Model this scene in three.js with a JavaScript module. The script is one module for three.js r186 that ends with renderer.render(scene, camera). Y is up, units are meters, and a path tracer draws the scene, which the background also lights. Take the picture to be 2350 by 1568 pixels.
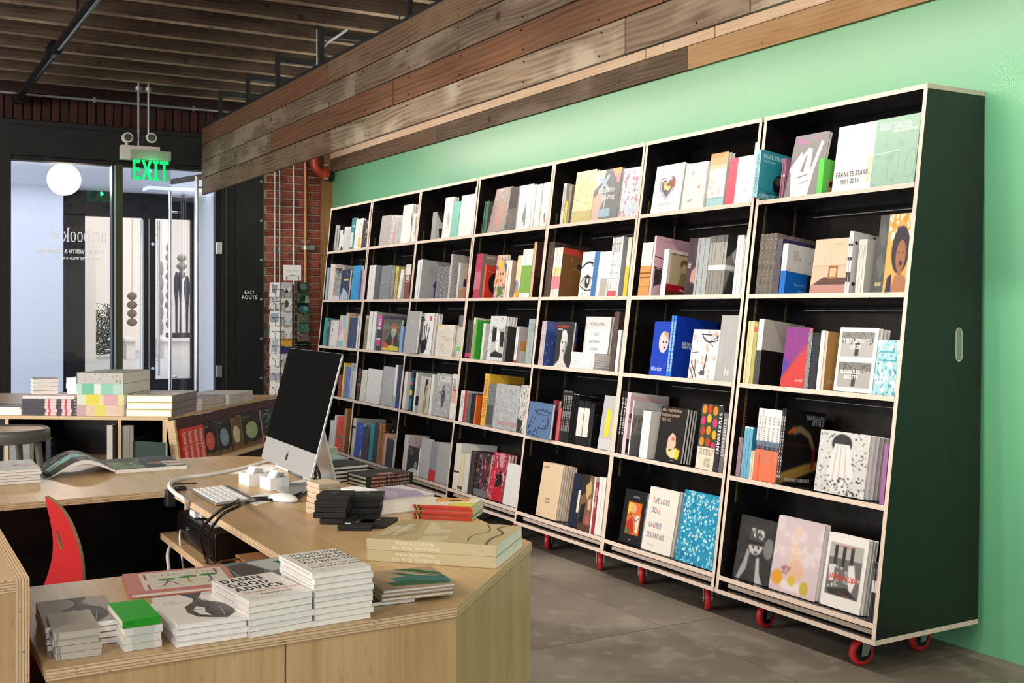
import * as THREE from 'three';
import { mergeGeometries } from 'three/addons/utils/BufferGeometryUtils.js';
import { RectAreaLightUniformsLib } from 'three/addons/lights/RectAreaLightUniformsLib.js';
import { RoundedBoxGeometry } from 'three/addons/geometries/RoundedBoxGeometry.js';
import { TextGeometry } from 'three/addons/geometries/TextGeometry.js';
import { FontLoader } from 'three/addons/loaders/FontLoader.js';

// ---------------------------------------------------------------- camera, sky, lights, exposure
// x runs along the green wall (towards the entrance = -x), y is up, z leads out of the green wall (z = 0) into the shop.
RectAreaLightUniformsLib.init();
const scene = new THREE.Scene();
const FOC = 2550, PX = 1175, PY = 703, EYE = new THREE.Vector3(0, 1.42, 3.945), YAW = Math.atan(1480 / FOC);
const camera = new THREE.PerspectiveCamera(2 * Math.atan(784 / FOC) * 180 / Math.PI, 2350 / 1568, 0.05, 80);
camera.position.copy(EYE);
const FWD = new THREE.Vector3(-Math.cos(YAW), 0, -Math.sin(YAW)), RGT = new THREE.Vector3(Math.sin(YAW), 0, -Math.cos(YAW));
camera.lookAt(EYE.clone().add(FWD));
camera.setViewOffset(2350, 1568, 0, 784 - PY, 2350, 1568);
const renderer = new THREE.WebGLRenderer({ antialias: true });
renderer.toneMapping = THREE.LinearToneMapping;
renderer.toneMappingExposure = 1.0;
renderer.shadowMap.enabled = true;
scene.background = new THREE.Color(0.62, 0.78, 1.0);
scene.backgroundIntensity = 1.6;
function area(name, w, h, color, intensity, at, to) {
  const l = new THREE.RectAreaLight(color, intensity, w, h);
  l.name = name; l.position.set(...at); l.lookAt(...to); scene.add(l);
}
// daylight through the tall shop windows behind and to the left of the camera
area('window_daylight', 6.4, 2.0, 0xfff6ea, 9, [-4.4, 1.95, 8.45], [-4.4, 1.95, 0]);
area('window_daylight', 2.6, 2.0, 0xf2f4ff, 3.6, [3.38, 1.95, 5.6], [-5, 1.75, 5.6]);
const GLOBE_POWER = 6.2, ADDED_GLOBES = [[-0.6, 2.65, 5.1], [-2.5, 2.7, 5.6], [-4.5, 2.7, 5.7], [-6.8, 2.7, 5.6], [0.9, 2.7, 3.0]];
const SPOT_POWER = 7.5, SPOTS = [-5.35, -4.3, -3.25, -2.2, -1.1, 0.1];
const STRIP_POWER = 122, STRIP_X = [-9.2, -7.98, -6.76, -5.54, -4.32, -3.1, -1.88, -0.66];

// ---------------------------------------------------------------- helpers
let seed = 7;
const rnd = () => { seed = (seed + 0x6d2b79f5) | 0; let t = Math.imul(seed ^ (seed >>> 15), 1 | seed); t = (t + Math.imul(t ^ (t >>> 7), 61 | t)) ^ t; return ((t ^ (t >>> 14)) >>> 0) / 4294967296; };
const rr = (a, b) => a + (b - a) * rnd();
const hash = (s) => { let h = 2166136261; for (let i = 0; i < s.length; i++) h = Math.imul(h ^ s.charCodeAt(i), 16777619); return h | 0; };
const taken = {};
const numbered = (n) => { const k = taken[n] = (taken[n] ?? -1) + 1; return k ? n + '_' + String(k).padStart(3, '0') : n; };
const labels = {};
function tag(o, label, category, group, kind) {
  if (label.split(/\s+/).length > 16) label = label.replace(/ (a|an|the) /g, ' ').replace(' and white', '-and-white');
  o.userData.label = label; if (category) o.userData.category = category;
  if (group) o.userData.group = group; if (kind) o.userData.kind = kind;
  if (label.split(/\s+/).length > 16 || label.split(/\s+/).length < 4) console.log('LABEL LENGTH', label.split(/\s+/).length, label);
  if (labels[label] && !group) console.log('LABEL TWICE', label);
  labels[label] = 1; return o;
}
function shade(o) { o.traverse((m) => { if (m.isMesh) { m.castShadow = true; m.receiveShadow = true; } }); return o; }
function thing(name, label, category, pos = [0, 0, 0], turn = 0, group) {
  const o = new THREE.Group(); o.name = numbered(name); o.position.set(...pos); o.rotation.y = turn; scene.add(o);
  return tag(o, label, category, group);
}
function part(name, geo, mat, parent, label) {
  const m = new THREE.Mesh(Array.isArray(geo) ? mergeGeometries(geo.map(plain)) : geo, mat);
  m.name = name; m.castShadow = m.receiveShadow = true; parent.add(m);
  if (label) m.userData.label = label; return m;
}
function single(name, geo, mat, label, category, group) {
  return tag(part(numbered(name), geo, mat, scene), label, category, group);
}
function struct(name, geo, mat, parent = scene) {
  const m = part(parent === scene ? numbered(name) : name, geo, mat, parent);
  if (parent === scene) m.userData.kind = 'structure'; return m;
}
function structGroup(name) { const g = new THREE.Group(); g.name = numbered(name); g.userData.kind = 'structure'; scene.add(g); return g; }
function plain(g) { const q = g.index ? g.toNonIndexed() : g.clone(); for (const k of Object.keys(q.attributes)) if (!['position', 'normal', 'uv'].includes(k)) q.deleteAttribute(k); return q; }
// box with uv in metres; faces in the order +x -x +y -y +z -z (groups stay for material arrays)
function box(w, h, d, x = 0, y = 0, z = 0, ou = 0, ov = 0) {
  const g = new THREE.BoxGeometry(w, h, d), uv = g.attributes.uv, s = [[d, h], [d, h], [w, d], [w, d], [w, h], [w, h]];
  for (let f = 0; f < 6; f++) for (let i = 0; i < 4; i++) { const k = f * 4 + i; const a = uv.getX(k) * s[f][0], b = uv.getY(k) * s[f][1], on = s[f][0] < 0.03 && s[f][1] > 0.06; uv.setXY(k, (on ? b : a) + ou, (on ? a : b) + ov); }
  g.translate(x, y, z); return g;
}
const span = (x0, x1, y0, y1, z0, z1, ou, ov) => box(x1 - x0, y1 - y0, z1 - z0, (x0 + x1) / 2, (y0 + y1) / 2, (z0 + z1) / 2, ou, ov);
const rbox = (w, h, d, r, x = 0, y = 0, z = 0, s = 2) => { const g = new RoundedBoxGeometry(w, h, d, s, r); g.translate(x, y, z); return g; };
const cyl = (r, h, x = 0, y = 0, z = 0, axis = 'y', n = 16, r2 = r) => {
  const g = new THREE.CylinderGeometry(r2, r, h, n); if (axis === 'x') g.rotateZ(Math.PI / 2); if (axis === 'z') g.rotateX(Math.PI / 2); g.translate(x, y, z); return g;
};
const tube = (pts, r, n = 40, m = 8) => new THREE.TubeGeometry(new THREE.CatmullRomCurve3(pts.map((p) => new THREE.Vector3(...p))), n, r, m);
const bar = (a, b, r, m = 8) => { const A = new THREE.Vector3(...a), B = new THREE.Vector3(...b), d = B.clone().sub(A), g = new THREE.CylinderGeometry(r, r, d.length(), m);
  g.applyQuaternion(new THREE.Quaternion().setFromUnitVectors(new THREE.Vector3(0, 1, 0), d.clone().normalize())); g.translate(...A.add(B).multiplyScalar(0.5).toArray()); return g; };
// where the line of sight of a point measured on the photograph meets a plane of the place
function at(px, py, axis, v) {
  const d = FWD.clone().addScaledVector(RGT, (px - PX) / FOC); d.y += (PY - py) / FOC;
  return EYE.clone().addScaledVector(d, (v - EYE[axis]) / d[axis]);
}
// ---------------------------------------------------------------- procedural textures
function noiser(s) {
  const P = new Float32Array(4096); let q = s | 0; for (let i = 0; i < 4096; i++) { q = (Math.imul(q, 1664525) + 1013904223) | 0; P[i] = (q >>> 8) / 16777216; }
  const H = (x, y) => P[((Math.imul(x, 73856093) ^ Math.imul(y, 19349663)) >>> 0) & 4095];
  return (x, y, px, py) => { let xi = Math.floor(x), yi = Math.floor(y); let fx = x - xi, fy = y - yi; fx = fx * fx * (3 - 2 * fx); fy = fy * fy * (3 - 2 * fy);
    const w = (a, p) => ((a % p) + p) % p, x0 = w(xi, px), x1 = w(xi + 1, px), y0 = w(yi, py), y1 = w(yi + 1, py);
    return (H(x0, y0) * (1 - fx) + H(x1, y0) * fx) * (1 - fy) + (H(x0, y1) * (1 - fx) + H(x1, y1) * fx) * fy; };
}
// fbm that tiles on the unit square
const fbm = (N, u, v, fx, fy, oct = 4) => { let s = 0, a = 0.5, t = 0; for (let i = 0; i < oct; i++) { s += a * N(u * fx, v * fy, fx, fy); t += a; a *= 0.5; fx *= 2; fy *= 2; } return s / t; };
function tex(w, h, su, sv, fn, srgb = true) {
  const d = new Uint8Array(w * h * 4);
  for (let y = 0; y < h; y++) for (let x = 0; x < w; x++) { const c = fn((x + 0.5) / w, (y + 0.5) / h), o = (y * w + x) * 4; d[o] = c[0]; d[o + 1] = c[1]; d[o + 2] = c[2]; d[o + 3] = 255; }
  const t = new THREE.DataTexture(d, w, h); t.wrapS = t.wrapT = THREE.RepeatWrapping; t.magFilter = THREE.LinearFilter; t.minFilter = THREE.LinearMipmapLinearFilter; t.generateMipmaps = true;
  t.repeat.set(1 / su, 1 / sv); if (srgb) t.colorSpace = THREE.SRGBColorSpace; t.needsUpdate = true; return t;
}
const clamp8 = (v) => Math.max(0, Math.min(255, v)), mixc = (a, b, t) => [0, 1, 2].map((i) => clamp8(a[i] + (b[i] - a[i]) * t));
const std = (o) => new THREE.MeshStandardMaterial(o), col = (c, rough = 0.6, extra = {}) => std({ color: c, roughness: rough, ...extra });
// sawn reclaimed wood: base tone a, grain tone b, weathering tone c
function woodTex(s, a, b, c, weather, knots = 5) {
  const N = noiser(s), M = noiser(s + 11), K = []; let q = s * 7 + 3; const r = () => { q = (Math.imul(q, 1664525) + 1013904223) | 0; return (q >>> 8) / 16777216; };
  for (let i = 0; i < knots; i++) K.push([r(), r(), 0.006 + r() * 0.012]);
  const H = new Float32Array(1024 * 256);
  const colr = tex(1024, 256, 2.4, 0.6, (u, v) => {
    let dv = 0, kn = 0;
    for (const [ku, kv, kr] of K) { let du = (u - ku); du -= Math.round(du); let d2 = (v - kv); d2 -= Math.round(d2); const d = Math.hypot(du * 4, d2) / kr / 4; dv += 0.03 * Math.exp(-d * 0.5) * Math.sign(d2); kn = Math.max(kn, Math.exp(-d * d * 4)); }
    const warp = 0.09 * fbm(N, u, v, 4, 3, 3);
    const ring = 0.5 + 0.5 * Math.sin((v + warp + dv) * 150 + 9 * fbm(M, u, v, 3, 6, 2)), fine = fbm(M, u, v + warp, 10, 128, 2), blot = fbm(N, u + 0.3, v, 9, 5, 4);
    let g = 0.6 * ring * fbm(N, u, v, 12, 24, 2) + 0.45 * fine;
    let k = mixc(a, b, Math.min(1, Math.max(0, g * 1.25 - 0.12)));
    k = mixc(k, c, Math.max(0, Math.min(1, (blot - 0.5) * 4 + 0.3)) * weather);
    k = mixc(k, [30, 20, 14], Math.min(0.85, kn)); const sp = N(u * 220, v * 70, 220, 70); if (sp > 0.975) k = mixc(k, [26, 18, 12], 0.7);
    H[Math.floor(v * 256) * 1024 + Math.floor(u * 1024)] = 0.7 - 0.5 * g - 0.5 * kn + 0.15 * fine; return k;
  });
  const bump = tex(1024, 256, 2.4, 0.6, (u, v) => { const h = clamp8(H[Math.floor(v * 256) * 1024 + Math.floor(u * 1024)] * 255); return [h, h, h]; }, false);
  return std({ map: colr, bumpMap: bump, bumpScale: 0.004, roughness: 0.82 });
}
const oldWood = [
  woodTex(101, [112, 94, 76], [58, 45, 34], [128, 114, 98], 0.8, 7),
  woodTex(202, [112, 87, 64], [58, 42, 28], [112, 94, 74], 0.6, 6),
  woodTex(303, [110, 72, 45], [60, 37, 21], [92, 66, 46], 0.5, 4),
  woodTex(404, [134, 118, 98], [76, 60, 46], [156, 146, 128], 0.9, 9),
];
const paleWood = woodTex(505, [238, 210, 182], [220, 186, 154], [240, 218, 194], 0.4, 4);
const postWood = woodTex(606, [150, 108, 66], [116, 78, 44], [160, 122, 80], 0.5, 3);
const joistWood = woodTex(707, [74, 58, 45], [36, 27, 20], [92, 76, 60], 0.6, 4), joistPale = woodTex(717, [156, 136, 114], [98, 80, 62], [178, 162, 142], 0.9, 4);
// birch plywood face and edge
const birchFace = (() => { const N = noiser(31), M = noiser(77);
  const t = tex(1024, 512, 1.6, 0.8, (u, v) => { const w = fbm(N, u, v, 3, 2, 3), f = fbm(M, u, v, 6, 160, 2), c = fbm(N, u + 0.5, v, 5, 22, 3), fl = M(u * 60, v * 260, 60, 260);
    let k = mixc([204, 174, 130], [172, 138, 96], Math.min(1, Math.max(0, 0.9 * c + 0.5 * f - 0.45 + 0.4 * (w - 0.5)))); if (fl > 0.9) k = mixc(k, [160, 126, 86], 0.35); return k; });
  return std({ map: t, roughness: 0.34 }); })();
const edgeTex = (dark, light, s) => { const N = noiser(s); return tex(512, 64, 0.5, 0.019, (u, v) => { const l = Math.floor(v * 9), n = fbm(N, u, v, 90, 9, 2), e = Math.abs(v * 9 - l - 0.5) > 0.42 ? 0.2 : 0; let k = mixc(l % 2 ? dark : light, dark, 0.5 * (n - 0.4) + e); if (N(u * 40, l, 40, 9) > 0.975) k = mixc(k, [90, 66, 44], 0.5); return k; }); };
const plyEdge = std({ map: edgeTex([176, 144, 106], [222, 198, 162], 5), roughness: 0.6 });
const shelfEdge = std({ map: edgeTex([202, 183, 168], [230, 214, 202], 9), roughness: 0.55 });
const plyMats = { up: [plyEdge, plyEdge, birchFace, birchFace, plyEdge, plyEdge], x: [birchFace, birchFace, plyEdge, plyEdge, plyEdge, plyEdge], z: [plyEdge, plyEdge, plyEdge, plyEdge, birchFace, birchFace] };
const blackFilm = (() => { const N = noiser(41); const t = tex(512, 512, 1.1, 1.1, (u, v) => { const n = fbm(N, u, v, 60, 4, 3), s = N(u * 180, v * 8, 180, 8); return mixc([13, 11, 11], [27, 22, 22], Math.max(0, n - 0.3) + (s > 0.9 ? 0.3 : 0)); });
  const r = tex(256, 256, 0.9, 0.9, (u, v) => { const q = clamp8(255 * (0.2 + 0.14 * fbm(N, u, v, 12, 12, 3))); return [q, q, q]; }, false);
  return std({ map: t, roughnessMap: r, roughness: 1 }); })();
const blackSteel = (() => { const N = noiser(43); const t = tex(256, 256, 1, 1, (u, v) => { const n = fbm(N, u, v, 8, 8, 4); return mixc([9, 9, 10], [19, 19, 21], n * n * 1.6); }); return std({ map: t, roughness: 0.6 }); })();
const concreteMat = (() => { const N = noiser(51), M = noiser(52);
  const f = (u, v) => { const a = fbm(N, u, v, 4, 4, 6), b = fbm(M, u, v, 9, 9, 6), c = fbm(M, u + 0.37, v + 0.11, 40, 40, 3); let k = mixc([104, 96, 87], [150, 141, 129], Math.min(1, Math.max(0, (a - 0.5) * 2.2 + 0.5))); k = mixc(k, [84, 77, 69], Math.max(0, Math.min(0.5, (b - 0.53) * 2.4))); k = mixc(k, [170, 162, 150], Math.max(0, Math.min(0.3, (c - 0.6) * 2))); const h = N(u * 300, v * 300, 300, 300); if (h > 0.975) k = mixc(k, h > 0.988 ? [188, 180, 168] : [64, 58, 52], 0.45); return k; };
  const r = tex(512, 512, 3.2, 3.2, (u, v) => { const q = clamp8(255 * (0.42 + 0.35 * fbm(N, u, v, 5, 5, 4))); return [q, q, q]; }, false);
  return std({ map: tex(1024, 1024, 3.2, 3.2, f), roughnessMap: r, roughness: 1 }); })();
const greenPaint = (() => { const N = noiser(61); const b = tex(256, 256, 0.25, 0.25, (u, v) => { const q = clamp8(255 * fbm(N, u, v, 24, 24, 3)); return [q, q, q]; }, false); return new THREE.MeshPhysicalMaterial({ color: 0x6cbb8d, clearcoat: 1, clearcoatRoughness: 0.36, roughness: 0.37, bumpMap: b, bumpScale: 0.00015 }); })();
const whitePaint = col(0xe6e6e6, 0.75), mattBlack = col(0x0e0e0f, 0.7), steel = col(0xb9bcc0, 0.3, { metalness: 0.9 }), chrome = col(0xd8dade, 0.18, { metalness: 1 }), galv = col(0xa9adae, 0.38, { metalness: 0.85 });
const glass = new THREE.MeshPhysicalMaterial({ color: 0xffffff, transmission: 1, roughness: 0.02, ior: 1.45, thickness: 0 });
const paper = (() => { const N = noiser(71); return std({ map: tex(64, 128, 0.2, 0.012, (u, v) => { const n = N(u * 6, v * 40, 6, 40); return mixc([246, 244, 240], [196, 194, 190], n > 0.62 ? (n - 0.62) * 1.6 : 0); }), roughness: 0.85 }); })();
const creamPaper = col(0xdcd2bd, 0.85), whiteCard = col(0xf2f2f2, 0.6), blackCard = col(0x131315, 0.55);

// ---------------------------------------------------------------- room shell
// floor: slabs of concrete cut apart by narrow joints over a pale bed
{
  const f = structGroup('floor');
  part('joint_bed', span(-14.3, 3.6, -0.12, -0.004, -0.3, 8.7), col(0xb3aa9c, 0.9), f);
  const xs = [-14.3, -11.2, -7.6, -3.92, -0.4, 3.6], zs = [-0.3, 0.085, 0.9, 3.6, 6.2, 8.7], J = 0.003;
  for (let i = 0; i < 5; i++) for (let k = 0; k < 5; k++) part('floor_slab', span(xs[i] + J, xs[i + 1] - J, -0.06, 0, zs[k] + J, zs[k + 1] - J, xs[i] * 0.7 + k * 0.37, zs[k] + i * 0.61), concreteMat, f);
}
struct('wall_right', span(-10.62, 3.6, -0.05, 3.6, -0.2, 0), greenPaint);              // the green wall behind the bookcases
struct('wall_near', [span(3.4, 3.6, 0, 3.6, 0, 4.3), span(3.4, 3.6, 0, 3.6, 6.9, 8.7), span(3.4, 3.6, 0, 0.95, 4.3, 6.9), span(3.4, 3.6, 2.95, 3.6, 4.3, 6.9)], whitePaint);
struct('wall_left', [span(-10.6, 3.6, 0, 0.95, 8.5, 8.7), span(-10.6, 3.6, 2.95, 3.6, 8.5, 8.7), span(-10.6, -7.6, 0.95, 2.95, 8.5, 8.7), span(-1.2, 3.6, 0.95, 2.95, 8.5, 8.7)], whitePaint);
for (const [n, w, x, z, turn] of [[1, 6.4, -4.4, 8.6, 0], [2, 2.6, 3.5, 5.6, Math.PI / 2]]) {
  const g = structGroup('window_' + n); g.position.set(x, 0, z); g.rotation.y = turn;
  part('window_frame', [span(-w / 2, w / 2, 0.95, 1.0, -0.04, 0.04), span(-w / 2, w / 2, 2.9, 2.95, -0.04, 0.04), ...Array.from({ length: 5 }, (_, i) => box(0.05, 2, 0.08, -w / 2 + 0.025 + i * (w - 0.05) / 4, 1.95, 0))], mattBlack, g);
}
// ceiling: dark boards carried by rough joists that run across the shop
{
  const c = structGroup('ceiling');
  part('deck', span(-10.6, 3.6, 3.5, 3.62, -0.2, 8.7), col(0x0c0907, 0.95), c);
  const turned = (m) => { const q = m.clone(); for (const k of ['map', 'bumpMap']) { q[k] = m[k].clone(); q[k].rotation = Math.PI / 2; } return q; }, JM = [joistWood, joistWood, joistWood, turned(joistPale), joistWood, joistWood];  // paler undersides: flaking paint, plus lit-from-below contrast put into the colour
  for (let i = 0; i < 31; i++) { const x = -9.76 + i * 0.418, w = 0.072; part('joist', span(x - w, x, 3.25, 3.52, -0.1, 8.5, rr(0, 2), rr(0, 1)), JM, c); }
  const blk = box(0.345, 0.13, 0.05); // blocking between the joists
  for (let i = 0; i < 14; i++) { const m = part('blocking', blk, mattBlack, c); m.position.set(-9.76 + i * 0.418 + 0.173, 3.40, i % 2 ? 2.62 : 2.5); }
  for (let i = 0; i < 8; i++) { const m = part('blocking', blk, mattBlack, c); m.position.set(-9.76 + i * 0.418 + 0.173, 3.40, 1.52); }
}
// black sprinkler main and a thin conduit under the joists
{
  const s = thing('sprinkler_pipe', 'long black pipe running under the ceiling joists towards the entrance', 'pipe');
  part('pipe', bar([-10.3, 3.17, 2.85], [1.5, 3.17, 2.76], 0.032, 16), col(0x15171c, 0.25, { metalness: 0.5 }), s);
  for (const x of [-10.15, -8.1, -6.1]) part('coupling', bar([x - 0.06, 3.17, 2.845], [x + 0.06, 3.17, 2.844], 0.05, 16), col(0x101114, 0.35, { metalness: 0.5 }), s);
  for (const x of [-9.45, -7.25]) part('hanger_rod', bar([x, 3.2, 2.83], [x, 3.5, 2.83], 0.006), mattBlack, s);
  const c = thing('conduit', 'thin bare metal conduit above the entrance beam', 'pipe');
  part('tube', bar([-10.1, 3.2, 3.1], [-10.1, 3.2, 0.9], 0.014, 10), galv, c);
  for (const z of [2.25, 1.4]) part('strap', box(0.02, 0.045, 0.02, -10.1, 3.2, z), galv, c);
}
// ---------------------------------------------------------------- entrance wall (x = -10.4)
const EX = -10.4, brickTone = [[0x9c4f3e, 3], [0x8a4234, 2], [0xa85c48, 2], [0x7d3a30, 1]].flatMap(([c, n]) => Array(n).fill(c));
const brickMats = (() => { const N = noiser(81); return [0, 1, 2, 3].map((i) => { const base = [[158, 82, 64], [142, 68, 54], [170, 94, 74], [122, 60, 50]][i];
  return std({ map: tex(128, 64, 0.21, 0.066, (u, v) => { const n = fbm(N, u + i * 0.25, v, 8, 5, 4), w = fbm(N, u, v + i * 0.3, 5, 4, 3); let k = mixc(base, base.map((q) => q * 0.62), n * 1.2 - 0.25); if (w > 0.66) k = mixc(k, [206, 190, 174], (w - 0.66) * 3.2); return k; }), roughness: 0.9 }); }); })();
{
  const w = structGroup('wall_back');
  part('mortar', span(EX - 0.28, EX - 0.012, 0, 3.6, 0.0, 0.66), col(0xb09c8a, 0.95), w);
  const bw = 0.205, bh = 0.062, stepY = 0.0745; const G = [0, 1, 2, 3].map(() => { const g = rbox(0.02 + rr(0, 0.006), bh, bw, 0.006, 0, 0, 0, 1); const p = g.attributes.position; for (let i = 0; i < p.count; i++) { p.setX(i, p.getX(i) + rr(-0.0012, 0.0012)); p.setY(i, p.getY(i) + rr(-0.001, 0.001)); } const uv = g.attributes.uv; for (let i = 0; i < uv.count; i++) uv.setXY(i, p.getZ(i) + 0.1, p.getY(i) + 0.03); return g; });
  for (let r = 0; r < 46; r++) for (let k = -1; k < 3; k++) {
    let z0 = 0.095 + (r % 2 ? 0.11 : 0) + k * 0.215, z1 = z0 + bw; z0 = Math.max(z0, 0.093); z1 = Math.min(z1, 0.645); if (z1 - z0 < 0.04) continue;
    const m = part('brick', G[Math.floor(rr(0, 4))], brickMats[Math.floor(rr(0, 4))], w); m.scale.z = (z1 - z0) / bw; m.position.set(EX - 0.008 + rr(-0.003, 0.003), 0.04 + r * stepY, (z0 + z1) / 2);
  }
  // black header over the doors, brick arch row above it, black side wall at the left
  part('header', [span(EX - 0.3, EX + 0.02, 2.715, 2.98, 0.66, 8.5), span(EX - 0.3, EX + 0.05, 2.98, 3.02, 0.66, 8.5)], blackSteel, w);
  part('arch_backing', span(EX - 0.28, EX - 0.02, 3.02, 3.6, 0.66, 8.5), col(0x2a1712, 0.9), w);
  const shadedArchMats = [col(0x3a1a14, 0.9), col(0x2c1410, 0.9)], ab = rbox(0.03, 0.2, 0.062, 0.005, 0, 0, 0, 1);  // brick tones darkened to stand for the unlit spot above the header
  for (let i = 0; i < 46; i++) { const m = part('brick', ab, shadedArchMats[i % 2], w); m.position.set(EX - 0.012, 3.13, 0.72 + i * 0.075); m.rotation.x = rr(-0.03, 0.03); }
  part('side_wall', [span(EX - 0.3, EX, 0, 2.72, 2.9, 8.5), span(EX - 0.1, EX + 0.03, 0, 2.74, 2.88, 2.96)], blackSteel, w);
}
struct('trim_1', span(EX - 0.05, EX + 0.10, 0, 3.25, 0.0, 0.088, 0.3, 0.2).applyMatrix4(new THREE.Matrix4()), (() => { const m = postWood.clone(); m.map = postWood.map.clone(); m.map.rotation = Math.PI / 2; m.bumpMap = null; return m; })()); // wooden post in the corner
{ // black riveted steel plate with its notice
  const p = thing('steel_plate', 'black riveted steel plate beside the brick pier, lettered EXIT ROUTE', 'panel');
  part('plate', span(EX - 0.02, EX + 0.025, 0, 2.712, 0.668, 0.938), blackSteel, p);
  const riv = new THREE.SphereGeometry(0.016, 12, 8); riv.scale(0.7, 1, 1);
  for (let i = 0; i < 7; i++) { const m = part('rivet', riv, galv, p); m.position.set(EX + 0.028, 0.36 + i * 0.375, 0.69); }
}
const FONT = await new FontLoader().loadAsync('fonts/droid/droid_sans_bold.typeface.json');
const FREG = await new FontLoader().loadAsync('fonts/droid/droid_sans_regular.typeface.json');
const FSER = await new FontLoader().loadAsync('fonts/droid/droid_serif_regular.typeface.json');
function words(s, size, depth = 0.001, font = FONT, squeeze = 1) { const g = new TextGeometry(s, { font, size, depth, curveSegments: 3, bevelEnabled: false }); g.computeBoundingBox(); g.translate(-(g.boundingBox.max.x + g.boundingBox.min.x) / 2, 0, 0); g.scale(squeeze, 1, 1); return g; }
// lettering facing +x
const facing = (g, x, y, z, mirror) => { g.rotateY(Math.PI / 2); if (mirror) { g.scale(1, 1, -1); const p = g.index ? g.toNonIndexed() : g; const a = p.attributes; for (const k of Object.keys(a)) { const n = a[k].itemSize, v = a[k].array; for (let i = 0; i < v.length; i += n * 3) for (let j = 0; j < n; j++) { const t = v[i + j]; v[i + j] = v[i + n + j]; v[i + n + j] = t; } } p.computeVertexNormals(); g = p; } g.translate(x, y, z); return g; };
part('lettering', [facing(words('EXIT', 0.034), EX + 0.026, 1.535, 0.805), facing(words('ROUTE', 0.034), EX + 0.026, 1.488, 0.805)], whiteCard, scene.getObjectByName('steel_plate'), 'white EXIT ROUTE lettering');
{ // the glazed entrance: fixed pane, bronze mullion, swung-open glass door with long pull
  const d = structGroup('door_1');
  part('door_frame', [span(EX - 0.12, EX + 0.02, 0, 2.72, 0.94, 1.02), span(EX - 0.09, EX + 0.03, 0, 2.72, 1.035, 1.06), span(EX - 0.1, EX - 0.02, 0, 2.72, 1.06, 1.115), span(EX - 0.1, EX + 0.02, 2.68, 2.72, 1.1, 2.9), span(EX - 0.1, EX + 0.02, 0, 0.12, 2.05, 2.9)], mattBlack, d);
  part('jamb_trim', span(EX - 0.07, EX + 0.025, 0, 2.7, 1.02, 1.034), col(0x57503a, 0.5, { metalness: 0.3 }), d);
  part('mullion', span(EX - 0.09, EX + 0.03, 0, 2.69, 1.962, 2.02), col(0x4a4a36, 0.45, { metalness: 0.3 }), d);
  part('mullion_trim', span(EX - 0.09, EX + 0.034, 0, 2.68, 2.022, 2.034), col(0xc9d2d6, 0.3, { metalness: 0.6 }), d);
  part('mullion_seal', span(EX - 0.09, EX + 0.02, 0, 2.68, 2.034, 2.052), col(0x16283a, 0.4), d);
  part('pane', span(EX - 0.036, EX - 0.026, 0.12, 2.68, 2.052, 2.9), glass, d);
  for (const y of [1.965, 0.81]) part('hinge', [span(EX + 0.0, EX + 0.04, y - 0.055, y + 0.055, 1.07, 1.115), ...[-1, 1].flatMap((s) => [-1, 1].map((t) => cyl(0.006, 0.006, EX + 0.042, y + s * 0.035, 1.0925 + t * 0.013, 'x', 8)))], y > 1 ? col(0xe4e2dc, 0.4, { metalness: 0.3 }) : galv, d);
  // door leaf, opened outwards
  const leaf = part('door_leaf', box(0.012, 2.6, 0.84, 0, 1.37, 0.42), glass, d); leaf.position.set(EX - 0.06, 0, 1.11); leaf.rotation.y = -1.32;
  part('pull_bar', [cyl(0.016, 2.0, 0.07, 1.55, 0.74, 'y'), cyl(0.01, 0.08, 0.035, 2.35, 0.74, 'x', 8), cyl(0.01, 0.08, 0.035, 0.72, 0.74, 'x', 8)], chrome, leaf);
  part('edge_rail', [box(0.03, 0.09, 0.84, 0, 0.045, 0.42), box(0.03, 0.05, 0.84, 0, 2.66, 0.42)], mattBlack, leaf);
  part('pull_bar', [cyl(0.017, 2.05, EX + 0.06, 1.6, 1.31, 'y'), cyl(0.009, 0.1, EX + 0.05, 2.52, 1.27, 'z', 8)], chrome, d);
  // shop lettering on the pane, read from outside
  const LZ = at(180, 545, 'x', EX).z, L = [facing(words('artbook @', 0.115, 0.001, FSER, 0.62), EX - 0.023, 1.99, LZ, true), facing(words('HAUSER WIRTH & SCHIMMEL', 0.036, 0.001, FONT, 0.8), EX - 0.023, 1.885, LZ + 0.06, true), facing(words('11AM-6PM WED-FRI TIL', 0.026), EX - 0.023, 1.83, LZ, true)];
  part('lettering', L, new THREE.MeshPhysicalMaterial({ color: 0xffffff, roughness: 1, transmission: 0.4, thickness: 0 }), d);
}
{ // globe lamp in the lobby behind the pane
  const p = at(147, 412, 'x', -11.3), g = thing('globe_lamp', 'glowing white globe lamp behind the entrance glass', 'lamp', [p.x, p.y, p.z]);
  const lit = new THREE.MeshStandardMaterial({ color: 0xffffff, emissive: 0xfff4e4, emissiveIntensity: 2.4, roughness: 0.4 });
  part('globe', new THREE.SphereGeometry(0.152, 32, 24), lit, g);
  part('cap', cyl(0.05, 0.02, 0, 0.152, 0, 'y', 20), galv, g);
  const l = new THREE.PointLight(0xffefd8, 2.2, 0, 2); l.castShadow = true; l.position.copy(p); l.position.x += 0.16; l.shadow.radius = 5; l.name = 'globe_light'; scene.add(l);
}
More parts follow.
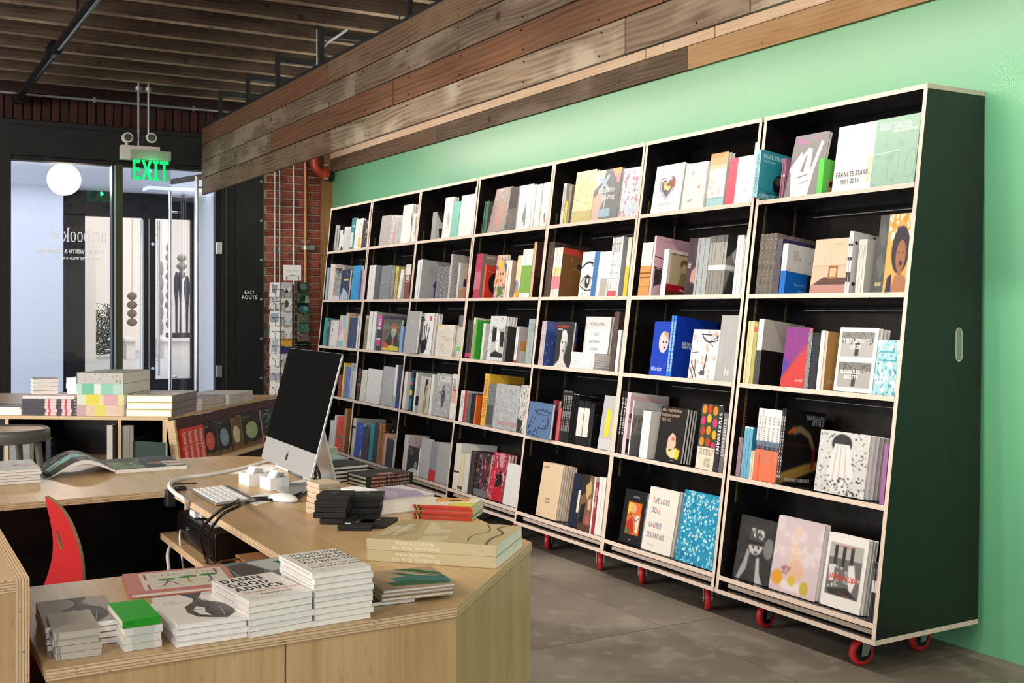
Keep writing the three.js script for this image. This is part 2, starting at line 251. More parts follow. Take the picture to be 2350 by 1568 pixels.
{ // lit exit sign with emergency heads hanging from the ceiling
  const X = -9.4, P = (x, y) => at(x, y, 'x', X), g = thing('exit_sign', 'green lit EXIT sign with emergency lamp heads hung over the entrance', 'sign');
  const a = P(277, 333), b = P(388, 372), e = P(388, 417), c = P(297, 372), white = col(0xc9c8bf, 0.5);
  part('housing', [span(X - 0.05, X + 0.03, b.y + 0.0, a.y, b.z + 0.08, a.z)], white, g);
  part('canopy', span(X + 0.03, X + 0.07, b.y, b.y + 0.075, b.z, c.z), col(0x8d8c86, 0.5), g);
  part('panel', span(X + 0.045, X + 0.05, e.y, b.y, b.z, c.z), new THREE.MeshPhysicalMaterial({ color: 0xd8f5e6, transmission: 1, roughness: 0.05, thickness: 0 }), g);
  const gl = new THREE.MeshStandardMaterial({ color: 0x0b3a24, emissive: 0x12e07c, emissiveIntensity: 1.1 }), ym = (b.y + e.y) / 2;
  part('lettering', facing(words('EXIT', 0.165, 0.003, FONT, 0.62), X + 0.052, ym - 0.085, (b.z + c.z) / 2 - 0.0), gl, g, 'glowing green EXIT letters');
  for (const [px, py] of [[291, 317], [345, 318]]) { const q = P(px, py); part('lamp_head', [cyl(0.042, 0.05, X + 0.02, q.y, q.z, 'x', 24), cyl(0.012, 0.09, X, q.y - 0.06, q.z)], white, g); part('lens', cyl(0.03, 0.006, X + 0.047, q.y, q.z, 'x', 24), chrome, g); }
  const t = P(320, 240); for (const px of [318, 341]) { const q = P(px, 330); part('hanger_pipe', cyl(0.011, 3.25 - a.y, X, (3.25 + a.y) / 2, q.z), galv, g); part('hanger_plate', cyl(0.03, 0.03, X, 3.2, q.z), galv, g); }
  part('junction_box', box(0.08, 0.07, 0.12, X, a.y + 0.04, P(343, 330).z), mattBlack, g);
  const l = new THREE.PointLight(0x22ff90, 0.12, 0, 2); l.position.set(X + 0.12, ym, (b.z + c.z) / 2); l.castShadow = true; l.name = 'exit_light'; scene.add(l);
}
// ---------------------------------------------------------------- lobby and the gallery seen through the glass
{
  const w = structGroup('wall_lobby'), lob = col(0xdfe3ea, 0.8);
  part('side_wall', [span(-14.2, -10.7, 0, 2.9, 4.2, 4.3), span(-13.98, -10.7, 0, 2.8, 0.3, 0.42)], lob, w);
  part('pier', span(-13.95, -13.6, 0, 2.8, 2.0, 2.9), lob, w);
  part('lobby_ceiling', span(-14.2, -10.68, 2.8, 2.92, 0, 4.3), lob, w);
  part('cornice', span(-13.2, -12.9, 2.74, 2.8, 0.3, 1.2), lob, w);
  area('lobby_daylight', 2.4, 3.0, 0xe8f0ff, 1.5, [-12.2, 2.78, 1.9], [-12.2, 0, 1.9]);
  area('lobby_daylight', 2.2, 2.2, 0xe4edff, 3, [-12.1, 1.4, 4.15], [-12.3, 1.4, 0]);
  const f = structGroup('door_2'), X = -14.0;
  part('facade', [span(X - 0.1, X, 2.5, 2.8, -1, 4.2), span(X - 0.1, X, 0, 2.52, 1.7, 4.2), span(X - 0.1, X, 0, 2.52, -1, 0.44), span(X - 0.1, X + 0.01, 0, 0.52, 0.44, 1.7), span(X - 0.06, X + 0.02, 0.5, 2.52, 0.885, 0.945), span(X - 0.06, X + 0.02, 0.5, 2.52, 0.965, 1.035)], blackSteel, f);
  for (const z of [0.86, 1.055]) part('pull_bar', [cyl(0.018, 1.9, X + 0.07, 1.52, z), ...[2.3, 0.75].map((y) => cyl(0.01, 0.1, X + 0.03, y, z, 'x', 8))], chrome, f);
  for (const y of [2.18, 0.66]) part('lock_knob', cyl(0.02, 0.03, X + 0.04, y, 0.925, 'x', 12), chrome, f);
  const riv = new THREE.SphereGeometry(0.02, 10, 8); for (let i = 0; i < 6; i++) { const m = part('rivet', riv, blackSteel, f); m.position.set(X, 2.62, 0.6 + i * 0.42); }
  for (let i = 0; i < 5; i++) { const m = part('rivet', riv, blackSteel, f); m.position.set(X, 0.7 + i * 0.42, 1.95); }
  for (const [z0, z1] of [[0.44, 0.885], [1.035, 1.7]]) part('pane', span(X - 0.03, X - 0.02, 0.52, 2.5, z0, z1), glass, f);
  const g = structGroup('wall_gallery'), gw = col(0xe9e6e2, 0.8);
  part('gallery_wall', [span(-24.2, -24, 0.5, 4.6, -6, 6), span(-24, -14.1, 0.5, 4.6, 3.2, 3.4), span(-24, -14.1, 0.5, 4.6, -6.2, -6), span(-14.15, -14.11, 2.8, 4.6, -6, 3.2), span(-19.6, -19.3, 0.5, 4.6, 0.68, 1.0), span(-17.2, -17.0, 0.5, 4.6, -1.3, -0.62)], gw, g);
  part('gallery_ceiling', span(-24.2, -14.1, 4.6, 4.7, -6, 3.4), gw, g);
  struct('floor_gallery', [span(-24.2, -14.1, 0.3, 0.5, -6, 3.4), span(-14.2, -10.4, -0.02, 0.004, 0, 4.2)], col(0x9a9fa6, 0.5));
  area('gallery_light', 7, 5, 0xfff6ee, 4.2, [-19, 4.55, -1.2], [-19, 0, -1.2]);
  // exhibits
  const onF = (px, py, y) => at(px, py, 'y', y);
  const wire = []; let s0 = seed; const c = onF(232, 822, 0.5);
  for (let i = 0; i < 46; i++) { const ph = rr(0, 6.28), R = rr(0.14, 0.3), hz = rr(0.08, 0.95), pts = []; for (let k = 0; k < 7; k++) { const a = ph + k * rr(0.5, 0.95), r = R * rr(0.55, 1.1); pts.push([c.x + Math.cos(a) * r * 0.9, 0.52 + Math.max(0.01, hz * rr(0.3, 1.1) * (1.2 - r)), c.z + Math.sin(a) * r]); } wire.push(tube(pts, rr(0.004, 0.009), 30, 5)); }
  wire.push(tube([[c.x, 0.6, c.z + 0.3], [c.x, 1.0, c.z + 0.22], [c.x, 1.3, c.z - 0.03], [c.x, 1.05, c.z - 0.24], [c.x, 0.6, c.z - 0.32]], 0.009, 30, 6));
  tag(part(numbered('wire_sculpture'), wire, col(0x3a3430, 0.7), scene), 'tangled dark wire sculpture on the gallery floor beyond the doors', 'sculpture');
  const lobed = (px, ys, rs, name, label, color) => { const t0 = at(px, ys[0], 'x', -20.6), y1 = at(px, ys[1], 'x', -20.6).y, n = rs.length, pts = []; for (let i = 0; i <= n * 8; i++) { const q = i / 8, r = rs[Math.min(n - 1, Math.floor(q))] * Math.pow(Math.abs(Math.sin(q * Math.PI)), 0.8) + 0.012; pts.push(new THREE.Vector2(r, t0.y + (y1 - t0.y) * i / (n * 8))); }
    const L = new THREE.LatheGeometry(pts, 20); L.translate(t0.x, 0, t0.z); const o = thing(name, label, 'sculpture'); part('mesh_form', L, new THREE.MeshStandardMaterial({ color, roughness: 0.8, transparent: true, opacity: 0.7, side: THREE.DoubleSide }), o); part('cord', bar([t0.x, t0.y, t0.z], [t0.x, 4.6, t0.z], 0.003), mattBlack, o); };
  lobed(303, [670, 750], [0.075, 0.08, 0.075, 0.08], 'hanging_sculpture', 'hanging brown woven sculpture of stacked lobes seen between the glass doors', 0x5b4a42);
  lobed(387, [558, 755], [0.035, 0.045, 0.025, 0.045, 0.025, 0.04, 0.055, 0.025, 0.04], 'hanging_sculpture', 'tall thin hanging sculpture of many small lobes, left of the totems', 0x8d7468);
  lobed(417, [583, 640], [0.075, 0.085, 0.06], 'hanging_sculpture', 'hanging grey sculpture of three wide lobes above the totems', 0x77746f);
  lobed(370, [600, 770], [0.03, 0.03, 0.03, 0.03, 0.03], 'hanging_sculpture', 'slim hanging lobed sculpture half hidden at the door edge', 0x8a8782);
  const tp = thing('totem_sculpture', 'group of tall dark tapered totems on a black base', 'sculpture'), X2 = -20.3, tot = (px, yt, w) => { const b = at(px, 764, 'x', X2), t = at(px, yt, 'x', X2), pts = [[0.02, 0], [w * 0.5, 0.45], [w, 0.75], [w * 0.9, 0.9], [w * 0.35, 1]].map(([r, k]) => new THREE.Vector2(r, b.y + (t.y - b.y) * k)); const L = new THREE.LatheGeometry(pts, 14); L.translate(b.x, 0, b.z); return L; };
  for (const [px, yt, w] of [[390, 635, 0.04], [405, 624, 0.045], [414, 616, 0.03], [429, 634, 0.055]]) part('totem', tot(px, yt, w), col(0x2c2a33, 0.6), tp);
  { const a = at(385, 775, 'x', X2), b = at(437, 764, 'x', X2); part('base', span(X2 - 0.15, X2 + 0.15, a.y, b.y, b.z, a.z), mattBlack, tp); }
  const pl = (px0, px1, y0, y1, label) => { const a = at(px0, y1, 'x', X2 + 0.2), b = at(px1, y0, 'x', X2 + 0.2); single('plinth', [span(X2 - 0.5, X2 + 0.25, a.y + 0.06, b.y, b.z, a.z), span(X2 - 0.45, X2 + 0.2, 0.5, a.y + 0.06, b.z + 0.04, a.z - 0.04)], gw, label, 'plinth'); };
  pl(371, 442, 776, 792, 'wide white gallery plinth carrying the black totem base'); pl(285, 316, 776, 792, 'white gallery plinth below the hanging brown woven sculpture');
}
// ---------------------------------------------------------------- corner pier: pipes on the brick
{
  const pipe = (px, r, m, label, y1 = 3.4) => { const p = at(px, 500, 'x', EX + 0.03); const o = thing('wall_pipe', label, 'pipe'); part('tube', cyl(r, y1 - 0.9, EX + 0.03, (y1 + 0.9) / 2, p.z), m, o); part('strap', box(0.014, 0.03, r * 4, EX + 0.016, 1.9 + r * 8, p.z), galv, o); return o; };
  pipe(631, 0.0075, galv, 'thin steel conduit nearest the black plate on the brick pier'); pipe(642, 0.0085, galv, 'thin steel conduit second from the black plate on brick'); pipe(674, 0.008, galv, 'thin steel conduit nearest the copper pipe on brick');
  const cp = pipe(701, 0.019, col(0x9c6c4c, 0.4, { metalness: 0.75 }), 'copper pipe clamped to the brick pier near the corner post'), z = at(701, 550, 'x', EX + 0.03).z;
  part('clamp', [cyl(0.024, 0.035, EX + 0.03, 1.99, z, 'y', 16), box(0.012, 0.04, 0.14, EX + 0.014, 1.99, z - 0.03)], galv, cp, 'silver clamp');
  const red = thing('sprinkler_elbow', 'red pipe elbow with bolted coupling at the top of the corner post', 'pipe'), X = EX + 0.13, q = (x, y) => { const v = at(x, y, 'x', X); return [X, v.y, v.z]; }, rm = col(0xb8412a, 0.35);
  part('elbow', tube([q(722, 352), q(722, 372), q(725, 386), q(734, 396), q(744, 400)].map((p) => p), 0.042, 40, 18), rm, red);
  part('coupling', [bar(q(736, 397), q(752, 403), 0.055, 20)], rm, red); part('rubber_end', bar(q(751, 402), q(762, 405), 0.05, 18), mattBlack, red);
  for (const yb of [380, 410]) part('bolt', cyl(0.014, 0.05, X + 0.04, q(744, yb)[1], q(744, yb)[2], 'z', 8), chrome, red);
  const sc = at(622, 760, 'x', EX + 0.02); const so = thing('wall_socket', 'small green box on the brick behind the card rack', 'socket'); part('box', rbox(0.05, 0.1, 0.07, 0.006, EX + 0.03, sc.y, sc.z), col(0x3d6a58, 0.5), so); part('face', rbox(0.006, 0.06, 0.045, 0.002, EX + 0.057, sc.y, sc.z), col(0xb9c8be, 0.5), so);
}
// ---------------------------------------------------------------- plank screen hung in front of the wall lights, and plank rows on the wall
{
  const t = thing('plank_screen', 'hung screen of reclaimed wooden planks hiding the lights above the bookcases', 'screen'), ZB = 1.4, y0 = 2.397, rowH = 0.1465;
  const X = (px, py) => at(px, py, 'z', ZB).x, e0 = -9.83, e1 = 3.1;
  const rows = [[[e0, X(759, 300), 1], [X(759, 300), X(1434, 90), 3], [X(1434, 90), X(1720, 20), 0], [X(1720, 20), e1, 3]], [[e0, X(622, 300), 0], [X(622, 300), X(902, 215), 2], [X(902, 215), X(1520, 10), 2], [X(1520, 10), e1, 2]], [[e0, X(813, 190), 0], [X(813, 190), X(1300, 20), 0], [X(1300, 20), e1, 1]], [[e0, X(755, 160), 2], [X(755, 160), X(1150, 0), 1], [X(1150, 0), e1, 0]]];
  rows.forEach((r, i) => r.forEach(([a, b, m]) => { const parts = Math.max(1, Math.round((b - a) / 4.6)); for (let k = 0; k < parts; k++) { const p0 = a + (b - a) * k / parts, p1 = a + (b - a) * (k + 1) / parts; const p = part('plank', rbox(p1 - p0 - 0.004, rowH - 0.005, 0.024, 0.003, 0, 0, 0, 1), oldWood[m], t); const uv = p.geometry.attributes.uv, po = p.geometry.attributes.position, ou = rr(0, 2.4), ov = rr(0, 0.6); for (let q = 0; q < uv.count; q++) uv.setXY(q, po.getX(q) + ou, po.getY(q) + po.getZ(q) + ov); p.position.set((p0 + p1) / 2, y0 + rowH * (i + 0.5), ZB - 0.012 + rr(-0.003, 0.003)); } }));
  const nail = new THREE.CylinderGeometry(0.004, 0.004, 0.004, 6); nail.rotateX(Math.PI / 2);
  const nails = []; for (let x = e0 + 0.05; x < -1.5; x += 0.61) for (let i = 0; i < 4; i++) for (const s of [-1, 1]) { const g = nail.clone(); g.translate(x + rr(-0.02, 0.02), y0 + rowH * (i + 0.5) + s * 0.045, ZB + 0.003); nails.push(g); }
  part('nail', nails, mattBlack, t);
  part('frame_rail', [span(e0, e1, 2.98, 3.012, ZB - 0.07, ZB - 0.02), span(e0, e1, 2.45, 2.49, ZB - 0.06, ZB - 0.026)], mattBlack, t);
  for (const px of [504, 567, 635, 735, 960]) { const x = px === 960 ? -5.6 : at(px, 200, 'z', 1.36).x; part('hanger', [span(x - 0.022, x + 0.022, 2.98, 3.27, 1.34, 1.366), span(x - 0.02, x + 0.02, 3.2, 3.245, 0.95, 1.36)], mattBlack, t); }
  part('flex_conduit', [tube([[-7.02, 3.0, 1.33], [-7.0, 3.12, 1.34], [-6.9, 3.25, 1.2]].map((p) => p), 0.011, 24, 8), bar([-7.03, 3.0, 1.36], [-7.03, 3.26, 1.36], 0.008)], galv, t);
  const w = structGroup('trim_2');
  const wx = (px, py) => at(px, py, 'z', 0.02).x, lo = [[-10.3, wx(1002, 315), 1], [wx(1002, 315), wx(1578, 150), 0], [wx(1578, 150), 0.2, 5], [0.2, 3.4, 0]], hi = [[-10.3, wx(1482, 120), 4], [wx(1484, 120), wx(1640, 70), 4], [wx(1642, 70), 0.9, 4], [0.9, 3.4, 4]];
  const mats = [...oldWood, paleWood, woodTex(515, [186, 150, 108], [160, 120, 80], [196, 164, 124], 0.5, 6)];
  for (const [set, ya, yb] of [[lo, 2.728, 2.856], [hi, 2.86, 3.0]]) for (const [a, b, m] of set) { const g = span(a + 0.002, b - 0.002, ya, yb, 0.0, 0.022, rr(0, 2), rr(0, 0.5)); part('plank', g, mats[m], w); }
  part('plank', span(-10.3, 3.4, 3.004, 3.15, 0, 0.02, 0.4, 0.3), mats[0], w);
}
// linear lights that wash the wall and the bookcases, hung behind the plank screen
{
  const lens = new THREE.MeshStandardMaterial({ color: 0xffffff, emissive: 0xfff1dc, emissiveIntensity: 4 });
  STRIP_X.forEach((x, i) => {
    const y = 2.87, z = 1.17, o = thing('strip_light', 'long white linear light fixture, ' + ['first', 'second', 'third', 'fourth', 'fifth', 'sixth', 'seventh', 'eighth'][i] + ' from the entrance behind the plank screen', 'light', [x, y, z]); o.rotation.x = 0.93;
    part('housing', box(1.19, 0.07, 0.05, 0, 0, 0.027), whitePaint, o); part('lens', box(1.15, 0.05, 0.004, 0, 0, 0), lens, o); for (const s of [-1, 1]) part('hanger', bar([s * 0.5, 0.03, 0.03], [s * 0.5, 0.2, -0.2], 0.005), mattBlack, o);
    area('strip_light', 1.15, 0.05, 0xfff2e2, STRIP_POWER, [x, y - 0.004, z - 0.006], [x, y - 0.804, z - 0.606]);
  });
}
// unseen round pendant lamps beside and behind the camera, added to brighten the counter
ADDED_GLOBES.forEach(([x, y, z], i) => {
  const o = thing('added_pendant_lamp', 'white globe pendant lamp over the shop floor, ' + ['first', 'second', 'third', 'fourth', 'fifth'][i] + ' in the set beside the counter', 'lamp', [x, y, z]);
  part('globe', new THREE.SphereGeometry(0.19, 28, 20), new THREE.MeshStandardMaterial({ color: 0xffffff, emissive: 0xfff0dc, emissiveIntensity: 3, roughness: 0.4 }), o); part('cap', cyl(0.05, 0.05, 0, 0.205, 0), mattBlack, o); part('cord', bar([0, 0.22, 0], [0, 3.5 - y, 0], 0.005), mattBlack, o);
  const l = new THREE.PointLight(0xffefdb, GLOBE_POWER, 0, 2); l.position.set(x, y, z); l.castShadow = true; l.shadow.radius = 9; l.name = 'added_pendant_light'; scene.add(l);
});

// ceiling spotlights over the aisle, aimed down at the lower shelves and the floor
{
  single('light_track', span(-5.6, 0.4, 3.19, 3.225, 2.385, 2.42), mattBlack, 'black lighting track under the joists over the aisle', 'light track');
  const lens = new THREE.MeshStandardMaterial({ color: 0xffffff, emissive: 0xfff1dc, emissiveIntensity: 4 });
  SPOTS.forEach((x, i) => {
    const y = 3.06, z = 2.4, aim = new THREE.Vector3(x - 0.5, 0.1, 0.95), d = aim.clone().sub(new THREE.Vector3(x, y, z)).normalize(), q = new THREE.Quaternion().setFromUnitVectors(new THREE.Vector3(0, -1, 0), d);
    const o = thing('track_spotlight', 'black track spotlight over the aisle, ' + ['first', 'second', 'third', 'fourth', 'fifth', 'sixth'][i] + ' from the entrance', 'spotlight', [x, y, z]);
    const can = new THREE.CylinderGeometry(0.045, 0.045, 0.13, 20, 1, true); can.translate(0, 0.075, 0);
    part('head', [can, cyl(0.045, 0.01, 0, 0.14, 0, 'y', 20)], mattBlack, o).quaternion.copy(q); part('lens', cyl(0.04, 0.004, 0, 0.02, 0, 'y', 20), lens, o).quaternion.copy(q); part('stem', bar([0, 0.06, 0.02], [0, 0.14, 0], 0.008), mattBlack, o);
    const l = new THREE.SpotLight(0xfff3e4, SPOT_POWER, 0, 0.86, 0.8, 2); l.name = 'track_spot'; l.position.set(x, y, z).addScaledVector(d, 0.01); l.target.position.copy(aim); l.castShadow = true; l.shadow.radius = 2; scene.add(l, l.target);
  });
}

// ---------------------------------------------------------------- seven black plywood bookcases on casters
const DIV = [-9.438, -8.49, -7.562, -6.642, -5.69, -4.775, -3.872, -2.951], ZBOT = [.557, .57, .587, .607, .632, .641, .643], TOPY = 2.296, BOTY = 0.132, ZTOP = 0.346;
const SHELF_Y = [1.906, 1.475, 1.0716, 0.655, 0.211];
const WHICH = ['leftmost bookcase', 'second bookcase from left', 'third bookcase from left', 'middle bookcase', 'third bookcase from right', 'second bookcase from right', 'rightmost bookcase'], ROWS = ['top row', 'second row', 'third row', 'fourth row', 'bottom row'];
const standardMat = (() => { return std({ map: tex(16, 64, 0.013, 0.026, (u, v) => (v > 0.2 && v < 0.8 && u > 0.25 && u < 0.75 ? [18, 15, 10] : [116, 106, 74])), roughness: 0.4, metalness: 0.6 }); })();
const redWheel = col(0xc4242a, 0.38), hubMat = col(0x16161a, 0.4);
const tire = (() => { const p = [[0.036, -0.012], [0.036, -0.014], [0.047, -0.014], [0.053, -0.008], [0.0535, 0], [0.053, 0.008], [0.047, 0.014], [0.036, 0.014], [0.036, 0.012]].map(([a, b]) => new THREE.Vector2(a, b)); const g = new THREE.LatheGeometry(p, 36); g.rotateZ(Math.PI / 2); return g; })();
const hub = mergeGeometries([cyl(0.0365, 0.02, 0, 0, 0, 'x', 28), cyl(0.012, 0.03, 0, 0, 0, 'x', 14)].map(plain));
const fork = mergeGeometries([box(0.085, 0.005, 0.07, 0, 0.0765, -0.02), cyl(0.026, 0.014, 0, 0.067, -0.022, 'y', 20), ...[-1, 1].map((s) => { const sh = new THREE.Shape(); sh.moveTo(-0.014, -0.012); sh.lineTo(0.014, -0.012); sh.lineTo(0.045, 0.062); sh.lineTo(-0.004, 0.062); sh.closePath(); const g = new THREE.ExtrudeGeometry(sh, { depth: 0.003, bevelEnabled: false }); g.rotateY(Math.PI / 2); g.translate(s * 0.02 - 0.0015, 0, 0); return g; }), cyl(0.006, 0.05, 0, 0, 0, 'x', 10)].map(plain));
for (let u = 0; u < 7; u++) {
  const xl = DIV[u] + (u ? 0.003 : 0), xr = DIV[u + 1] - (u < 6 ? 0.003 : 0) - ([0, 2, 5].includes(u) ? 0.008 : 0), zb = ZBOT[u], B = Math.atan((zb - ZTOP) / (TOPY - BOTY)), zf = (y) => zb + (ZTOP - zb) * (y - BOTY) / (TOPY - BOTY), T = 0.019, w = xr - xl;
  const o = thing('bookcase', 'black slanted bookcase with pale edges on red casters, ' + ['leftmost of seven', 'second from left', 'third from left', 'middle of seven', 'third from right', 'second from right', 'rightmost with bare end panel'][u], 'bookcase');
  const side = (x) => { const s = new THREE.Shape(); s.moveTo(-0.045, BOTY + T); s.lineTo(-zf(BOTY + T), BOTY + T); s.lineTo(-ZTOP, TOPY - T); s.lineTo(-0.004, TOPY - T); s.closePath(); const g = new THREE.ExtrudeGeometry(s, { depth: T, bevelEnabled: false }); g.rotateY(Math.PI / 2); g.translate(x, 0, 0); return g; };
  for (const x of [xl, xr - T]) { const m = part('side_panel', side(x), [blackFilm, shelfEdge], o); if (u === 6 && x > xl) { // hand hole of the end panel
    const q = at(2201, 791, 'x', xr + 0.001); const hs = new THREE.Shape(); hs.absarc(0, 0.048, 0.02, 0, Math.PI); hs.absarc(0, -0.048, 0.02, Math.PI, 2 * Math.PI); const ring = hs.clone(); const hole = new THREE.Path(); hole.absarc(0, 0.048, 0.0165, 0, Math.PI); hole.absarc(0, -0.048, 0.0165, Math.PI, 2 * Math.PI); ring.holes.push(hole);
    const rg = new THREE.ExtrudeGeometry(ring, { depth: 0.0012, bevelEnabled: false }); rg.rotateY(Math.PI / 2); rg.translate(q.x - 0.001, q.y, q.z); const hg = new THREE.ExtrudeGeometry(hs, { depth: 0.0006, bevelEnabled: false }); hg.rotateY(Math.PI / 2); hg.translate(q.x - 0.001, q.y, q.z);
    part('hand_hole_lip', rg, shelfEdge, m); part('hand_hole', hg, col(0x7a8d80, 0.6), m); } }
  part('top_panel', span(xl, xr, TOPY - T, TOPY, 0.003, ZTOP + 0.002), [shelfEdge, shelfEdge, blackFilm, blackFilm, shelfEdge, shelfEdge], o);
  part('bottom_panel', span(xl, xr, BOTY, BOTY + T, 0.045, zb + 0.001), [shelfEdge, shelfEdge, blackFilm, blackFilm, shelfEdge, shelfEdge], o);
  const D = 0.3, back = box(w - 2 * T, 2.12, 0.012); back.rotateX(-B); back.translate((xl + xr) / 2, 1.22, zf(1.22) - D - 0.008); part('back_panel', back, blackFilm, o);
  for (const y of SHELF_Y) { const g = box(w - 2 * T, 0.02, D); g.translate(0, -0.01, -D / 2); g.rotateX(-B); g.translate((xl + xr) / 2, y, zf(y)); part('shelf', g, [blackFilm, blackFilm, blackFilm, blackFilm, shelfEdge, blackFilm], o); }
  part('plinth_rail', [span(xl + T + 0.03, xr - T, 0.158, 0.176, zb - 0.09, zb - 0.035), span(xl + T + 0.03, xr - T, 0.179, 0.188, zb - 0.09, zb - 0.045)], [shelfEdge][0], o);
  for (const d of [0.05, 0.24]) { const g = box(0.004, 1.46, 0.0125); g.rotateX(-B); g.translate(xl + T + 0.002, 1.255, zf(1.255) - d); part('shelf_standard', g, standardMat, o); }
  for (const y of SHELF_Y.slice(0, 3)) part('back_line', bar([xl + T + 0.09, y - 0.075, zf(y) - 0.268 + 0.01], [xr - T, y - 0.075, zf(y) - 0.268 + 0.01], 0.0032), galv, o);  // thin pale line along the back, modelled as a slim bar
  const yaw = [[0.6, -1.2, 0.9, 0.4], [0.3, 1.1, 0.2, -0.8], [1.2, 0.3, 0.7, 0.2], [0.9, 0.5, 0.2, 0.4], [0.7, 1.0, 0.4, 0.3], [0.85, 0.9, 0.5, -0.3], [0.15, -0.2, 0.3, -0.1]][u];
  [[xl + 0.185, zb - 0.13], [xr - 0.157, zb - 0.1], [xl + 0.18, 0.19], [xr - 0.17, 0.19]].forEach(([x, z], i) => { const m = part('caster', fork, galv, o); m.position.set(x, 0.0535, z); m.rotation.y = yaw[i]; part('wheel', tire, redWheel, m); part('hub', hub, hubMat, m); });
}
// ---------------------------------------------------------------- books: printed covers drawn on shared sheets
const sheets = [];
function newSheet(cell) { const c = document.createElement('canvas'); c.width = c.height = 2048; const s = { c, g: c.getContext('2d'), n: 0, cell, per: 2048 / cell, mats: null }; sheets.push(s); return s; }
const arts = {};
const FNT = { s: 'sans-serif', b: 'sans-serif', e: 'serif', i: 'serif', m: 'monospace' };
function drawArt(art, cell) {
  const key = cell + art; if (arts[key]) return arts[key];
  let s = sheets.find((q) => q.cell === cell && q.n < q.per * q.per); if (!s) s = newSheet(cell);
  const k = s.n++, ox = (k % s.per) * cell, oy = Math.floor(k / s.per) * cell, W = Math.round(cell * 0.8), H = cell, c = document.createElement('canvas'); c.width = c.height = cell; const g = c.getContext('2d');
  const ops = art.split(';'), bg = ops[0]; let spine = bg, bands = [], writing = null; let q = hash(art); const r = () => { q = (Math.imul(q, 1664525) + 1013904223) | 0; return (q >>> 8) / 16777216; };
  g.fillStyle = bg; g.fillRect(0, 0, cell, cell); g.save(); g.beginPath(); g.rect(0, 0, W, H); g.clip();
  const sx = W / 100, sy = H / 100, noise = [];
  for (const op of ops.slice(1)) {
    const a = op.trim().split(/ +/), n = a.map(Number);
    if (a[0] === 'T') { g.fillStyle = a[4]; g.font = `${a[5] === 'b' ? 'bold ' : ''}${a[5] === 'i' ? 'italic ' : ''}${n[3] * sy * 0.8}px ${FNT[a[5]]}`; g.save(); g.translate(n[1] * sx, n[2] * sy); g.scale(0.86, 1); g.fillText(a[6].replace(/_/g, ' '), 0, 0); g.restore(); }
    else if (a[0] === 'R') { g.fillStyle = a[5]; g.fillRect(n[1] * sx, n[2] * sy, n[3] * sx, n[4] * sy); }
    else if (a[0] === 'E') { g.fillStyle = a[5]; g.beginPath(); g.ellipse(n[1] * sx, n[2] * sy, n[3] * sx, n[4] * sy, 0, 0, 7); g.fill(); }
    else if (a[0] === 'P') { g.fillStyle = a[1]; g.beginPath(); for (let i = 2; i < a.length; i += 2) g[i > 2 ? 'lineTo' : 'moveTo'](n[i] * sx, n[i + 1] * sy); g.fill(); }
    else if (a[0] === 'L') { g.strokeStyle = a[1]; g.lineWidth = n[2] * sx; g.lineJoin = g.lineCap = 'round'; g.beginPath(); g.moveTo(n[3] * sx, n[4] * sy); for (let i = 5; i < a.length; i += 2) { if (i + 3 < a.length) g.quadraticCurveTo(n[i] * sx, n[i + 1] * sy, (n[i] + n[i + 2]) / 2 * sx, (n[i + 1] + n[i + 3]) / 2 * sy); else g.lineTo(n[i] * sx, n[i + 1] * sy); } g.stroke(); }
    else if (a[0] === 'N') { g.fillStyle = a[1]; for (let i = 0; i < n[2]; i++) { g.beginPath(); g.ellipse(r() * W, r() * H, n[3] * sx * (0.3 + r() * 0.5), n[3] * sy * (0.2 + r() * 0.4), r() * 3, 0, 7); g.fill(); } noise.push([a[1], n[2], n[3]]); }
    else if (a[0] === 'X') { g.font = `bold ${n[3] * sy * 0.8}px sans-serif`; let x = n[1] * sx; [...a[6].replace(/_/g, ' ')].forEach((ch, i) => { g.fillStyle = a[4 + i % 2]; g.save(); g.translate(x, n[2] * sy); g.scale(0.8, 1); g.fillText(ch, 0, 0); g.restore(); x += g.measureText(ch).width * 0.86; }); }
    else if (a[0] === 'Z') { const t = document.createElement('canvas'); t.width = t.height = cell; t.getContext('2d').drawImage(c, 0, 0); g.save(); g.filter = `blur(${n[1] * cell / 256}px)`; g.drawImage(t, 0, 0); g.restore(); }
    else if (a[0] === 'V') { const x = n[1] * sx, y = n[2] * sy, w = n[3] * sx / 2, h = n[4] * sy; g.fillStyle = a[5]; g.beginPath(); g.moveTo(x, y + h * 0.22); g.bezierCurveTo(x + w * 0.25, y - h * 0.1, x + w, y - h * 0.05, x + w, y + h * 0.3); g.bezierCurveTo(x + w, y + h * 0.62, x + w * 0.35, y + h * 0.8, x, y + h); g.bezierCurveTo(x - w * 0.35, y + h * 0.8, x - w, y + h * 0.62, x - w, y + h * 0.3); g.bezierCurveTo(x - w, y - h * 0.05, x - w * 0.25, y - h * 0.1, x, y + h * 0.22); g.fill(); }
    else if (a[0] === 'M') { g.fillStyle = a[1]; for (let i = 0; i < n[2]; i++) { const y0 = n[3] + r() * (n[4] - n[3]) * 0.6; g.globalAlpha = 0.55; g.fillRect(r() * W, y0 * sy, W * (0.004 + r() * 0.016), Math.min(n[4] - y0, 20 + r() * 40) * sy); } g.globalAlpha = 1; }
    else if (a[0] === 'n') { g.fillStyle = a[1]; for (let i = 0; i < n[2]; i++) { g.beginPath(); g.ellipse((n[4] + r() * n[6]) * sx, (n[5] + r() * n[7]) * sy, n[3] * sx * (0.3 + r() * 0.5), n[3] * sy * (0.2 + r() * 0.4), r() * 3, 0, 7); g.fill(); } }
    else if (a[0] === 's') spine = a[1]; else if (a[0] === 'B') bands.push([n[1], n[2], a[3]]); else if (a[0] === 'W') writing = [a[1], n[2], a[3].replace(/_/g, ' ')];
  }
  g.restore();
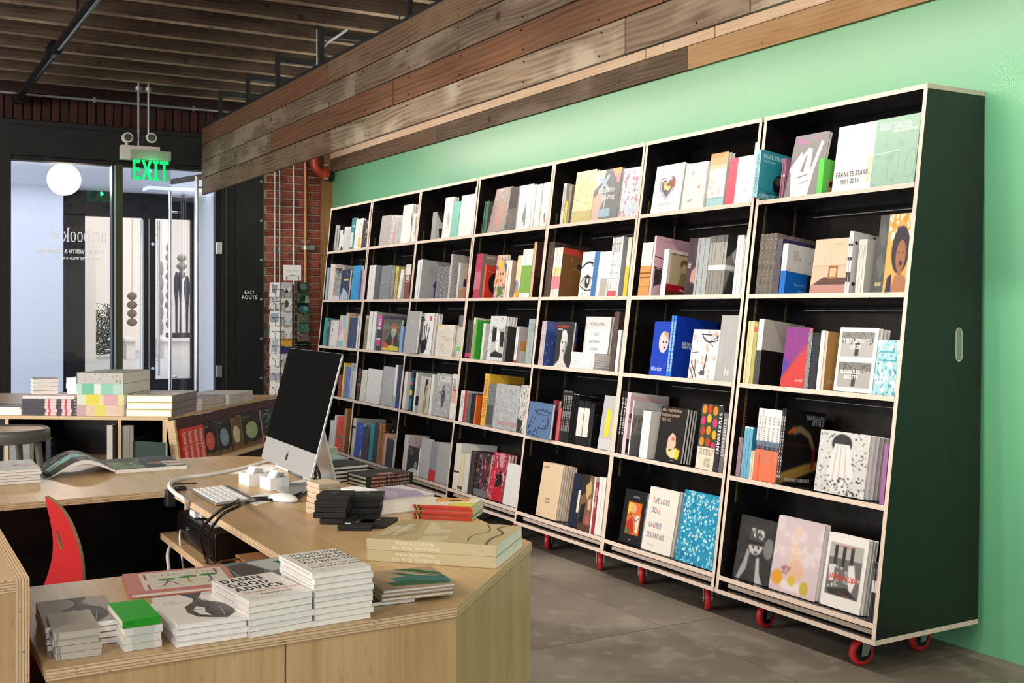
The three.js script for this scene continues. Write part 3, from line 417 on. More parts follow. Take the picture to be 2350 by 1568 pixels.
  const X0 = cell * 0.82, SW = cell * 0.13; g.fillStyle = spine; g.fillRect(X0 - cell * 0.01, 0, SW + cell * 0.02, H);
  for (const [c2, n2, z] of noise) { g.fillStyle = c2; for (let i = 0; i < n2 / 3; i++) { g.globalAlpha = 0.7; g.fillRect(X0 + r() * SW, r() * H, SW * 0.3 * r() + 1, z * sy * 0.5 * r() + 1); } g.globalAlpha = 1; }
  for (const [y, h, c2] of bands) { g.fillStyle = c2; g.fillRect(X0 - cell * 0.01, y * sy, SW + cell * 0.02, h * sy); }
  if (writing) { g.save(); g.beginPath(); g.rect(X0, 0, SW, H); g.clip(); g.translate(X0 + SW * 0.5, H * 0.1); g.rotate(Math.PI / 2); g.fillStyle = writing[0]; const px = Math.min(SW * 0.8, writing[1] * sy * 0.9); g.font = `bold ${px}px sans-serif`; const lines = writing[2].split('/'), tw = Math.max(...lines.map((q) => g.measureText(q).width)); g.scale(Math.min(1, H * 0.82 / tw), 1); lines.forEach((q, i) => g.fillText(q, 0, px * (0.35 + (i - (lines.length - 1) / 2) * 1.05))); g.restore(); }
  g.fillStyle = bg; g.fillRect(cell * 0.965, 0, cell * 0.035, H);
  s.g.drawImage(c, ox, oy);
  const uv = (x, y) => [(ox + x) / 2048, 1 - (oy + y) / 2048];
  const rect = (x0, x1) => [...uv(x0 + 0.75, H - 0.75), ...uv(x1 - 0.75, 0.75)];
  return arts[key] = { s, front: rect(0, W), spine: rect(X0, X0 + SW), sw: rect(cell * 0.975, cell * 0.99) };
}
function sheetMat(s, gloss) { s.mats ??= {}; if (!s.mats[gloss]) { s.t ??= (() => { const t = new THREE.CanvasTexture(s.c); t.colorSpace = THREE.SRGBColorSpace; t.anisotropy = 8; return t; })(); s.mats[gloss] = new THREE.MeshStandardMaterial({ map: s.t, color: 0xe8e8e8, roughness: gloss ? 0.26 : 0.46 }); } return s.mats[gloss]; }
// cuboid with a uv rectangle per face [u0, v0, u1, v1]
function cuboid(A, x0, x1, y0, y1, z0, z1, f) {
  const F = { px: [[x1, y0, z1], [x1, y0, z0], [x1, y1, z0], [x1, y1, z1], [1, 0, 0]], nx: [[x0, y0, z0], [x0, y0, z1], [x0, y1, z1], [x0, y1, z0], [-1, 0, 0]], py: [[x0, y1, z1], [x1, y1, z1], [x1, y1, z0], [x0, y1, z0], [0, 1, 0]], ny: [[x0, y0, z0], [x1, y0, z0], [x1, y0, z1], [x0, y0, z1], [0, -1, 0]], pz: [[x0, y0, z1], [x1, y0, z1], [x1, y1, z1], [x0, y1, z1], [0, 0, 1]], nz: [[x1, y0, z0], [x0, y0, z0], [x0, y1, z0], [x1, y1, z0], [0, 0, -1]] };
  for (const k in F) { const r = f[k] ?? f.all, q = F[k], U = [[r[0], r[1]], [r[2], r[1]], [r[2], r[3]], [r[0], r[3]]]; for (const i of [0, 1, 2, 0, 2, 3]) { A.p.push(...q[i]); A.n.push(...q[4]); A.u.push(...U[i]); } }
}
const toGeo = (A) => { const g = new THREE.BufferGeometry(); g.setAttribute('position', new THREE.Float32BufferAttribute(A.p, 3)); g.setAttribute('normal', new THREE.Float32BufferAttribute(A.n, 3)); g.setAttribute('uv', new THREE.Float32BufferAttribute(A.u, 2)); return g; };
// a closed book: x from spine to fore-edge, y up, front cover on z = 0, body towards -z
function makeBook(w, h, t, art, { cell = 256, soft = false, gloss = false, pages = paper } = {}) {
  const a = drawArt(art, cell), b = Math.min(soft ? 0.0006 : 0.0022, t * 0.2), ov = soft ? 0 : 0.0025, A = { p: [], n: [], u: [] };
  cuboid(A, 0, w, 0, h, -b, 0, { pz: a.front, nx: a.spine, all: a.sw }); cuboid(A, 0, w, 0, h, -t, -t + b, { nx: a.spine, all: a.sw }); cuboid(A, -0.0004, b, 0, h, -t + 0.0002, -0.0002, { nx: a.spine, all: a.sw });
  const P = { p: [], n: [], u: [] }, e = 0.0006; cuboid(P, b, w - ov - e, ov + e, h - ov - e, -t + b, -b, { px: [0, 0, h, t], py: [0, 0, w, t], ny: [0, 0, w, t], all: [0, 0, 0.01, 0.001] });
  // page lines run along the edges: put the thickness on v
  const o = new THREE.Group(); part('cover', toGeo(A), sheetMat(a.s, gloss), o); const pg = toGeo(P), po = pg.attributes.position, no = pg.attributes.normal, uv = pg.attributes.uv; for (let i = 0; i < uv.count; i++) uv.setXY(i, Math.abs(no.getX(i)) > 0.5 ? po.getY(i) : po.getX(i), po.getZ(i)); part('pages', pg, pages, o);
  return o;
}
const NTH = ['first', 'second', 'third', 'fourth', 'fifth', 'sixth', 'seventh', 'eighth', 'ninth'];
const ordS = (i, n) => n === 1 ? '' : (n === 2 ? ['left', 'right'][i] : i === 0 ? 'leftmost' : i === n - 1 ? 'rightmost' : NTH[i]) + ' of ' + n + ': ';
const ordF = (i, n) => n === 1 ? '' : (i === 0 ? 'front' : i === n - 1 ? 'rear' : NTH[i]) + ' of ' + n + ': ';
const ordP = (i, n) => n === 1 ? '' : i === n - 1 ? 'topmost ' : i === 0 ? 'lowest ' : ['', 'second', 'third', 'fourth', 'fifth', 'sixth', 'seventh', 'eighth', 'ninth'][n - 1 - i] + ' from top ';
const shelved = [];
function place(o, label, category = 'book', group, size = 1) { if (category === 'book') shelved.push([o, size]); else o.name = numbered(category.replace(/ /g, '_')); scene.add(o); return tag(o, label, category, group); }
function cell(u, r, list) {
  const zb = ZBOT[u - 1], B = Math.atan((zb - ZTOP) / (TOPY - BOTY)), y = SHELF_Y[r - 1], z = zb + (ZTOP - zb) * (y - BOTY) / (TOPY - BOTY), sb = Math.sin(B), cb = Math.cos(B), where = ROWS[r - 1] + ', ' + WHICH[u - 1];
  const put = (o, x, d, up, lean, ry, rz) => { o.position.set(x, y - d * sb + up * cb + 0.0008, z - d * cb - up * sb); o.quaternion.setFromEuler(new THREE.Euler(-B - lean, 0, 0)).multiply(new THREE.Quaternion().setFromEuler(new THREE.Euler(0, 0, rz))).multiply(new THREE.Quaternion().setFromEuler(new THREE.Euler(0, ry, 0))); };
  const near = ((7 - u) * 0.92 + 4.3) ** -2, name = (o, i, n, look, ord, size) => place(o, (n > 1 ? ord(i, n) : '') + look + ', ' + where, 'book', n > 1 ? look + ' copies' : undefined, size * near);
  for (const [kind, x0, w, h, t, d, lean, n, art, look, up = 0] of list) {
    const X = DIV[u - 1] + x0, opt = { gloss: /gloss|shrink/.test(look) };
    let proto;
    if (kind === 'S') { const th = w / n - 0.0007; proto = makeBook(t, h, th, art, { ...opt, soft: th < 0.012 });
      for (let i = 0; i < n; i++) { const o = i ? proto.clone() : proto; put(o, X + (i + 1) * w / n - 0.0003, Math.max(d, -1) + (i ? rr(0, 0.004) : 0), up, 0, Math.PI / 2, -lean * Math.PI / 180); name(o, i, n, look, ordS, (th + (i === n - 1 ? 0.04 : 0)) * h); } }
    else if (kind === 'F') { const L = lean * Math.PI / 180; proto = makeBook(w, h, t - 0.0006, art, { ...opt, soft: t < 0.014 });
      for (let i = 0; i < n; i++) { const o = i ? proto.clone() : proto; put(o, X + (i ? rr(-0.001, 0.002) : 0), d + i * t * Math.cos(L), up + (n - i) * t * Math.sin(L), L, 0, 0); name(o, i, n, look, ordF, (i ? t * 1.2 : w) * h); } }
    else { const th = h / n; proto = makeBook(0.205, w, th - 0.0006, art, { soft: true }); const q = new THREE.Quaternion().setFromRotationMatrix(new THREE.Matrix4().makeBasis(new THREE.Vector3(0, 0, -1), new THREE.Vector3(-1, 0, 0), new THREE.Vector3(0, 1, 0)));
      for (let i = 0; i < n; i++) { const o = i ? proto.clone() : proto, U = (i + 1) * th; o.position.set(X + w + rr(-0.004, 0.004), y - d * sb + U * cb + 0.0006, z - d * cb - U * sb); o.quaternion.setFromEuler(new THREE.Euler(-B, 0, 0)).multiply(q); place(o, ordP(i, n) + look + ', ' + where, 'book', 'flat pile of white paperbacks'); } }
  }
}

// [kind, x, width, height, thickness or depth, set back, lean or tilt, copies, cover print, look]
cell(7,1,[
  ["S",0.0441,0.0311,0.221,0.19,-0.06,0,1,"#2f9fb3;s #a9dcea;W #3a8fa8 11 MORE_THAN_MEAT_JOY;E 72 66 26 22 #15181c;E 66 58 14 9 #6b5a4c;L #1d6f86 2 5 80 40 86 95 80;L #1d6f86 2 10 90 60 84 95 92;Z 1.5;T 8 16 13 #fff e MORE_THAN;T 8 24 5 #dff e COMPLETE_WORKS;T 6 97 13 #fff e CAROLEE","teal book with a dark swimmer on the cover"],
  ["S",0.1405,0.0204,0.185,0.17,0.012,0,3,"#8a5a78;s #a9738f;B 40 6 #e9d5e0","thin mauve spined book"],
  ["F",0.1624,0.1982,0.292,0.012,0.018,8,2,"#8d8a8d;s #fff;P #f4f4f4 20 100 8 62 0 55 30 28 36 34 50 22 62 26 66 60 84 14 92 16 78 60 72 100;P #8d8a8d 36 60 46 34 50 34 46 62;L #666 2 30 70 60 66;L #777 1.4 40 80 66 76;T 4 9 8 #e45ec8 b Carolee;T 4 15 8 #e45ec8 b Schneemann;T 52 8 7 #e45ec8 s Kinetic_Art","grey book with a big white hand drawing"],
  ["S",0.3678,0.0314,0.156,0.13,0.012,0,1,"#7ce86a;s #63e05c;P #d8b98c 20 60 60 42 100 50 100 100 30 100;E 40 68 9 9 #3b2b20;T 60 12 7 #2c7a2c s art","small bright green book with a beige shape"],
  ["F",0.4515,0.2084,0.286,0.02,0.018,2,2,"#fbfbfb;N #e9ecf2 14 14;R 88 50 7 40 #f3e2a8;T 6 78 13 #444 b FRANCES_STARK;T 20 89 12 #444 b 1991-2015;L #c9c9d6 1 30 62 42 60","white book with a stencilled grey title and years"],
  ["F",0.6627,0.2207,0.286,0.03,0.018,1,1,"#a2c8b6;s #c0dccf;N #96beac 20 8;L #f2f7f4 1.4 0 52 60 49;L #7aa595 1 36 90 34 70 44 52 58 50 62 66 56 90 36 90;L #7aa595 1 76 88 74 68 84 50 96 50 98 70 94 90 76 88;N #9cc0b2 60 2;Z 0.8;T 8 17 17 #fff e Kiki_Smith;T 40 22 6 #fff i Prints,_Books_&_Things","pale mint book with two sketched trees"]]);
cell(7,2,[
  ["S",0.0496,0.1065,0.277,0.24,0.012,0,4,"#8b8177;s #6d6660;N #3a3430 300 2;N #d8d0c4 160 1.6;L #2c2622 1 20 5 60 40 90 30;L #2c2622 1 30 30 70 20 95 60;Z 1","brown speckled book with a twiggy photo cover"],
  ["S",0.1594,0.0362,0.25,0.2,0.012,0,1,"#3c3a66;s #55525f;N #1f1d3a 150 4;N #8e8a96 120 2","dark violet speckled spine book"],
  ["S",0.2006,0.0309,0.227,0.2,0.012,0,2,"#eeeeee;s #f6f6f6;R 0 54 66 46 #0a6fd0;R 66 54 34 46 #1c1a1e;B 54 46 #0a6fd0;R 18 12 16 20 #d6d6d6;N #777 8 3;T 28 80 9 #a8c6e8 s Maruska;T 40 92 9 #a8c6e8 s MKXV","white and blue book with a black corner"],
  ["F",0.3797,0.1952,0.237,0.02,0.018,3,1,"#d9b99f;s #caa88c;R 0 0 100 48 #dcc0a8;M #d0b094 26 0 49;M #e6d0bc 18 0 49;R 0 49 100 2 #c2a184;P #5a3d3c 14 80 36 70 100 72 100 84 0 88;R 0 84 100 16 #b98a80;R 48 50 26 24 #8f5f3c;R 52 54 18 16 #e0b58e;Z 1.2;T 56 12 5 #8a6a58 s made_for_life","tan wood cover with a small crate"],
  ["S",0.5833,0.0198,0.26,0.22,0.012,0,2,"#e9e9e9;s #fbfbfb;N #111 14 6;B 20 4 #111;B 42 5 #222;B 66 16 #333","white book dotted with black squares"],
  ["S",0.6403,0.0414,0.222,0.21,0.012,0,3,"#dcdcd6;s #d3d3cd;W #9a9a94 9 essays;R 60 20 30 30 #4a4a4a;R 60 58 30 30 #5a5a5a","pale grey plain spine book"],
  ["F",0.7306,0.1608,0.318,0.035,0.018,1,1,"#e8a95a;s #4a4e4d;n #f4efe6 26 9 30 0 70 34;E 44 14 8 5 #f19a3a;E 78 8 9 5 #f19a3a;E 62 20 7 4 #5c4c86;E 72 46 27 30 #2f2a36;E 74 54 15 20 #9b6547;E 76 63 5 3 #33262e;E 68 50 2 1 #1d1517;E 80 50 2 1 #1d1517;R 68 70 14 10 #9b6547;P #a8724f 52 100 62 78 90 78 100 88 100 100;P #28243f 36 100 40 80 52 76 54 100;R 0 0 29 100 #4b5050;P #5e6463 0 20 14 10 29 30 14 44;P #5e6463 0 60 14 50 29 70 14 84;Z 1.2;T 3 91 8 #e8d9a0 b MUSE","tall art book with a woman in a round dark afro"]]);
cell(7,3,[
  ["S",0.0276,0.0398,0.285,0.2,0.012,0,3,"#e9dcb4;s #e8d9a6","cream thin spined book"],
  ["S",0.0709,0.0222,0.279,0.2,0.012,0,1,"#bdb878;s #b9b46e;B 8 8 #d3566a","olive spine book with a pink mark"],
  ["S",0.0965,0.0339,0.295,0.25,0.012,0,1,"#d2cdc6;s #f1efe9;R 0 47 100 53 #1b1114;B 48 52 #4b4a50","white over black two-tone hardback"],
  ["F",0.2605,0.1379,0.262,0.02,0.018,2,1,"#d2403c;P #8a3a8c 0 0 100 0 100 22 0 86;P #5b3fa6 0 50 30 62 0 86;P #c2452f 0 86 100 22 100 28 0 92;M #9a4494 30 0 50;T 60 90 7 #fff i Anne_Truitt","purple and red book split on the diagonal"],
  ["S",0.4075,0.025,0.24,0.17,0.012,0,1,"#2b3038;s #8d9296;N #1f2227 200 3;N #dfe3e6 120 2","black and white marbled spine book"],
  ["S",0.4348,0.0412,0.24,0.18,0.012,0,1,"#2a2f3b;s #252b36;B 0 4 #1a1d26","dark navy plain cover book"],
  ["S",0.4789,0.0244,0.249,0.17,0.012,0,1,"#e6e2dc;s #f0ece6;N #8c8078 60 3","white thin book with a dotted spine"],
  ["S",0.5055,0.0139,0.247,0.18,0.012,0,1,"#c8995b;s #e5c9b4;T 30 20 12 #f2e2c4 s Anne;T 10 88 11 #f2e2c4 s Inhabit","tan gold cover book"],
  ["F",0.5702,0.2028,0.264,0.022,0.018,2,3,"#f7f7f6;R 7 7 84 39 #b9b9b7;R 7 7 84 10 #8c8c8a;n #6d6d6d 60 3 8 8 82 20;n #555555 26 3 8 18 82 8;R 7 54 84 39 #b0b0ae;R 7 54 84 12 #858583;n #5d5d5d 60 3 8 55 82 14;R 44 20 10 24 #3d3d3d;R 44 66 10 25 #3d3d3d;Z 0.8;T 12 24 11 #fff b TREE_LANDSC;T 30 33 10 #fff b SKELES;T 12 72 10 #fff b ALVIN_AILEY;T 24 80 10 #fff b BALLETS","white book with two black and white photos"],
  ["F",0.7769,0.1089,0.22,0.02,0.018,2,1,"#a8d9e2;N #f1f8f8 40 14;N #3fa6b8 40 7;R 10 20 70 4 #55b2c2;R 8 36 80 3 #4aa9ba;T 40 80 15 #fff s lys;T 30 94 16 #fff s mer","pale aqua patterned book"]]);
cell(7,4,[
  ["S",0.044,0.0278,0.175,0.17,0.012,0,1,"#a78a96;s #9a7f8c;N #5a3f4c 120 4;N #e6d7dd 70 3","mottled pink spine book"],
  ["S",0.0761,0.0527,0.228,0.16,0.012,0,3,"#2b8fc2;s #6fb7d6;B 0 4 #d5ecf5","light blue spine book"],
  ["S",0.1308,0.0218,0.126,0.15,0.012,0,2,"#e9dcc0;s #ecdfc4","short cream spine book"],
  ["S",0.1547,0.1422,0.317,0.2,0.012,0,5,"#ff7d5a;s #f4f4f4;B 45 7 #57708f;B 52 5 #2a3b52;B 57 43 #ff7b56;W #8f8f8f 8 THE_EXHIBITIONIST;R 0 0 100 50 #f1f1f1","white, blue and coral banded spine book"],
  ["S",0.3009,0.0215,0.327,0.235,0.012,0,2,"#14110f;s #2c2d33;W #d7d9de 12 MARIANNE_VITALE;P #8a7a5c 18 24 40 20 66 30 80 50 74 52 60 36 40 30 22 34;P #c4602a 8 30 24 22 30 26 12 34;P #a8823c 0 84 60 70 100 64 100 74 40 90 0 98;R 74 50 6 26 #8f1d20;L #6b2f16 1.4 4 46 64 46;Z 3;T 52 12 11 #cfd3d8 b MARIANNE;T 66 19 11 #cfd3d8 b VITALE;T 10 95 8 #f1ece0 b OH_DON'T_ASK_WHY","black book with a bending figure in gold light"],
  ["F",0.5175,0.2652,0.254,0.026,0.018,2,5,"#d9dbdc;N #5b5d60 120 3;N #efefef 90 3.5;E 46 20 20 16 #3a3b3e;P #ececec 32 20 62 20 74 70 60 96 34 96 22 70;L #9a9a9a 1 38 22 34 80;L #9a9a9a 1 46 22 46 90;L #9a9a9a 1 54 22 60 80;n #2a2a2a 80 2.5 20 72 70 26;E 80 84 8 8 #d9d9d9;Z 1.6","shrink-wrapped black and white book with hanging cords"],
  ["S",0.8669,0.0221,0.233,0.2,0.012,0,1,"#8d4f92;s #a569a8","purple spine book"]]);
cell(7,5,[
  ["F",0.051,0.2232,0.28,0.02,0.05,4,1,"#2b2b2d;N #39393b 40 9;E 52 42 20 16 #c9c9c8;R 32 20 42 16 #4a4a4c;n #e8e8e8 22 4 36 17 34 14;P #1c1c1e 22 36 80 36 74 42 28 44;E 46 46 3 2 #111;E 60 46 3 2 #111;E 54 54 5 2 #3a3a3a;P #a7a7a6 24 70 30 50 38 54 34 82 18 100 8 100;P #bdbdbc 58 62 66 60 72 84 84 100 62 100;E 88 44 14 16 #7b7b7b;Z 2.6","dark photo book of a person in a checked cap"],
  ["F",0.2928,0.267,0.316,0.034,0.04,4,1,"#dccbd3;s #2f2f3a;n #e8dbe1 14 16 0 0 100 60;E 46 18 9 10 #edd3c4;P #efd0c0 36 34 54 34 62 56 66 74 52 86 40 78 34 56;E 52 68 16 14 #eac0aa;P #f3e6e8 14 84 84 84 70 96 30 96;E 14 82 12 10 #e8a52a;E 46 82 8 7 #dcc23a;E 74 88 9 9 #c9b83a;n #a4565a 14 4 20 66 20 12;Z 3;T 8 46 11 #f4e9ee e LISA_YUSKAVAGE","pink book with a pale figure and yellow pears"],
  ["F",0.5882,0.209,0.294,0.018,0.04,4,3,"#f4f4f3;R 8 13 82 70 #6b6b6b;R 8 13 82 20 #b7b7b5;R 20 16 8 30 #2d2d2d;R 40 16 8 30 #2d2d2d;R 60 16 8 30 #2d2d2d;n #d9d9d9 26 4 12 44 74 30;P #ececec 58 40 72 38 80 60 70 80 60 60;P #e2e2e2 10 44 24 42 26 64 14 66;P #2b2b2b 12 76 60 70 88 82 20 83;L #d33a2a 1 30 16 66 18;L #d33a2a 1 40 78 74 82;Z 1.6;T 12 62 13 #e0301e b VARDA/CUBA","white book with a street dance photo and red title"],
  ["S",0.8707,0.0221,0.225,0.16,0.012,0,2,"#2b2a33;s #33323c;B 30 20 #e4e4e8;W #b9b9c4 8 NOTES","dark narrow spine book"]]);
cell(6,1,[
  ["F",0.0838,0.2341,0.254,0.016,0.018,3,3,"#fafafa;V 48 26 54 48 #6f5d68;V 48 28 49 44 #f6f4f2;V 48 32 42 37 #6a6577;E 66 40 9 10 #a05a64;E 42 46 7 7 #f0dca0;E 52 48 7 7 #f0dca0;E 41 40 8 4 #d9b24a;E 53 42 8 4 #8a5a3a;T 14 13 11 #999 i We're_a_Soul_Pair;T 22 86 11 #999 s MARRYING;T 30 93 6 #aaa s ideas_of_love","white book with a drawn heart"],
  ["F",0.3372,0.1683,0.239,0.012,0.018,2,2,"#f8f2ea;P #c9a9a4 36 10 40 26 30 26;P #d9b4ae 56 30 70 40 60 36;P #cf9c97 60 52 80 48 70 58;P #bda59e 20 80 50 76 38 84;N #efe2d8 20 10","cream book with pink birds"],
  ["F",0.5284,0.1248,0.267,0.022,0.018,1,2,"#f6f7f5;R 0 0 100 10 #f3a56e;R 0 10 100 12 #f6b68a;R 0 22 100 8 #f8cdb0;N #f5b48c 30 6;R 0 66 100 4 #d7ecec;R 0 84 100 16 #a9d9da;R 0 83 100 1.4 #5f8f98;Z 2","book with an orange to aqua seascape cover"],
  ["F",0.6711,0.0583,0.228,0.024,0.018,1,1,"#ee5f74;s #d84a60","coral red plain book"],
  ["F",0.732,0.1085,0.229,0.03,0.018,1,1,"#fbfafa;T 26 18 7 #b5b0ae e writes_it;T 26 26 7 #b5b0ae e upon_that;L #999 1.2 60 74 78 73","plain white book with faint grey title"],
  ["S",0.8494,0.0211,0.283,0.2,0.012,0,1,"#f4f4f4;s #fdfdfd","tallest white spine book"]]);
cell(6,2,[
  ["S",0.0587,0.0922,0.282,0.2,0.012,0,1,"#c98a4a;s #f1ece4;B 44 56 #d59a55;B 56 3 #8c4a20;B 64 3 #a05f2c;B 82 2 #b06e34","thick white book with a straw-toned spine base"],
  ["S",0.1547,0.017,0.315,0.27,0.012,0,1,"#eec3d3;s #f3d2de;L #3a3034 2 0 34 26 37;P #3a3238 4 54 40 56 30 74 4 84;L #3a3034 2 0 52 40 54;E 26 66 8 9 #55505a;L #e7a94a 2 30 50 32 70;T 18 8 4 #c08ca4 s selected_works","pink book with black bra drawings"],
  ["S",0.248,0.0402,0.239,0.2,0.012,0,2,"#efe2d8;s #fbfafa;R 10 8 86 66 #c8b692;E 54 28 14 10 #8a5f42;E 54 36 8 9 #e0c6a4;P #a08a5e 38 74 46 46 66 46 78 74;R 0 74 100 14 #b11226;R 0 88 100 12 #5a2a22;R 8 8 90 1.4 #222;Z 1.2;T 46 86 9 #fff b Working;T 66 80 6 #fff b Cindy","white book with seated woman, red band"],
  ["F",0.4318,0.067,0.288,0.02,0.018,1,1,"#3f3139;E 92 20 34 22 #4d3740;P #c98f8c 60 58 100 50 100 80 50 76;P #2b2229 0 100 30 78 100 82 100 100;Z 2.5;T 10 52 15 #fff e Cindy","dark cover with a pink lipped portrait"],
  ["S",0.5095,0.087,0.284,0.2,0.012,0,5,"#9fa9ad;s #a9b1b4;N #7d878b 80 4;N #e4e8ea 50 3","silver grey mottled spine book"],
  ["S",0.603,0.1226,0.289,0.17,0.012,0,6,"#8b8b89;s #a2a29f;B 50 8 #f8f8f6;B 0 12 #6d6d6a;B 58 42 #8a8a86;R 0 50 100 8 #f7f7f5;E 46 26 26 24 #d6d6d3;E 54 22 5 2 #333;E 60 38 8 3 #555;P #3a3a38 0 100 20 60 100 66 100 100;P #2d2d2b 0 0 60 0 20 30 0 40;Z 2.5","black and white portrait book with a white band"],
  ["S",0.796,0.0414,0.281,0.17,0.012,0,2,"#dfe2e0;s #eceeed","pale grey white spine book"],
  ["S",0.839,0.0167,0.261,0.17,0.012,0,1,"#a9abab;s #c6c8c8;N #55585a 50 5;L #444 1.5 20 20 60 50 90 40","grey book with sketched line art"],
  ["S",0.8572,0.0133,0.307,0.2,0.012,0,1,"#f4f4f4;s #fbfbfb","tall white spine book at the end"]]);
cell(6,3,[
  ["F",0.2213,0.1352,0.275,0.022,0.018,1,1,"#0a3fc0;E 66 38 28 20 #e6d6d2;E 72 42 14 16 #cfd0d6;P #c89a74 60 20 90 20 96 40 86 30 70 26;E 64 38 4 2 #222;E 82 38 4 2 #222;E 74 48 6 2 #843a3a;Z 1;T 8 91 12 #fff i Niki_de_Saint","royal blue book with an oval portrait"],
  ["S",0.3677,0.039,0.305,0.27,0.012,0,2,"#0b40c4;s #2a7fe0;W #e8f0ff 12 KATHARINA_GROSSE;T 18 46 9 #fff b KATHARINA;T 18 52 9 #fff b WELTLINIE","blue book with pale blue spine and white capitals"],
  ["F",0.5306,0.1968,0.241,0.02,0.018,2,1,"#eceded;L #2f2f30 3 36 8 42 26 96 24 88 12;L #2f2f30 3 34 10 90 12;L #555 2 44 16 80 34;L #333 2 60 26 96 14;N #f1b8ac 26 9;L #3a3a3b 3 6 66 30 96;L #3a3a3b 3 4 78 20 98;L #444 3 20 62 24 88;L #333 4 60 50 58 86 40 88;R 44 82 16 10 #555;L #444 2 6 48 28 46","white book with black angular ink marks"],
  ["F",0.7305,0.141,0.31,0.024,0.018,1,1,"#b3b5b7;M #c4c6c8 50 0 100;M #a4a6a8 50 0 100;T 42 91 17 #fff e Pat","silver brushed book with a white serif name"]]);
cell(6,4,[
  ["S",0.0245,0.0392,0.324,0.22,0.012,0,2,"#1d1c1e;s #201f21;W #f2f2f2 16 CATALOGUE","black spine book lettered catalogue"],
  ["S",0.0692,0.0302,0.322,0.25,0.012,0,1,"#efc9d4;s #f2d3dc;R 0 0 100 6 #e6e6e4;L #2e2a2e 2 0 48 20 46;P #2e2a2e 0 74 16 78 12 96 0 98;E 8 38 8 4 #9c3a52","pink book with black dripping shapes"],
  ["S",0.1238,0.0108,0.281,0.2,0.012,0,1,"#dcdcda;s #f2f2f0;R 0 14 76 86 #9a9a98;R 0 14 76 12 #c9c9c7;n #4a4a49 90 3 2 30 72 40;R 0 62 76 38 #77777a;Z 1","white book with a grey crowd photo"],
  ["S",0.2199,0.0651,0.238,0.18,0.012,0,3,"#e9e7e4;s #fafafa;T 50 13 9 #d8402f b ALINA;T 46 19 9 #d8402f b SZAP","white spine book with a small red title"],
  ["F",0.341,0.2011,0.269,0.017,0.018,3,4,"#171514;s #f1e4da;P #ecc3ae 40 72 42 56 56 46 70 52 74 68 66 76 46 78;P #c8706a 52 59 60 53 70 59 61 61;P #e8dc9a 38 74 52 80 76 72 84 78 76 92 60 92 44 86;P #e6d23c 76 74 92 76 88 92 78 94;Z 1.5;T 4 9 10 #f3c9a8 s Alina_Szapocznikow;T 3 18 10 #f3c9a8 s Sculpture_Undone;T 3 27 10 #f3c9a8 s 1955-1972;T 58 97 4 #ddd s museum","black book with pale lips on yellow"],
  ["F",0.6564,0.1233,0.308,0.02,0.018,1,1,"#efe6d2;R 0 0 100 66 #2f4a30;E 18 9 13 7 #e8932a;E 48 7 13 7 #c83a22;E 80 10 13 7 #e8932a;E 16 26 13 7 #d8367c;E 50 22 13 7 #e0b02c;E 84 28 13 7 #d8367c;E 20 42 13 7 #c83a22;E 52 40 13 7 #e8932a;E 86 46 13 7 #e0b02c;E 20 58 13 7 #e8932a;E 54 58 13 7 #c83a22;E 86 62 12 5 #d8367c;T 10 77 15 #1c1a18 e STURTEVANT;T 46 88 10 #1c1a18 e DOUBLE;T 44 95 10 #1c1a18 e TROUBLE","cream book with rows of bright round blossoms"],
  ["S",0.7911,0.0327,0.304,0.2,0.012,0,1,"#222327;s #2a2b30;W #fff 17 STURTEVANT","dark spine book with big white lettering"],
  ["S",0.8281,0.0301,0.278,0.2,0.012,0,1,"#7d7a80;s #6f6c72;W #d8d8dc 12 STURTEVANT","grey spine book with pale lettering"]]);
cell(6,5,[
  ["F",0.0762,0.1822,0.271,0.03,0.05,3,1,"#14151c;R 22 22 62 60 #e0742a;P #f2d04a 24 24 50 24 40 40 24 46;P #b8321e 24 60 50 50 60 80 30 80;E 50 34 12 8 #e8b08a;P #f0e7d0 62 46 80 44 78 78 66 76;P #3f7f3a 24 72 40 74 36 82 24 82;P #e58d7a 40 46 56 44 70 74 56 60;L #1a1410 1.4 30 40 60 60 76 50;Z 0.8;T 40 14 6 #eee s Dana_Schutz;T 42 94 6 #ddd s Dana","black book with a bright orange painting"],
  ["F",0.2954,0.2291,0.313,0.018,0.03,4,2,"#f0eee6;X 15 25 15 #d9573f #3d8fb3 THE_LOVE;X 15 40 15 #3d8fb3 #d9573f DOLL;X 13 63 15 #d9573f #3d8fb3 LAURIE;X 10 79 15 #3d8fb3 #d9573f SIMMONS;T 18 91 5 #b9b7b0 s photographs","off-white book titled in red-blue capitals"],
  ["F",0.5729,0.2758,0.336,0.014,0.02,4,2,"#189ac6;N #dff1f5 150 4;N #8fd2e2 90 5;N #0f7fb0 60 6;N #e87fd0 4 3","bright blue book splattered with white"]]);
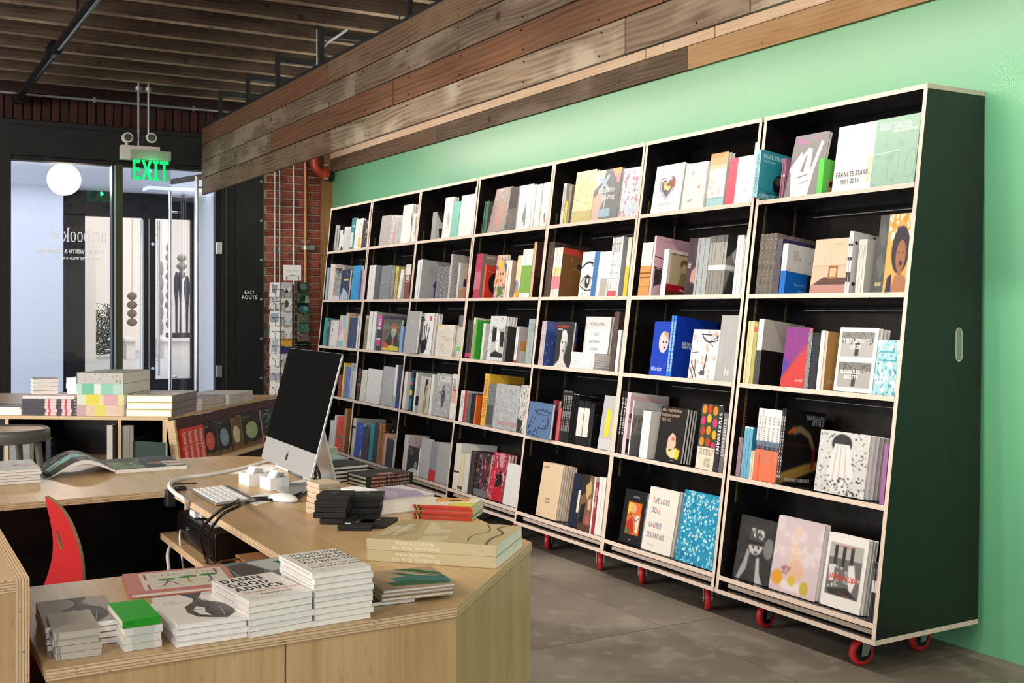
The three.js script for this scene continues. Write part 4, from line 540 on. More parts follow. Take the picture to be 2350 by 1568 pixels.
cell(5,1,[
  ["S",0.1202,0.033,0.247,0.16,0.012,0,1,"#cfcac4;s #d9d9d6;W #8a8a8a 15 GRONKOVA;E 60 22 40 14 #d99a62","grey spine book with an orange disc"],
  ["S",0.1598,0.0239,0.138,0.14,0.012,0,2,"#e8d24a;s #f0dc58","short yellow spine book"],
  ["S",0.1902,0.0238,0.228,0.16,0.012,0,1,"#8a8378;s #9b958a;E 70 16 30 10 #d98a4a","brownish grey book"],
  ["F",0.2263,0.2044,0.304,0.02,0.018,2,3,"#f0e6b4;s #efe8c4;N #f8f2d2 20 14;R 0 78 100 22 #d5ca92;N #c4b87a 40 4","glossy pale yellow book"],
  ["F",0.4368,0.2523,0.288,0.022,0.018,1,2,"#85878a;s #eee;P #f3b98a 64 0 100 0 96 20 76 16;P #f2c0b4 0 56 30 40 44 60 24 84 30 100 0 100;P #fbe3d4 0 0 40 0 36 20 0 40;L #b7cbe4 9 20 16 56 40;L #b7cbe4 9 52 14 22 42;L #b7cbe4 5 46 44 46 78;R 24 78 46 16 #a8c4d6;T 18 46 16 #fff e Elizabeth;T 34 60 16 #fff e Murray;E 90 20 7 10 #f0a0b4","grey book with blue cross, serif title"],
  ["F",0.7118,0.1649,0.273,0.02,0.018,1,1,"#cfdcea;N #e4ecf4 20 10;N #e07f92 30 7;N #c9566a 20 4;N #fff 30 6;L #8a3f52 1.5 70 50 80 20 90 30;E 76 24 9 5 #ee9aa8;N #6b5a6a 14 3;Z 1;T 12 8 10 #fff e WANGECHI","pale blue book with pink blossoms"]]);
cell(5,2,[
  ["S",0.0303,0.061,0.334,0.27,0.012,0,2,"#4f3d38;s #59463f;N #2a1f1c 120 4;N #9c867c 40 3","dark brown patterned book"],
  ["S",0.1002,0.0905,0.295,0.25,0.012,0,3,"#8e6238;s #efece6;B 40 18 #efd9a4;B 58 26 #ef8f9a;R 0 0 100 13 #e0503e;E 52 34 9 6 #3f3a4a;L #b98f60 1.2 30 70 20 50 40 36 62 50;R 78 30 10 30 #e7dcc8;T 26 24 7 #e5cfae s JC","brown cover book with a red top band"],
  ["F",0.3949,0.1684,0.258,0.022,0.018,1,1,"#e4e8ea;R 72 0 28 100 #3f78bd;L #1a1a1c 5 0 36 30 22 66 26;N #222 14 4;E 40 66 30 16 #c9cdd0;E 44 66 14 15 #2b2b2d;E 46 64 6 6 #e8e8e8;L #1d1d1f 3 4 70 30 50 72 60;L #222 3 6 76 40 88 70 84","white book with a large drawn eye and blue strip"],
  ["F",0.5672,0.1085,0.252,0.02,0.018,1,1,"#e6edf3;R 30 60 60 40 #b5b0a8;T 24 44 8 #e99a9a s text","white book with a soft grey figure"],
  ["S",0.69,0.0771,0.326,0.18,0.012,0,4,"#d6d6d6;s #e6e6e8;N #2c2c30 50 4;B 90 10 #ea5a66;W #444 9 fold","black and white striped spine book"],
  ["S",0.7708,0.0204,0.328,0.2,0.012,0,1,"#a9b1cc;s #dfe2ea","lavender grey cover book"],
  ["S",0.8353,0.0345,0.319,0.17,0.012,0,1,"#e8cf3a;s #efe7cf;B 50 50 #efc832;R 0 0 100 100 #e9dfc6","cream book with a yellow lower spine"]]);
cell(5,3,[
  ["S",0.0532,0.0363,0.264,0.17,0.012,0,2,"#d9b9c2;s #d8c4cc;N #7c2c44 60 4;N #f4f0f2 60 3","pink and white spotted spine book"],
  ["S",0.0917,0.0146,0.266,0.22,0.012,0,1,"#5a72b4;s #b8c4dc;R 0 22 100 78 #3f57a4;N #7f94cf 40 6;L #2a3a7a 2 10 30 50 60 40 96;L #9fb0de 1.4 40 24 80 70;E 92 60 14 20 #b8304a;Z 1.5;T 22 13 13 #e0405a b Meret","blue feathered cover book"],
  ["F",0.212,0.1738,0.263,0.016,0.018,1,1,"#2f2e30;P #d9dad8 28 50 34 26 50 18 66 28 70 50 62 70 58 84 84 100 0 100 30 84 32 70;E 46 24 14 6 #eeeeec;E 40 46 4 2 #222;E 58 46 4 2 #222;L #666 1.4 50 46 52 58;E 51 64 7 2 #4a4040;P #9d9e9c 60 40 70 50 62 70 58 84 52 70;Z 2;T 4 13 9 #ee4a2c b Meret_Oppenheim;T 4 18 5 #fff b Retrospective","black book with a woman's grey portrait"],
  ["P",0.4012,0.2351,0.092,0.018,0.012,0,7,"#dfe4ee;s #f1f3f7;W #c9ccd6 8 show","white paperback lying flat in a pile"],
  ["F",0.3785,0.2491,0.209,0.02,0.1,1,1,"#eef0f1;T 18 24 14 #303236 s YOKO_ONO;T 36 52 13 #46494d s ONE;T 22 72 13 #46494d s WOMAN;T 28 92 13 #46494d s SHOW","white book lettered in thin grey capitals standing on pile",0.095],
  ["S",0.7847,0.0444,0.322,0.18,0.012,0,1,"#4a3733;s #5d4b45;N #33241f 60 3;N #a09088 40 3","tall dark brown speckled spine book"],
  ["S",0.8347,0.0274,0.225,0.17,0.012,0,1,"#f0f0f0;s #fafafa","white spine book"]]);
cell(5,4,[
  ["F",0.0829,0.2528,0.203,0.02,-0.035,1,1,"#5c7ba6;L #1c2c4c 3 28 22 32 34 90 34 96 22 84 28 76 16 70 28 60 14 52 28 44 16 40 30 28 22;L #1c2c4c 3 20 40 10 70 4 78;L #1c2c4c 2 34 38 24 64 8 76;L #1c2c4c 3 88 38 90 58 84 72 62 74 50 68 44 90;L #1c2c4c 3 40 74 34 88 10 86;L #1c2c4c 3 4 90 40 96 60 98;E 68 50 5 2 #1c2c4c;L #1c2c4c 2 84 46 88 60 78 62;L #1c2c4c 2 72 66 82 66","slate blue book with a crowned head drawing"],
  ["F",0.256,0.0582,0.227,0.02,0.018,1,1,"#7a1c30;L #d8a0a8 1 10 4 92 4 92 96 10 96 10 4;T 40 52 10 #e8c4c4 s tw","dark red book with a thin frame"],
  ["S",0.33,0.034,0.188,0.15,0.012,0,1,"#c9545e;s #d96a70","salmon pink spine book"],
  ["S",0.3745,0.0854,0.289,0.2,0.012,0,5,"#1b1c1e;s #2a2b2e;W #c9cacc 10 JAMES_WELLING;B 0 3 #77787a","black spine book with fine white lettering"],
  ["S",0.4702,0.055,0.278,0.22,0.012,0,2,"#121214;s #1b1b1e;B 0 2 #b9bcc2;L #8a8d92 1 4 2 90 4","black shrink-wrapped book"],
  ["S",0.5332,0.058,0.244,0.1,0.012,0,1,"#161618;s #1b1b1d;B 16 64 #ecebe7","black spine with a tall white label, left copy"],
  ["S",0.5952,0.0531,0.246,0.1,0.012,0,1,"#161618;s #1b1b1d;B 16 64 #ecebe7","black spine with a tall white label, right copy"],
  ["S",0.6522,0.0388,0.236,0.2,0.012,0,1,"#17171a;s #2f3034;N #6b6d72 20 3","glossy black plain book"],
  ["F",0.7453,0.1266,0.289,0.02,0.018,3,1,"#c4c6c8;R 32 26 30 50 #f0e22c;R 84 30 16 46 #f0e22c;R 0 80 100 20 #d8dadc","grey book with two yellow bars"]]);
cell(5,5,[
  ["F",0.2015,0.216,0.309,0.016,0.018,3,6,"#ecd2b0;s #f4e6d0;T 8 10 5 #333 b Roger_White;L #222 1.2 36 66 58 65;T 36 73 7 #222 b No-One;T 6 95 4 #7d6a55 s books","cream book with small black title"],
  ["F",0.5249,0.0843,0.29,0.02,0.03,2,1,"#1c2740;R 74 30 26 42 #efe8d4","navy book with a cream label"],
  ["F",0.6432,0.1181,0.296,0.02,0.01,2,1,"#7d6248;P #2f2622 0 0 60 0 50 30 0 40;P #d3b27a 30 20 70 8 80 30 50 44;P #e3b39c 60 44 84 40 90 60 66 62;P #d0566a 60 74 80 66 88 96 62 94;P #1f1a1c 10 56 46 50 40 90 0 92;R 0 88 100 12 #5a4030;Z 2","brown old-master painting cover book"],
  ["S",0.7641,0.0133,0.298,0.17,0.012,0,1,"#f2f0ea;s #f8f6f0","white spine book beside the red one"],
  ["S",0.7802,0.0255,0.273,0.16,0.012,0,1,"#9d1f2c;s #b23340;W #f0d8d8 11 VOLUME","dark red spine book"],
  ["S",0.8094,0.0595,0.304,0.18,0.012,0,2,"#f0eeea;s #f7f5f1;N #a9a6a0 12 2","wide white spine book"]]);
cell(4,1,[
  ["S",0.0954,0.0599,0.219,0.14,0.012,0,4,"#2f5a4c;s #3b6a5a;N #9ab8ac 20 2","dark green spine book"],
  ["F",0.1568,0.2169,0.303,0.015,0.018,8,3,"#a39a98;s #c98088;R 0 0 5 100 #c9707e;T 16 8 8 #e9e2e0 b ANATSUI;P #c98a86 44 36 60 20 70 60 60 90 40 96 34 76;N #d96f70 20 5;N #e3d3c4 16 4","rose grey book with a red garment shape"],
  ["S",0.4311,0.1024,0.282,0.18,0.012,0,2,"#b9bec6;s #77706e;B 0 50 #4d3f3e","grey and brown spine book"],
  ["F",0.535,0.1666,0.285,0.018,0.018,1,2,"#e3edf5;P #8f8f96 44 96 40 70 52 44 62 60 66 90;E 54 44 7 5 #a9a9b0;L #c9d3dc 2 0 96 96 70;N #f6fafd 20 12","pale blue white book with a grey bird"],
  ["S",0.7187,0.1001,0.272,0.19,0.012,0,3,"#e2e4e8;s #f0f0f2;B 0 100 #e8e9ec","white grey spine book"],
  ["F",0.8204,0.0797,0.277,0.03,0.018,1,1,"#e9ebf2;E 62 76 14 8 #7fae9e;E 70 86 9 5 #e0566a;P #5a5f77 54 70 70 66 66 80","white book with a small coloured motif"]]);
cell(4,2,[
  ["S",0.0617,0.0818,0.299,0.2,0.012,0,3,"#9b8a82;s #c02f52;T 14 10 9 #f0e8e2 b ANATSUI;B 40 40 #d0708a","crimson spine book with a grey cover"],
  ["S",0.1908,0.0276,0.22,0.2,0.012,0,1,"#dc4032;s #e2503e;E 46 52 34 34 #2a1a18;E 48 54 18 22 #a8623e;E 40 50 3 2 #111;E 58 50 3 2 #111;L #f0c9bc 1.4 4 18 90 24;Z 2","red book with a dark haired portrait"],
  ["F",0.3322,0.1366,0.28,0.02,0.018,1,1,"#e3c4a8;N #c0433a 20 12;N #3f63b0 26 12;N #e8a83a 16 8;E 56 46 30 26 #e9b48e;P #f0c23a 20 20 80 14 60 30 26 34;E 46 44 6 3 #2a2a3a;E 70 44 6 3 #2a2a3a;E 56 60 8 3 #c2404a;P #5b8f3c 30 80 60 70 90 90 40 100;L #2a2a3a 2 20 30 34 70 70 90;Z 1","bright pop-coloured face book"],
  ["S",0.487,0.0639,0.24,0.15,0.012,0,3,"#c9ad92;s #f0ece6;N #b9b4ae 10 3","white spine book with beige cover"],
  ["F",0.5985,0.0596,0.267,0.02,0.018,1,1,"#efdfba;E 20 74 50 16 #8a94b4;E 70 92 44 12 #e8a832;P #3a2c26 0 62 20 66 0 78","cream book with coloured discs"],
  ["S",0.6756,0.1163,0.303,0.18,0.012,0,4,"#d7e4ea;s #eef4f6;B 34 56 #7fb24a;N #3a8a2c 18 4;N #e0b82c 6 4","white spine book with green drawing"],
  ["S",0.8014,0.0308,0.343,0.2,0.012,0,1,"#4d332a;s #e3b890;P #8a5f4a 20 20 80 10 90 60 40 80;N #6b4636 16 8;P #2c1c18 0 60 60 70 50 100 0 100;Z 2","tall brown portrait book with a peach spine"]]);
cell(4,3,[
  ["S",0.0389,0.0744,0.258,0.16,0.012,0,2,"#2c2829;s #3c3836;N #d9d3cc 40 3;B 86 10 #d03a6a","black and grey streaked spine book"],
  ["S",0.119,0.0254,0.276,0.16,0.012,0,2,"#dcd8c8;s #b0a678;B 0 16 #f0ece2","olive spine book"],
  ["S",0.15,0.0224,0.26,0.25,0.012,0,1,"#3fb43a;s #57c44e;T 36 94 6 #bfe8ba s park","vivid green book"],
  ["S",0.2583,0.03,0.239,0.14,0.012,0,1,"#e2e4e2;s #eceeec;P #2f3a36 50 24 100 20 100 70 60 66;P #3f9a4a 40 66 100 60 100 92 40 94","pale grey book with a photo inset"],
  ["F",0.3289,0.2048,0.288,0.02,0.018,1,4,"#dfe3e5;R 20 26 76 66 #c9cccd;P #1c1d1e 20 26 46 26 50 50 40 60 24 56;P #202122 70 36 96 34 96 70 76 66;P #f5f5f5 46 26 70 40 66 92 52 88;N #2a2b2c 30 4;P #252627 24 84 50 78 96 84 96 92 24 92;Z 1.2;T 20 11 9 #c9cdcf s GOLDBLATT","white book with a black and white street photo"],
  ["S",0.5468,0.0356,0.223,0.2,0.012,0,1,"#3b3938;s #77756f;L #a9a7a2 1.4 70 88 96 84","charcoal plain cover book"],
  ["S",0.6898,0.0295,0.225,0.18,0.012,0,2,"#cdbfc4;s #f2f2f0;B 0 2 #222;R 56 0 20 26 #5a3f96;R 10 40 30 26 #e3a05a;R 40 38 24 16 #c47f86;R 10 66 40 34 #e3e0e4;B 92 8 #a84a40","white book with a purple and peach interior"],
  ["S",0.8304,0.0707,0.274,0.17,0.012,0,2,"#a9bcc0;s #a3b6ba;W #6f8588 8 paint","pale blue grey spine book"]]);
cell(4,4,[
  ["S",0.047,0.0519,0.205,0.16,0.012,0,1,"#cfc9c4;s #f8f7f4;W #8f8f8c 17 THE_MUG","white spine book with grey capitals"],
  ["S",0.1046,0.0314,0.203,0.18,0.012,0,1,"#c9cbca;s #d0263a;N #888 14 8","red spine book with a grey cover"],
  ["S",0.1417,0.0592,0.194,0.14,0.012,0,1,"#4c4640;s #6d6a66;N #c9b48a 16 5;N #22201e 30 4","dark photographic spine book"],
  ["S",0.2065,0.0473,0.183,0.14,0.012,0,1,"#191817;s #211f1e","black spine book"],
  ["S",0.2593,0.0193,0.188,0.16,0.012,0,1,"#e8672a;s #f07a38;R 22 20 40 26 #6b6a6e;R 22 52 40 26 #5a5456;L #f6c9a0 1 20 8 90 10","orange book with two grey photos"],
  ["S",0.3521,0.0616,0.334,0.26,0.012,0,1,"#e8b93a;s #edc04e;W #c2582a 17 THING_UNSAID;P #c99a2c 50 0 100 0 100 40 60 30","tall yellow book with an orange spine title"],
  ["S",0.4191,0.0763,0.273,0.15,0.012,0,3,"#8a8f92;s #7f878b;N #4a5054 60 4;B 50 44 #55565c","grey speckled spine book"],
  ["F",0.4969,0.2993,0.28,0.02,0.018,1,1,"#b4b9bd;N #c3c8cb 70 6;N #a2a7ab 60 6;T 22 90 14 #c8323c e JULIE_MEHRETU;L #cdd2d5 1.4 4 70 60 66 90 74;L #d6dadc 1 4 50 80 56","large silver grey textured book"],
  ["F",0.801,0.1,0.29,0.02,0.018,1,1,"#c9c9c7;N #2f2f2f 60 5;N #f2f2f0 40 7;P #3a3a3a 0 72 60 74 60 100 0 100;L #f4f4f2 3 40 100 60 80 100 66","black and white collage book"]]);
cell(4,5,[
  ["S",0.058,0.0695,0.302,0.27,0.012,0,2,"#e2e3e2;s #f0efec;R 30 15 70 60 #1c1b1e;B 60 4 #222;R 0 0 100 12 #eceded","large white book with a black inset"],
  ["S",0.1333,0.057,0.244,0.16,0.012,0,2,"#eadfb8;s #f1e7c8;B 88 8 #3a3a36","cream spine book with a dark foot"],
  ["S",0.1987,0.07,0.248,0.14,0.012,0,1,"#dcdcda;s #e8e8e6","pale grey spine book"],
  ["S",0.2771,0.0633,0.275,0.15,0.012,0,4,"#2f2a2b;s #4b4444;N #b9b0ae 20 3;N #8a2c34 12 3","dark film strip spine book"],
  ["F",0.3419,0.1718,0.273,0.02,0.018,2,2,"#4f3a42;N #b05a62 26 9;N #d3b3b2 30 6;N #1f171a 40 8;P #8f1f2c 70 20 92 26 86 60 72 50;R 0 84 100 16 #77767a;Z 2","dark floral photo book"],
  ["F",0.5294,0.1857,0.295,0.022,0.018,3,3,"#a8384a;N #e8a8b0 30 7;P #d02a3c 0 40 30 20 40 50 20 90 0 80;P #221618 40 46 70 36 84 60 70 80 40 70;N #f3eef0 90 3;P #c81f2c 30 76 70 66 90 84 70 100 36 100;P #d99aa6 44 0 80 0 70 30 50 26;Z 1.2","red and pink splashed book"],
  ["F",0.7215,0.1747,0.251,0.016,0.02,3,1,"#e9ebee;s #e9ebee","plain white book leaning at the end"]]);
cell(3,1,[
  ["S",0.2265,0.0564,0.205,0.14,0.012,0,3,"#d9dbda;s #a9abab;N #55585a 14 4;P #2b2c2d 0 0 100 0 80 40 30 34;P #2b2c2d 20 60 60 50 80 100 30 100","grey spiral book with black shapes"],
  ["F",0.391,0.132,0.298,0.02,0.018,1,2,"#f2f3f3;P #b9bcbd 40 50 50 36 70 44 76 60 60 72;L #8a8d8e 1.5 40 76 56 70 70 78;R 12 10 14 1.4 #c98f8c;R 12 14 14 1.4 #c98f8c;R 12 18 14 1.4 #c98f8c","white book with a grey bird sketch"],
  ["F",0.5288,0.1051,0.256,0.02,0.018,1,1,"#86d4c4;T 50 22 8 #c9efe6 s neo;T 50 74 7 #c9efe6 s slow","aqua green book"],
  ["F",0.6426,0.2026,0.291,0.022,0.018,1,2,"#f7f7f7;N #b9b6bc 24 2.5","white book dotted with specks"],
  ["S",0.8619,0.0256,0.332,0.2,0.012,0,1,"#f4f4f4;s #fafafa","tallest white spine book at the end"]]);
cell(3,2,[
  ["S",0.0496,0.046,0.29,0.18,0.012,0,1,"#eeeeee;s #f6f6f6","white spine book on the left edge"],
  ["S",0.1021,0.0293,0.294,0.26,0.012,0,1,"#bcbec2;s #ebecec;T 24 22 9 #77708a m Nancy;T 24 30 9 #77708a m Graves;T 24 38 9 #8d87a0 m Project;P #5a3f9a 46 50 58 46 66 54 60 62 54 74 50 92 44 92 46 70 40 64;L #77708a 1 60 10 92 11","grey book with a violet camel silhouette"],
  ["F",0.3779,0.1956,0.232,0.02,0.018,1,1,"#77787a;N #2f3032 120 4;N #bfc0c2 100 4","dark grey feathery textured book"],
  ["S",0.5912,0.0293,0.314,0.22,0.012,0,1,"#b9b6b4;s #c9c7c6;N #96908e 120 3;N #d9c9c6 80 3","silver stippled book"],
  ["S",0.7214,0.0284,0.246,0.17,0.012,0,1,"#d9d0c4;s #c2dbe2;R 20 44 46 22 #6a4a6e;R 24 50 20 14 #22355c;P #e0b48e 0 76 60 66 100 100 0 100","pale blue spine book with a photo cover"],
  ["S",0.8563,0.0138,0.212,0.15,0.012,0,1,"#a83a36;s #b04440","thin red spine book"]]);
cell(3,3,[
  ["F",0.039,0.2084,0.309,0.02,-0.03,1,1,"#b4b5b8;s #d9dadc;T 44 28 11 #e2e3e5 s JENN;R 0 93 100 .8 #c6c7c9","plain mid-grey book overlapping the upright"],
  ["F",0.1555,0.2436,0.302,0.022,0.018,1,3,"#f4f5f8;P #2c2c34 34 96 28 78 34 66 54 62 70 70 66 86 52 98;L #2c2c34 5 40 66 30 40;L #2c2c34 5 48 62 42 32;L #2c2c34 5 56 62 56 28;L #2c2c34 5 66 66 74 36;L #2c2c34 5 32 78 18 66;R 70 8 16 11 #e8506a;R 12 10 22 3 #222;R 20 16 20 3 #222;N #2c2c34 6 2.5","white book with a black handprint"],
  ["F",0.4725,0.2593,0.222,0.016,0.018,1,2,"#efe9dd;E 12 8 8 6 #f0e27a;R 8 16 86 78 #e6dfd2;L #8a8680 1.5 30 80 36 60 50 66 40 84 60 90;L #8a8680 1.5 34 40 50 34 56 46 40 48;E 66 48 5 4 #e39ab4;N #9aa48e 18 3;T 40 14 8 #e8b6ae e Linnaeus","cream book with fine floral line drawing"],
  ["S",0.8059,0.0643,0.287,0.17,0.012,0,1,"#d3d6cc;s #d6d8d0;B 0 28 #77736f;B 74 10 #7ed064;N #8a8c86 30 3","pale spine book with green and photo bands"]]);
cell(3,4,[
  ["S",0.0245,0.0431,0.284,0.18,0.012,0,2,"#e9e9ea;s #f3f3f3;P #2a4a8a 40 80 100 70 100 100 40 100","white spine book with a blue corner cover"],
  ["S",0.1372,0.0393,0.301,0.2,0.012,0,1,"#2f4a4c;s #20303a;B 20 16 #2f7fae;B 50 12 #e8d23c;B 70 24 #1f7fae;B 30 6 #d04a3a","dark spine book with vivid scraps"],
  ["S",0.2155,0.029,0.287,0.18,0.012,0,1,"#d6d7d6;s #f4f4f4;R 0 60 100 24 #34363c","white spine book with a dark patch"],
  ["F",0.2798,0.1782,0.264,0.016,0.018,1,1,"#cdcac0;R 96 0 4 100 #1b1a1a;P #191718 46 8 70 8 74 20 56 24 50 60 44 50 46 26;P #a58e5a 60 22 76 26 66 60 74 80 60 98 40 94 44 70 56 56","beige book with a tall dark-haired figure"],
  ["S",0.4764,0.0396,0.285,0.18,0.012,0,1,"#e6e6e6;s #f0f0f0","white spine book at the centre"],
  ["F",0.534,0.232,0.299,0.02,0.018,1,2,"#b6b8b9;R 20 6 78 14 #d6d7d8;N #8a8c8d 60 5;P #4a4a4b 44 30 62 26 70 50 60 76 48 80 42 56;N #2f2f30 20 4;N #e8e9ea 50 4;Z 2;T 12 84 7 #eceded s ghosts","shrink-wrapped grey ghostly photo book"],
  ["S",0.8006,0.0733,0.305,0.15,0.012,0,1,"#f3eeec;s #f5f4f3;B 30 34 #eab4a6;W #555 16 UOMI","white spine book with coral strokes"]]);
cell(3,5,[
  ["S",0.1311,0.0663,0.272,0.17,0.012,0,1,"#d6c9cc;s #eeeaea;N #b07f96 26 4;N #8aa0b4 16 4","white floral spine book"],
  ["F",0.2087,0.1865,0.2,0.012,0.01,1,1,"#1c1b1c;T 8 12 6 #eee b Nick_Jones;T 8 20 6 #eee b I_Want_to_Live;T 8 28 6 #eee b in_the_Country;P #dfe6ea 0 96 30 82 60 74 100 80 100 100 0 100;L #dfe6ea 4 68 78 66 56 82 52 84 78","black book with a white bag picture"],
  ["F",0.3967,0.1612,0.276,0.02,0.018,1,1,"#c3c6c9;T 18 16 6 #aeb1b4 s atlas","plain light grey book"],
  ["S",0.5766,0.0978,0.267,0.16,0.012,0,2,"#b9bcc2;s #6f737d;B 0 78 #9a9ea8;B 72 28 #d8243a","grey spine book with a red foot"],
  ["F",0.6759,0.1791,0.272,0.022,0.018,1,1,"#b9bbbd;N #a3a6a8 26 4;L #a0a3a6 1.5 40 30 60 40 44 60 66 76","mid-grey embossed book"]]);
cell(2,1,[
  ["F",0.1758,0.194,0.245,0.018,0.018,2,2,"#b9b4b4;T 30 10 7 #e3dfdf s pollen;T 30 30 7 #d8d4d4 s 1969","plain warm grey book"],
  ["F",0.3773,0.0915,0.238,0.02,0.018,1,1,"#d9d0cd;N #5a3f42 40 6;N #f4eeee 30 5;P #e4a0a6 60 60 100 56 100 96 60 96","cream book blotched with dark spots"],
  ["S",0.493,0.0966,0.224,0.17,0.012,0,3,"#d3d4da;s #c3c5cb;B 0 6 #e6e6ea","pale grey spine book"],
  ["F",0.5911,0.1836,0.3,0.02,0.018,1,2,"#f2f1f0;P #fbfbfb 10 100 14 60 30 52 60 52 66 100;P #c9a894 80 30 100 20 100 40;P #55565a 88 36 100 34 100 60 92 54","white book with a pale seated figure"],
  ["F",0.7883,0.0742,0.222,0.02,0.018,1,1,"#f3f1ef;P #b9a49c 60 10 100 14 100 70 70 60;P #77726f 80 40 100 44 100 60;E 70 70 20 8 #e8b69a","white book with a soft tan shape"],
  ["S",0.8853,0.0182,0.301,0.18,0.012,0,1,"#cfdadb;s #eef0f0","tall white spine book at the end"]]);
cell(2,2,[
  ["S",0.0513,0.1254,0.28,0.18,0.012,0,2,"#dfe0e2;s #f1f1f1","white spine book"],
  ["S",0.1883,0.0881,0.275,0.2,0.012,0,1,"#6d7077;s #55585f","dark grey spine book"],
  ["F",0.2779,0.2006,0.271,0.024,0.018,1,1,"#868a93;s #868a93;L #c3c6cc 1.4 0 50 76 49;T 20 52 5 #d6d8dc s field_study","slate grey book with a thin white line"],
  ["S",0.4993,0.0758,0.265,0.2,0.012,0,1,"#9b9670;s #77766c;W #b9b8ae 15 BEVERLY_BUCHANAN","olive grey spine book with pale capitals"],
  ["S",0.5858,0.0462,0.252,0.16,0.012,0,2,"#b9ae5a;s #c9be74;B 0 14 #efe04a","yellow green spine book"],
  ["S",0.6497,0.0544,0.228,0.17,0.012,8,1,"#e9e9ea;s #f6f6f5","white book leaning to the right"],
  ["S",0.7681,0.0954,0.264,0.17,0.012,0,1,"#6b2f1e;s #cfc6bf;B 0 30 #e9e6e2;B 30 70 #7d4430;W #fff 19 CHORUS;N #5a2a1a 20 4","white over brown spine book with white lettering"]]);
cell(2,3,[
  ["S",0.0722,0.0594,0.273,0.16,0.012,0,2,"#b0a77a;s #8c8a6c;B 0 8 #d3cfb4","olive spine book"],
  ["S",0.1433,0.1432,0.307,0.26,0.012,0,2,"#aaa9ab;s #f4f4f4;R 0 0 100 14 #b6b5b7","tall white spine book with a grey cover"],
  ["S",0.298,0.0228,0.275,0.14,0.012,0,1,"#9fa6b4;s #77809a;N #3f4a66 20 3","blue grey thin spine book"],
  ["S",0.3265,0.0808,0.278,0.2,0.012,0,1,"#6b7088;s #c9ccd4;B 0 34 #d95aa8;B 40 24 #2a2c3c;B 70 14 #e0208a;B 86 14 #17171c;W #fff 10 FEM","magenta, white and black spine book"],
  ["F",0.4232,0.3304,0.248,0.02,0.018,1,1,"#4a5a48;s #d03a3a;R 0 0 6 100 #d8404a;N #7a8a70 26 9;P #1f2024 20 70 44 40 84 44 96 86 30 84;E 62 32 20 22 #b4552e;E 62 40 14 16 #9aa89c;E 56 34 4 2 #f0e6c8;E 70 34 4 2 #f0e6c8;P #d9602e 58 56 66 56 66 80 58 80;P #d8c23a 4 90 50 80 96 84 96 96 6 98;P #c8502a 8 70 30 76 40 90 10 86;Z 1.2","expressive painted portrait book"],
  ["S",0.7738,0.0517,0.197,0.15,0.012,0,2,"#7fa0cf;s #8fb0de","light blue spine book"]]);
cell(2,4,[
  ["S",0.0248,0.0563,0.259,0.15,0.012,0,1,"#2b2426;s #352d2e;B 12 10 #8a4a3c;B 46 8 #9a5a4a","dark spine book with reddish scraps"],
  ["F",0.0827,0.1107,0.252,0.024,0.018,1,1,"#e4e0d3;N #c0b8a4 20 6;N #8a7f76 10 4;L #b08f72 1.4 40 60 60 70 50 84","cream book with faint drawing"],
  ["F",0.2051,0.2847,0.269,0.024,0.018,1,1,"#e4e5e6;s #f0f0f0;L #cfd0d2 1.4 40 22 90 21;T 50 24 4 #c3c4c6 s untitled","plain bright white book"],
  ["F",0.5009,0.2268,0.301,0.026,0.018,1,1,"#b4b6b8;s #9b9da0;T 58 40 15 #d9dadb e TRA;T 66 54 15 #d9dadb e EV;R 0 0 8 100 #a4a6a9","grey cloth book with pale serif letters"],
  ["S",0.7516,0.0419,0.321,0.17,0.012,0,1,"#dfe3e8;s #eff1f4;B 74 26 #9fb4bf","white spine book with a grey foot"],
  ["S",0.8004,0.062,0.32,0.17,0.012,0,1,"#1f2a48;s #22304f;B 86 14 #1a32c4","navy spine book with a blue foot"],
  ["S",0.8693,0.0341,0.279,0.16,0.012,0,1,"#c9b9ac;s #d4c6ba","beige spine book"]]);
cell(2,5,[
  ["S",0.0245,0.0582,0.303,0.26,0.012,0,2,"#c3c6c8;s #eceae4;B 22 6 #1c1c1e","white spine book with a dark mark"],
  ["F",0.0842,0.148,0.27,0.02,0.018,1,1,"#1450c8;T 50 12 8 #dfe9ff s blue;T 50 20 5 #dfe9ff s notes;R 50 28 30 1 #cfe0ff;P #e8d9d4 74 80 92 76 96 96 80 98","royal blue book with white print"],
  ["S",0.255,0.1225,0.251,0.16,0.012,0,1,"#2c211d;s #33261f;B 0 6 #1c1512","dark brown thick spine book"],
  ["S",0.3855,0.072,0.294,0.17,0.012,0,2,"#2fa6ac;s #2aa0a8;N #1d4a58 30 5;N #9fdcd8 20 5;N #f0e8dc 8 5","turquoise patterned spine book"],
  ["S",0.4654,0.0747,0.303,0.17,0.012,0,1,"#2b3440;s #28323e;N #8a98a8 20 3","dark slate spine book"],
  ["S",0.548,0.1118,0.309,0.2,0.012,0,2,"#3a3226;s #b9772a;N #2a1c14 30 7;N #e0a23a 20 6;N #7f9a4a 10 5;N #8a2c24 10 6","orange and brown ornate spine book"],
  ["S",0.6674,0.0379,0.241,0.16,0.012,0,1,"#f0bfae;s #efb9a4;N #8a4a3c 8 5","peach pink spine book"],
  ["S",0.7166,0.1227,0.206,0.14,0.012,0,1,"#1f2738;s #232c3f","navy plain spine book"],
  ["S",0.8467,0.0583,0.209,0.12,0.012,0,2,"#aeb4bc;s #c9cdd2;N #4a4f58 40 4","grey and white striped spine book"]]);
